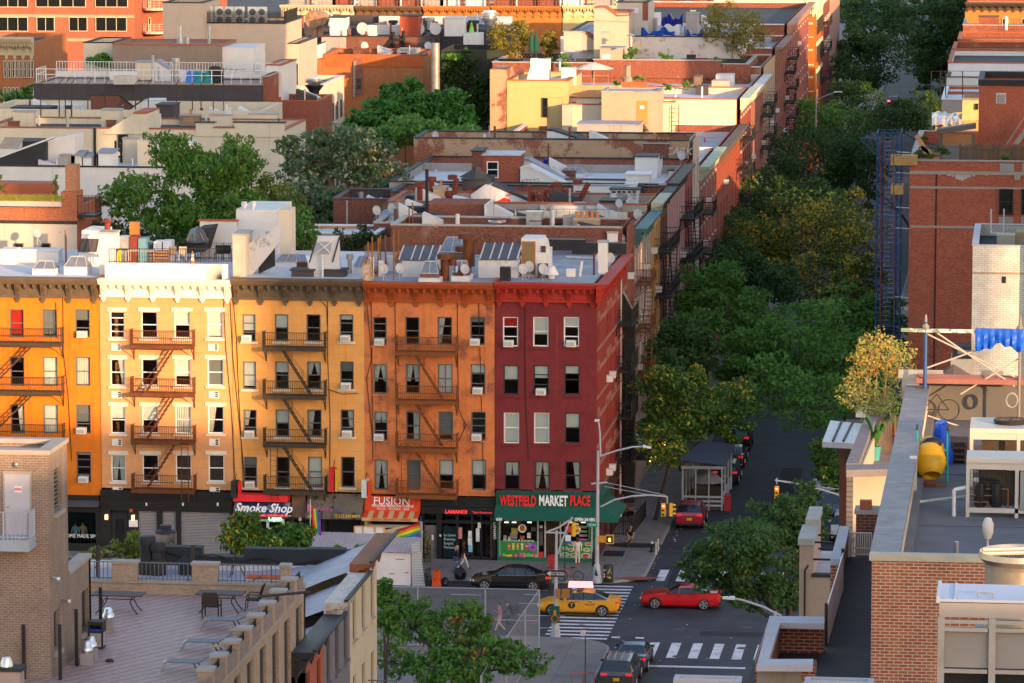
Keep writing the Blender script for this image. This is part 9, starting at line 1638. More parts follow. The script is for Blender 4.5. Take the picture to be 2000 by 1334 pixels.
# ---------------------------------------------------------------- people
SKIN=M('skin_light',(.42,.24,.17),.6,.06); SKD=M('skin_dark',(.12,.06,.04),.6,.06); SHO=M('shoe_dark',(.03,.03,.03),.7)
def cloth(k,c): return M('cloth_'+k,c,.9,.1,6)
def person(label,p,rz,skin,shirt,pants,hair,pose='stand',shoe=None,h=1.72,cap=None,short=0):
    r=thing('person',label,'person',p,None,rz); k=h/1.75
    J={'pel':(0,0,.93),'sp':(0,.01,1.12),'ch':(0,.0,1.34),'nk':(0,0,1.49),'h0':(0,-.015,1.58),'h1':(0,-.02,1.67),'h2':(0,-.005,1.74),'ns':(0,-.115,1.64)}
    st={'stand':((.10,0,.5,0,.09,.02),(-.10,0,.5,0,-.09,.02)),'walk':((.09,-.16,.50,-.3,.09,-.0),(-.09,.02,.5,.36,-.09,.0)),'crouch':((.14,-.3,.5,-.1,.12,0),(-.14,-.25,.45,.1,-.13,0)),'ride':((.1,-.34,.72,-.22,.1,0),(-.1,-.28,.6,-.05,-.1,0))}[pose]
    if pose=='crouch': 
        for q in J: x,y,z=J[q]; f=max(0,z-.93); J[q]=(x,y-f*.75+.12,z-.32-f*.35)
    if pose=='ride': 
        for q in J: x,y,z=J[q]; f=max(0,z-.93); J[q]=(x,y-f*.5+.1,z+.07-f*.12)
    px_,py_,pz_=J['pel']; cx_,cy_,cz_=J['ch']
    for s,(kx,ky,kz,ay,ax,_) in zip('lr',st):
        sg=1 if s=='l' else -1; J['hp'+s]=(sg*.09,py_,pz_-.04); J['kn'+s]=(kx,ky,kz); J['an'+s]=(ax,ay,.09 if not(pose=='ride') else .25); J['to'+s]=(ax*1.1,ay-.17,.045 if pose!='ride' else .2)
        J['sh'+s]=(sg*.18,cy_,cz_+.09); e,w={'stand':((.25,.02,1.12),(.26,-.06,.88)),'walk':((.24,.05*sg,1.13),(.22,-.1-.1*sg,.93)),'crouch':((.24,cy_-.12,.72),(.15,cy_-.3,.5)),'ride':((.22,cy_-.2,1.12),(.2,cy_-.42,1.0)),}[pose]
        if pose=='walk' and 'phone' in label and s=='r': e,w=(.22,-.05,1.14),(.1,-.3,1.25)
        J['el'+s]=(sg*e[0],e[1],e[2]); J['wr'+s]=(sg*w[0],w[1],w[2]); d=(V(J['wr'+s])-V(J['el'+s])).normalized(); wv=V(J['wr'+s]); J['pm'+s]=tuple(wv+d*.07); x=d.orthogonal().normalized(); x=V((0,1,0)) if abs(d.y)<.7 else V((1,0,0))
        for f,(off,ln) in enumerate(((-.03,.07),(-.01,.085),(.012,.08),(.03,.062))): J['f%d%s'%(f,s)]=tuple(wv+d*(.1)+x*off); J['g%d%s'%(f,s)]=tuple(wv+d*(.1+ln)+x*off*1.1+V((-sg*.018,0,0)))
        J['t0'+s]=tuple(wv+d*.05-x*.045)
    E_=[('pel','sp'),('sp','ch'),('ch','nk'),('nk','h0'),('h0','h1'),('h1','h2'),('h1','ns')]; RAD={'pel':.15,'sp':.135,'ch':.155,'nk':.058,'h0':.082,'h1':.1,'h2':.072,'ns':.02}
    for s in 'lr':
        E_+=[('pel','hp'+s),('hp'+s,'kn'+s),('kn'+s,'an'+s),('an'+s,'to'+s),('ch','sh'+s),('sh'+s,'el'+s),('el'+s,'wr'+s),('wr'+s,'pm'+s),('wr'+s,'t0'+s)]; RAD.update({'hp'+s:.1,'kn'+s:.068,'an'+s:.05,'to'+s:.04,'sh'+s:.068,'el'+s:.048,'wr'+s:.032,'pm'+s:.03,'t0'+s:.011})
        for f in range(4): E_+=[('pm'+s,'f%d%s'%(f,s)),('f%d%s'%(f,s),'g%d%s'%(f,s))]; RAD.update({'f%d%s'%(f,s):.011,'g%d%s'%(f,s):.008})
    N=list(J); me=bpy.data.meshes.new('person'); me.from_pydata([tuple(c*k for c in J[q]) for q in N],[(N.index(a),N.index(b)) for a,b in E_],[]); o_=bpy.data.objects.new('body',me); COL.objects.link(o_); o_.modifiers.new('s','SKIN'); o_.modifiers.new('u','SUBSURF').levels=1
    for i,q in enumerate(N): sv=me.skin_vertices[0].data[i]; sv.radius=(RAD[q]*k*(1.15 if q in('ch','pel') else 1),RAD[q]*k*(.78 if q in('ch','pel','sp') else 1)); sv.use_root=q=='pel'
    dg=bpy.context.evaluated_depsgraph_get(); m2=bpy.data.meshes.new_from_object(o_.evaluated_get(dg)); bpy.data.objects.remove(o_); o_=bpy.data.objects.new('body',m2); COL.objects.link(o_); o_.parent=r
    for m in (skin,shirt,pants,shoe or SHO): m2.materials.append(m)
    def cls(a,b):
        t=a+b
        if 'to' in t: return 3
        if 'kn' in t: return 0 if short and 'an' in t else 2
        if 'hp' in t: return 2
        if any(q in t for q in('nk','h0','h1','pm','t0')) or a[0] in 'fg' or b[0] in 'fg': return 0
        if 'wr' in t: return 0 if short else 1
        return 1
    segs=[(V(J[a])*k,V(J[b])*k,cls(a,b)) for a,b in E_]
    for f in m2.polygons:
        c=f.center; best=9;bi=1
        for a,b,m in segs:
            d=b-a; t=max(0,min(1,(c-a).dot(d)/max(1e-6,d.length_squared))); q=(c-a-d*t).length
            if q<best: best=q;bi=m
        f.material_index=bi; f.use_smooth=1
    hc=V(J['h1'])*k; MB().ball(hc+V((0,.02,.025)),.115*k,10,sc=(.92,1,.95)).bd('hair' if not cap else 'cap',hair,r,lc=1,smooth=1); b=MB()
    for s in (-1,1): b.ball(hc+V((s*.035,-.095,-.0)),.012,6)
    b.bd('eye',BLKP,r,lc=1); return r
D_=at(1128,1102,Z=0); person('person in pale jumper and cream trousers with a dark beanie by the market door',D_,0,SKD,cloth('pale',(.62,.5,.44)),cloth('cream',(.6,.5,.42)),cloth('beanie',(.05,.02,.025)),shoe=M('shoe_red',(.5,.05,.03),.7))
W1=person('woman with long fair hair in black top and blue jeans walking by the black shopfront',at(893,1118,Z=0),pi/2,SKIN,cloth('black',(.014,.014,.016)),cloth('jeans',(.05,.1,.2)),cloth('blond',(.4,.22,.09)),'walk',h=1.68); BX(-.34,-.12,.78,-.22,.22,1.05).bd('shoulder_bag',M('bag_navy',(.03,.05,.1),.6),W1,lc=1); MB().ball((0,.1,1.48),.09,8,sc=(1,.6,1.8)).bd('hair',MATS['cloth_blond'],W1,lc=1)
person('person in black jacket and white trousers walking beside the fair-haired woman',at(905,1112,Z=0),pi/2,SKD,cloth('black',(.014,.014,.016)),cloth('white',(.5,.47,.46)),cloth('darkhair',(.02,.015,.012)),'walk',h=1.82)
person('man in black shirt and shorts crouching over a small dog on the corner pavement',at(1228,1060,Z=0),.4,SKIN,cloth('black',(.014,.014,.016)),cloth('shorts',(.02,.02,.022)),cloth('greycap',(.2,.19,.2)),'crouch',shoe=M('shoe_lime',(.35,.45,.04),.7),short=True)
g=thing('dog','small dark brown dog beside the crouching man','dog',at(1222,1068,Z=0)); b=MB(); FURM=M('dog_fur',(.05,.03,.018),.95,.3,9); b.ball((0,0,.24),.11,10,sc=(2.0,.85,.95)).ball((.16,0,.26),.1,8).tu((.2,0,.3),(.3,0,.4),.06,8,.05).ball((.33,0,.42),.065,8,sc=(1.2,.9,.9)).tu((.37,0,.4),(.45,0,.385),.035,6,.022).tu((-.22,0,.28),(-.36,0,.4),.02,5,.01)
for s in (-1,1): b.tu((.16,s*.06,.24),(.15,s*.06,.12),.03,5,.022).tu((.15,s*.06,.12),(.17,s*.06,0),.022,5,.02).tu((-.18,s*.06,.24),(-.14,s*.06,.15),.04,5,.025).tu((-.14,s*.06,.15),(-.21,s*.06,.09),.022,5).tu((-.21,s*.06,.09),(-.19,s*.06,0),.02,5); b.cbox((.31,s*.05,.48),(.03,.015,.06))
b.bd('body',FURM,g,lc=1,smooth=1)
WK=person('worker in white shirt and orange safety straps standing behind the rubbish heap',at(1213,1010,Z=0)+V((0,.6,0)),0,SKD,cloth('white',(.5,.47,.46)),cloth('navyp',(.02,.025,.04)),cloth('darkhair',(.02,.015,.012))); b=MB()
for s in (-1,1): b.box(s*.14-.03,-.175,1.0,s*.14+.03,-.15,1.42)
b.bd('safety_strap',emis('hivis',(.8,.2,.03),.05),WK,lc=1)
person('man in pink shirt and khaki trousers walking and looking at his phone',at(976,1234,Z=0),-1.2,SKIN,cloth('pink',(.55,.14,.17)),cloth('khaki',(.45,.38,.27)),cloth('darkhair',(.02,.015,.012)),'walk')
person('person in dark jacket and jeans walking behind the spotted tree',at(803,1262,Z=0),-pi/2,SKIN,cloth('black',(.014,.014,.016)),cloth('denim',(.05,.07,.13)),cloth('darkhair',(.02,.015,.012)),'walk')
CYP=at(998,1230,Z=-.16); CY=person('delivery cyclist in black with a square black backpack riding along the avenue',CYP,-pi/2,SKIN,cloth('black',(.014,.014,.016)),cloth('black',(.014,.014,.016)),cloth('darkhair',(.02,.015,.012)),'ride'); BX(-.25,.1,1.05,.25,.5,1.5).bd('delivery_backpack',M('pack_black',(.012,.012,.014),.6),CY,lc=1)
def bike(label,p,rz,col,lean=0):
    r=thing('bicycle',label,'bicycle',p,None,rz); r.rotation_euler=(0,lean,rz)
    for y in (-.52,.52):
        t=MB()
        for i in range(20): a=i*pi/10;c=a+pi/10; t.tu((0,y+.33*math.cos(a),.35+.33*math.sin(a)),(0,y+.33*math.cos(c),.35+.33*math.sin(c)),.022,5,caps=0)
        for i in range(8): a=i*pi/4; t.tu((0,y,.35),(0,y+.32*math.cos(a),.35+.32*math.sin(a)),.005,3,caps=0)
        t.bd('wheel',RUB,r,lc=1)
    MB().path([(0,-.52,.35),(0,-.38,.85),(0,.12,.82),(0,.0,.3),(0,-.36,.78)],.022,6).path([(0,.12,.82),(0,.52,.35),(0,0,.3)],.018,6).bd('frame',col,r,lc=1); MB().path([(-.28,-.34,.95),(0,-.4,.98),(.28,-.34,.95)],.016,5).tu((0,-.38,.85),(0,-.4,.98),.015,5).bd('handlebar',BLKP,r,lc=1); CX((0,.17,.92),(.14,.26,.06)).tu((0,.12,.8),(0,.15,.9),.014,5).bd('saddle',BLKP,r,lc=1); return r
bike('black bicycle under the delivery cyclist',CYP,-pi/2,BLKP); bike('black and orange bicycle leaning by the bus stop post',at(1114,1136,Z=0),-pi/2-.1,M('bike_orange',(.3,.04,.015),.4),.08); bike('dark bicycle locked to the iron fence up the side pavement',at(1250,1020,Z=0),.1,BLKP)
bike('black bicycle parked between the white shed and the orange barrier',at(832,1142,Z=0),.3,BLKP,.1); bike('bicycle with a pale basket parked closest to the orange barrier',at(842,1140,Z=0),.2,M('bike_grey',(.1,.1,.11),.4),-.08)
for i,(x,c) in enumerate(((148,(.16,.3,.42)),(161,(.42,.3,.22)))): person(('barber shop customer in pale blue patterned shirt behind the shop window','person in tan shirt sitting back in the barber shop window')[i],V((at(x,1062,Y=.5).x,.45+.25*i,.05)),pi if i==0 else 0,SKIN,cloth('b%d'%i,c),cloth('black',(.014,.014,.016)),cloth('darkhair',(.02,.015,.012)))
# ---------------------------------------------------------------- street furniture
PG_=M('pole_grey_paint',(.36,.36,.39),.5,.1,2); YS=M('signal_yellow',(.58,.33,.01),.5,.08); RLMP=emis('red_lamp',(1,.05,.03),5); DLMP=M('lamp_off',(.03,.03,.028),.3)
def signal(r,p,rz=0,red=True):
    b=MB(); M_=Matrix.Rotation(rz,3,'Z')*.8; p=V(p)
    o_=MB().add([p+M_@V(v) for v in ((-.17,-.12,0),(.17,-.12,0),(.17,.12,0),(-.17,.12,0),(-.17,-.12,1.0),(.17,-.12,1.0),(.17,.12,1.0),(-.17,.12,1.0))],[(0,3,2,1),(4,5,6,7),(0,1,5,4),(1,2,6,5),(2,3,7,6),(3,0,4,7)]).bd('signal_head',YS,r)
    for k in range(3):
        c=p+M_@V((0,-.125,.17+k*.33)); d=M_@V((0,-1,0)); TU(c,c+d*.012,.095,14).bd('lens',RLMP if (red and k==2) else DLMP,o_); v=MB()
        for i in range(10): a=pi*i/10-.1;e=pi*(i+1)/10-.1; x=M_@V((1,0,0)); v.poly([c+x*.13*math.cos(a)+V((0,0,.104*math.sin(a))),c+x*.13*math.cos(e)+V((0,0,.104*math.sin(e))),c+x*.13*math.cos(e)+V((0,0,.104*math.sin(e)-.03))+d*.24,c+x*.13*math.cos(a)+V((0,0,.104*math.sin(a)-.03))+d*.24])
        v.bd('visor',YS,o_)
def lampmast(name,label,base,Yp,top,shape,lamps,rad=.13):
    r=thing(name,label,'street pole',base); b=MB(); z=at(*top,Y=base.y).z; b.la(base,[(.3,0),(.3,.1),(.24,.5),(.2,1.1),(rad,1.2)],8); b.tu(base+V((0,0,1.1)),(base.x+.05,base.y,z),rad,10,rad*.6); b.bd('pole',PG_,r,smooth=1)
    for pts in shape: MB().path([at(u,v,Y=Yp) for u,v in pts],.055,8).bd('arm',PG_,r,smooth=1)
    for (u0,v0,u1,v1) in lamps: a=at(u0,v0,Y=Yp);c=at(u1,v1,Y=Yp); PR([a+V((0,-.12,-.05)),c+V((0,-.09,-.06)),c+V((0,-.09,.02)),a+V((0,-.12,.1))],(0,.24,0)).bd('lamp_head',M('lamp_pale',(.6,.6,.6),.4,.05),r); MB().ball((a+c)/2+V((0,0,.12)),.06,6).bd('photocell',BLKP,r)
    return r
B1=at(1166,1138,Z=0); Y1=B1.y; LP=lampmast('street_lamp','grey corner lamp and signal mast with two lamp arms before the red corner house',B1,Y1,(1173,880),[[(1173,892),(1172,850),(1170,828),(1168,822)],[(1175,890),(1205,880),(1235,873),(1258,872)],[(1173,990),(1200,976),(1235,969),(1270,967),(1303,970)],[(1155,945),(1187,942)]],[(1162,822,1171,820),(1256,872,1271,874)])
b=MB()
for a,c in (((1187,943),(1300,967)),((1180,950),(1270,967))): b.tu(at(*a,Y=Y1),at(*c,Y=Y1),.02,4)
b.bd('guy_wire',PG_,LP); p=at(1303,980,Y=Y1); TU(p+V((0,0,-.1)),p+V((0,0,.35)),.04,6).bd('hanger',PG_,LP); signal(LP,at(1296,1008,Y=Y1)); signal(LP,at(1310,1008,Y=Y1),pi/2+.3,False)
gsg=MB(); p=at(1158,1024,Y=Y1); BX(p.x-.36,Y1-.2,p.z-.13,p.x+.3,Y1-.17,p.z+.13).bd('street_sign',M('sign_green',(.01,.24,.15),.5),LP); text('10 Av',.2,(p.x-.03,Y1-.21,p.z),WLT,LP)
OB_=M('ped_orange',(.55,.22,.01),.5,.08); p=at(1191,1053,Y=Y1); o_=BX(p.x-.26,Y1-.14,p.z-.28,p.x+.26,Y1+.1,p.z+.28).bd('pedestrian_signal',OB_,LP); BX(p.x-.2,Y1-.15,p.z-.22,p.x+.2,Y1-.141,p.z+.22).bd('screen',BLKP,o_); h=MB(); HM=emis('hand_orange',(1,.28,.03),3)
h.box(p.x-.05,Y1-.16,p.z-.13,p.x+.07,Y1-.151,p.z+.02)
for i in range(4): h.box(p.x-.05+i*.031,Y1-.16,p.z+.02,p.x-.028+i*.031,Y1-.151,p.z+.11-abs(i-1.5)*.015)
h.pr([(p.x-.05,Y1-.16,p.z-.05),(p.x-.05,Y1-.16,p.z-.09),(p.x-.1,Y1-.16,p.z+.01),(p.x-.085,Y1-.16,p.z+.03)],(0,.009,0)); h.bd('hand_symbol',HM,o_); BX(B1.x,Y1-.1,p.z-.2,p.x-.26,Y1+.05,p.z+.2).bd('pedestrian_signal',OB_,LP); PR([(B1.x-.12,Y1-.26,.5),(B1.x+.1,Y1-.26,.45),(B1.x-.05,Y1-.25,1.0)],(0,.01,0)).bd('graffiti_scrawl',BLKP,LP)
B2=at(1085,1243,Z=0); Y2_=B2.y; L2=lampmast('signal_mast','grey signal mast on the near corner with a ONE WAY sign',B2,Y2_,(1086,1036),[[(1089,1083),(1098,1055),(1110,1025),(1118,1010)],[(1065,1040),(1105,1041)],[(1068,1039),(1092,1030),(1112,1016)]],[],.12); signal(L2,at(1120,1047,Y=Y2_),pi/2+.4,False)
p=at(1086,1119,Y=Y2_); BX(p.x-.56,Y2_-.2,p.z-.19,p.x+.56,Y2_-.17,p.z+.19).bd('one_way_sign',BLKP,L2); PR([(p.x-.52,Y2_-.205,p.z),(p.x-.3,Y2_-.205,p.z+.15),(p.x-.3,Y2_-.205,p.z+.09),(p.x+.5,Y2_-.205,p.z+.09),(p.x+.5,Y2_-.205,p.z-.09),(p.x-.3,Y2_-.205,p.z-.09),(p.x-.3,Y2_-.205,p.z-.15)],(0,.004,0)).bd('arrow',M('sign_white',(.62,.62,.6),.5),L2); text('ONE WAY',.17,(p.x+.1,Y2_-.21,p.z),BLKP,L2,bold=.008)
for u0,u1 in ((1086,1095),(1098,1113)): p=at(u0,1168,Y=Y2_-.25);q=at(u1,1151,Y=Y2_-.25); BX(p.x,Y2_-.35,p.z,q.x,Y2_-.1,q.z).bd('pedestrian_signal',M('ped_brown',(.30,.13,.03),.6,.1),L2)
p=at(1076,1215,Y=Y2_-.2);q=at(1093,1184,Y=Y2_-.2); o_=BX(p.x,Y2_-.4,p.z,q.x,Y2_-.12,q.z).bd('control_box',M('box_green',(.012,.075,.055),.6,.15),L2); BX((p.x+q.x)/2-.07,Y2_-.42,p.z+.4,(p.x+q.x)/2+.07,Y2_-.4,q.z-.2).bd('sticker',OB_,o_); c=V(((p.x+q.x)/2,Y2_-.43,p.z+.25)); b=MB()
for i in range(14): b.tu(c+V((.2*math.cos(i*pi/7),0,.2*math.sin(i*pi/7))),c+V((.2*math.cos((i+1)*pi/7),0,.2*math.sin((i+1)*pi/7))),.03,5)
b.bd('orange_ring',M('ring_orange',(.5,.12,.03),.6),o_)
def arm_signal(label,base,pts,sig,sz=1):
    r=thing('signal_mast',label,'traffic light',base); TU(base,(base.x,base.y,at(*pts[0],Y=base.y).z+.5),.13,10,.1).bd('pole',PG_,r); MB().path([at(u,v,Y=base.y) for u,v in pts],.06,8).bd('arm',PG_,r); b=TU(at(pts[0][0],pts[0][1]-14,Y=base.y),at(*pts[-1],Y=base.y),.02,4); b.bd('guy_wire',PG_,r); p=at(*sig,Y=base.y); TU(p+V((0,0,.9)),p+V((0,0,1.3)),.04,6).bd('hanger',PG_,r); signal(r,p); return r
arm_signal('traffic light hanging from a long arm over the street, before the parked silver sedan',V((15.6,-3,0)),[(1655,972),(1600,955),(1560,945),(1514,938)],(1517,974)); pr=at(1795,5,Z=9); arm_signal('far traffic light showing red at the top of the street',V((pr.x+1,pr.y,0)),[(1800,2),(1790,0)],(1794,19))
lb=V((15.4,at(1412,1170,X=13).y,0)); b_=lb; r=lampmast('street_lamp','cobra lamp arm reaching out behind the white coped parapet',lb,lb.y,(1526,1195),[[(1526,1203),(1490,1185),(1450,1172),(1433,1169)]],[(1435,1169,1411,1167)])
p=at(1593,196,X=3.2); lampmast('street_lamp','pale lamp arm over the trees by the orange corner house',V((3.2,p.y,0)),p.y,(1593,180),[[(1593,196),(1610,188),(1630,180)]],[(1629,180,1645,179)])
def post(label,u,v,vt,signs,mat=None):
    p=at(u,v,Z=0); r=thing('sign_post',label,'sign post',p); TU(p,(p.x,p.y,at(u,vt,Y=p.y).z),.035,6).bd('post',mat or M('post_green',(.02,.05,.045),.6),r)
    for u0,v0,u1,v1,c in signs: a=at(u0,v1,Y=p.y-.05);q=at(u1,v0,Y=p.y-.05); BX(a.x,p.y-.06,a.z,q.x,p.y-.03,q.z).bd('sign',M('psign%d%d'%(u0,v0),c,.6,.2,12),r)
    return r
post('bus stop post with red and white signs before the market window',1103,1133,1020,[(1104,1028,1115,1040,(.5,.03,.03)),(1104,1041,1109,1045,(.05,.3,.2)),(1104,1045,1115,1057,(.6,.6,.62)),(1104,1057,1115,1062,(.03,.08,.4)),(1099,1019,1107,1024,(.55,.05,.03))]); post('parking sign post on the near pavement with a small white sign',1143,1345,1232,[(1134,1231,1144,1242,(.55,.45,.46))])
p=at(1130,1345,Z=0); b=MB()
for dx in (-.35,.25): b.path([p+V((dx,-.3,0)),p+V((dx,-.3,.95)),p+V((dx+.6,.1,.95)),p+V((dx+.6,.1,0))],.03,6)
b.bd('bicycle_rack',M('rack_orange',(.28,.09,.05),.6,.2),label='orange and grey metal rack at the bottom edge of the near pavement',cat='rack')
TB_=thing('litter_bin','black street bin wrapped in a colourful cartoon-free sticker print'.replace('cartoon-free ','') ,'litter bin',at(1188,1137,Z=0)); LA((0,0,0),[(.28,0),(.3,.05),(.31,1.0),(.27,1.08),(.2,1.08)],16).bd('drum',M('bin_black',(.02,.02,.022),.5),TB_,lc=1,smooth=1); rr=random.Random(5)
for i in range(14): a=-pi/2+rr.uniform(-.8,.7); z=rr.uniform(.25,.85); MB().ball((.3*math.cos(a),.3*math.sin(a),z),.06,8,sc=(1,.4,1)).bd('sticker',M('stick%d'%(i%5),((.5,.3,.03),(.5,.05,.04),(.1,.35,.1),(.6,.55,.5),(.5,.15,.02))[i%5],.6),TB_,lc=1)
HY=thing('fire_hydrant','black fire hydrant with a silver cap at the kerb','hydrant',at(1273,1078,Z=0)); LA((0,0,0),[(.17,0),(.17,.06),(.1,.1),(.1,.5),(.12,.52),(.12,.56)],12).tu((-.05,0,.42),(.2,0,.42),.06,8).tu((0,-.18,.42),(0,0,.42),.05,8).bd('barrel',IRB,HY,lc=1,smooth=1); LA((0,0,.56),[(.12,0),(.1,.08),(.04,.12),(.03,.16)],12).bd('cap',TIN,HY,lc=1)
for u,v,l in ((1281,1083,'nearer'),(1285,1076,'farther')): p=at(u,v,Z=0); TU(p,p+V((0,0,.75)),.055,10).ball(p+V((0,0,.75)),.055,8).bd('bollard',M('bollard_silver',(.45,.45,.46),.4,.08,3,metal=.3),label='silver bollard beside the hydrant, %s of two'%l,cat='bollard',group='bollards beside the hydrant')
p=at(1077,1112,Z=0); BX(p.x-.22,p.y,0,p.x+.2,p.y+.35,.12).box(p.x-.22,p.y,.3,p.x+.2,p.y+.35,.9).tu((p.x,p.y+.17,0),(p.x,p.y+.17,.4),.05).bd('news_box',M('news_red',(.4,.02,.025),.5),label='red newspaper box behind the near signal mast',cat='news box')
p=at(1160,1106,Z=0); TU(p,p+V((0,0,.9)),.12,10).tu(p+V((0,0,.9)),p+V((0,0,1.1)),.05,8).bd('standpipe',IRB,label='black standpipe at the green market corner post',cat='standpipe')
OBR=thing('road_barrier','orange plastic road barrier by the white shed','barrier',at(853,1144,Z=-.16)); PR([(-.28,-.25,0),(.28,-.25,0),(.25,-.2,.3),(.2,-.15,.9),(-.2,-.15,.9),(-.25,-.2,.3)],(0,.4,0)).bd('body',M('barrier_orange',(.6,.07,.012),.5,.06),OBR,lc=1); BX(-.2,-.2,.9,-.1,.15,1.02).box(.1,-.2,.9,.2,.15,1.02).box(-.14,-.27,.45,.14,-.2,.6).bd('lug',MATS['barrier_orange'],OBR,lc=1)
def bag(label,u,v,s,Z=0): 
    p=at(u,v,Z=Z); b=MB().ball(p+V((0,0,s*.8)),s,10,sc=(1,1,.95)); b.v=[(x+rnd.uniform(-.04,.04),y+rnd.uniform(-.04,.04),max(Z,z+rnd.uniform(-.05,.05))) for x,y,z in b.v]; b.tu(p+V((0,0,s*1.5)),p+V((.02,0,s*1.95)),.06,6,.1); b.bd('rubbish_bag',M('bag_black',(.015,.015,.017),.3,.2,6),label=label,cat='rubbish bag',smooth=1)
bag('tall black rubbish bag at the kerb behind the black sedan',899,1131,.42); bag('small black rubbish bag beside the orange barrier',869,1143,.26,-.16); bag('black rubbish bag on the heap inside the iron fence',1212,1012,.4,.4); bag('black rubbish bag at the right end of the fenced heap',1229,1008,.36,.35)
CB=thing('cardboard_heap','heap of flattened cardboard behind the iron fence','cardboard',at(1213,1020,Z=0)); rr=random.Random(2); b=MB()
for i in range(16): b.cbox((rr.uniform(-.8,.7),rr.uniform(-.2,.8),.2+.055*i),(rr.uniform(.5,.9),rr.uniform(.3,.6),.05),rz=rr.uniform(0,3),rx=rr.uniform(-.3,.3))
b.bd('board',M('cardboard',(.28,.19,.13),.9,.25,3),CB,lc=1)
IF=thing('iron_fence','black iron railing round the rubbish area on the side pavement','fence',at(1212,1045,Z=0)); a=at(1193,1045,Z=0);c=at(1234,1045,Z=0); e=c+V((.3,7,0)); rlg(IF,[a,c,e],1.15,IRB,.13,rad=.03)
# side-street restaurant front: striped awning with string lights
RA=thing('shop_awning','black and white striped awning on the dark restaurant front up the side street','awning',V((.6,24,3.2))); b=MB()
for i in range(9): PR([(0,23+i*.5,4.2),(1.5,23+i*.5,3.3),(1.5,23+i*.5,2.9),(0,23+i*.5,2.9)],(0,.49,0)).bd('stripe',(M('stripe_dark',(.05,.055,.065),.8),M('stripe_pale',(.4,.39,.4),.8))[i%2],RA)
b=MB()
for i in range(12): b.ball((1.5+.03*i,21.5+i*.7,3.1+.15*math.sin(i*1.1)),.05,6)
b.bd('string_light',emis('bulb_warm',(1,.55,.15),3),RA)
# dining sheds
SD=thing('dining_shed','white framed dining shed with dark roof on the side street','shed',at(1360,1040,Z=-.16)); xA_=3.7;xB_=6.5; yA_=at(1340,1012,Z=-.16).y+3.2; yB_=yA_+9; zA_=2.9; WP=M('shed_white',(.5,.5,.5),.6,.1); b=MB()
for y in (yA_,yA_+3,yA_+6,yB_): 
    for x in (xA_,xB_-.12): b.box(x,y,-.16,x+.12,y+.12,zA_)
for x in (xA_+.9,xA_+1.8): b.box(x,yA_,-.16,x+.09,yA_+.09,zA_)
for z in (.2,.5,.8): b.box(xA_+.12,yA_+.02,z-.1,xB_-.12,yA_+.08,z+.05); b.box(xB_-.1,yA_+.12,z-.1,xB_-.04,yB_,z+.05)
b.box(xA_-.05,yA_-.05,zA_-.2,xB_+.05,yA_+.1,zA_); b.bd('frame',WP,SD); PR([(xA_-.15,yA_-.2,zA_+.3),(xB_+.2,yA_-.2,zA_+.05),(xB_+.2,yA_-.2,zA_+.12),(xA_-.15,yA_-.2,zA_+.4)],(0,9.4,0)).bd('roof',M('shed_roof_blue',(.05,.055,.085),.6,.15),SD); LA(((xA_+xB_)/2+.2,yA_+1.6,1.6),[(1.3,0),(.7,.45),(.03,.8)],10).bd('parasol',M('parasol_mauve',(.3,.26,.29),.9),SD); BX(xA_+.2,yA_+.3,-.16,xB_-.2,yB_,.0).bd('floor',WOODF,SD); BX(xB_+.1,yA_-.2,-.16,xB_+.5,yA_+.9,.9).bd('barrier_end',M('barrier_red',(.5,.03,.025),.5),SD)
yf_=at(772,1143,Z=-.16).y; x0_=at(608,1143,Z=-.16).x; x1_=at(803,1143,Z=-.16).x; AS=thing('dining_shed','white walled avenue dining shed with a grey corrugated roof','shed',((x0_+x1_)/2,yf_,-.16)); zt_=at(800,1080,Y=yf_).z; zk=at(800,1045,Y=yf_+2.3).z; SHW=M('shed_panel',(.62,.58,.58),.7,.08,1,blt=(.4,.35,.33),ba=(.6,.75)); BX(x0_,yf_,-.16,x1_,yf_+.12,zt_).box(x1_-.12,yf_+.12,-.16,x1_,yf_+2.3,zt_).bd('wall',SHW,AS); b=MB(); n=90
vs=[]
for i in range(n+1): x=x0_-.3+(x1_-x0_+.7)*i/n; z=.04*(i%2); vs+=[(x,yf_-.2,zt_+.03+z),(x,yf_+2.5,zk+.03+z)]
b.add(vs,[(2*i,2*i+2,2*i+3,2*i+1) for i in range(n)]); b.bd('corrugated_roof',M('corrugated',(.33,.32,.36),.55,.1,1),AS); b=MB()
for u0,v0,u1,v1 in ((772,1092,790,1093),(760,1120,770,1121.5),(790,1118,798,1119.5)): p=at(u0,v1,Y=yf_-.02);q=at(u1,v0,Y=yf_-.02); b.box(p.x,yf_-.015,p.z,q.x,yf_+.01,q.z)
b.bd('reflector',M('reflector_red',(.4,.05,.04),.5),AS); p=at(693,1056,Y=yf_+2.4);q=at(751,1029,Y=yf_+2.4); o_=BX(p.x,yf_+2.4,p.z,q.x,yf_+2.5,q.z).bd('sign_back_panel',M('panel_white',(.6,.58,.56),.7),AS); b=MB()
for f in (0,.28,.68,1): b.box(p.x+(q.x-p.x)*f-.05,yf_+2.33,p.z,p.x+(q.x-p.x)*f+.05,yf_+2.4,q.z)
for f in (0,.97): b.box(p.x+.05,yf_+2.34,p.z+(q.z-p.z)*f,q.x-.05,yf_+2.399,p.z+(q.z-p.z)*f+.06)
b.bd('batten',WOODN,o_)
p=at(812,1140,Z=-.16); PR([(x1_+.1,yf_-.1,-.16),(x1_+.9,yf_-.1,-.16),(x1_+.55,yf_-.1,2.6),(x1_+.05,yf_-.1,2.5)],(0,.08,0)).bd('louvred_shutter',M('shutter_white',(.55,.54,.55),.7,.1,1,grid=(9,.1,.03,.5)),label='white louvred shutter panel leaning on the shed end',cat='shutter')
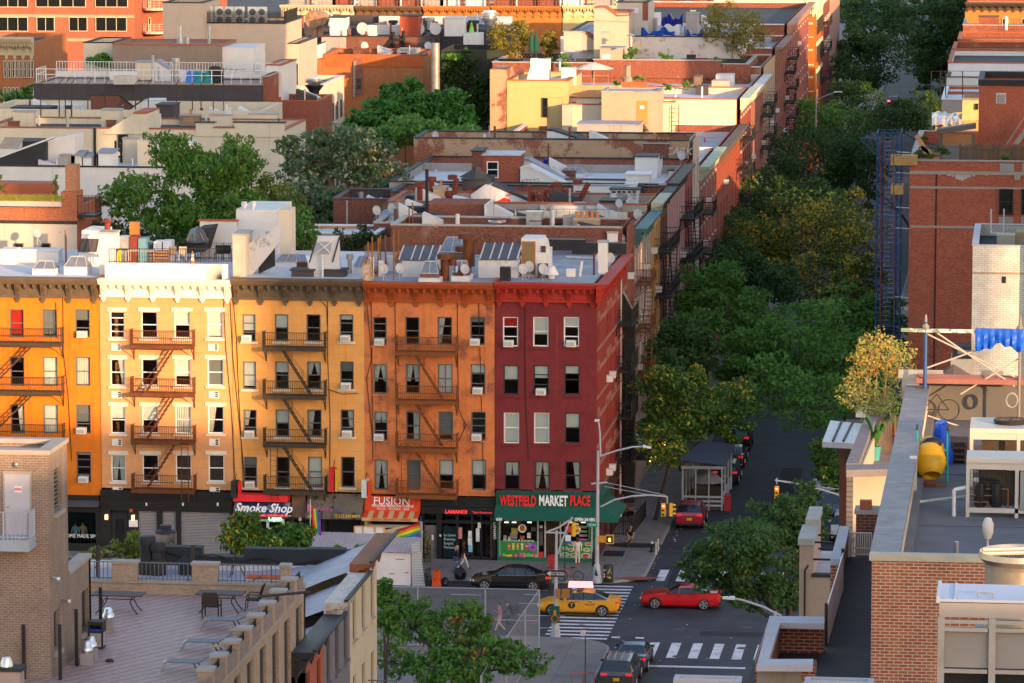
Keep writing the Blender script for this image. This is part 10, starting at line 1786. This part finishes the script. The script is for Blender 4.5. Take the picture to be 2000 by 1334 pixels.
SLM=M('sail_sand',(.55,.38,.2),.85,.06); v_=[at(640,1058,Y=-4.5),at(700,1047,Y=-4),at(752,1036,Y=-3.5),at(788,1028,Y=-3),at(797,1045,Y=-4),at(812,1062,Y=-5),at(760,1058,Y=-5.4),at(700,1060,Y=-5.4)]; PR(v_,(0,0,.03)).bd('shade_sail',SLM,label='sand coloured shade sail stretched above the avenue shed',cat='shade sail')
for u,v0,v1,l,fl in ((606,988,1062,'rainbow flag hanging on a white pole left of the avenue shed',-1),(822,1020,1062,'rainbow flag flying from the right end of the avenue shed',1)):
    p=at(u,v1,Y=yf_+2); q=at(u,v0,Y=yf_+2); r=thing('rainbow_flag',l,'flag',p); TU(p-V((0,0,1)),q+V((0,0,.4)),.025,6).bd('pole',WALLW if fl<0 else M('pole_bluebag',(.03,.08,.3),.6),r); C6=((.4,.01,.02),(.55,.18,.01),(.6,.5,.03),(.03,.3,.06),(.03,.1,.4),(.2,.03,.3))
    for i in range(6):
        b=MB(); 
        if fl<0: vs=[(q.x+.06+.09*i+.25*t/8*.4,q.y+.06*math.sin(t+i),q.z-.1-1.5*t/8-.05*i) for t in range(9)]; vs2=[(x+.095,y,z) for x,y,z in vs]
        else: vs=[(q.x-.05-1.5*t/8,q.y+.08*math.sin(t*.9),q.z-.16*i-.5*t/8) for t in range(9)]; vs2=[(x,y,z-.17) for x,y,z in vs]
        b.add(vs+vs2,[(t,t+1,t+10,t+9) for t in range(8)]); b.bd('stripe',M('flag%d'%i,C6[i],.8,.05),r)
# blade signs on the facades
for name,l,u0,v0,u1,v1,mf,ms in (('blade_sign','red hanging sign with a yellow face on the yellow house',643,915,655,961,RED1,YL),('blade_sign','white hanging sign with an orange face beside the orange awning',706,938,719,972,WALLW,OR),('blade_sign','black hanging sign with a red and white face between peach and yellow houses',451,940,465,972,BLKC,RED1)):
    y=-1.1; p=at(u0,v1,Y=y);q=at(u1,v0,Y=y); r=thing(name,l,'sign',((p.x+q.x)/2,y,p.z)); PR([(p.x,y,p.z),(q.x-.12,y-.1,p.z),(q.x-.12,y-.1,q.z),(p.x,y,q.z)],(.1,.75,0)).bd('case',mf,r); b=PR([(q.x-.012,y-.05,p.z+.06),(q.x-.012,y-.05,q.z-.06),(q.x+.09,y+.6,q.z-.06),(q.x+.09,y+.6,p.z+.06)],(.02,0,0)); b.bd('face',ms,r); b=TU((p.x+.2,y+.3,q.z),(p.x+.2,-.02,q.z+.35),.02,5).tu((p.x+.2,y+.3,q.z-.2),(p.x+.2,-.02,q.z-.2),.02,5); b.bd('bracket',IRB,r)
# chain-link fence on the near corner
CH=thing('chainlink_fence','tall galvanised chain-link fence round the near corner lot','fence',at(1053,1240,Z=0)); c=at(1053,1268,Z=0); H_=at(1053,1152,Y=c.y).z; GF_=M('fence_pipe',(.33,.34,.38),.45,.1,metal=.3); b=MB()
pts=[V((c.x-22,c.y,0)),V((c.x-14,c.y,0)),V((c.x-7,c.y,0)),V((c.x-3.1,c.y,0)),c,c+V((-.1,-6,0)),c+V((-.2,-14,0)),c+V((-.3,-24,0))]
for p in pts: b.tu(p,p+V((0,0,H_)),.045,6)
for p,q in zip(pts,pts[1:]):
    for z in (H_,.1)+((H_*.48,) if q.y>=c.y-.1 and p.x>c.x-8 else ()): b.tu(p+V((0,0,z)),q+V((0,0,z)),.03,5)
b.bd('frame',GF_,CH); b=MB()
for p,q in zip(pts,pts[1:]): b.poly([p,q,q+V((0,0,H_)),p+V((0,0,H_))])
b.bd('wire_mesh',meshmat('chain_link',(.3,.31,.35)),CH)
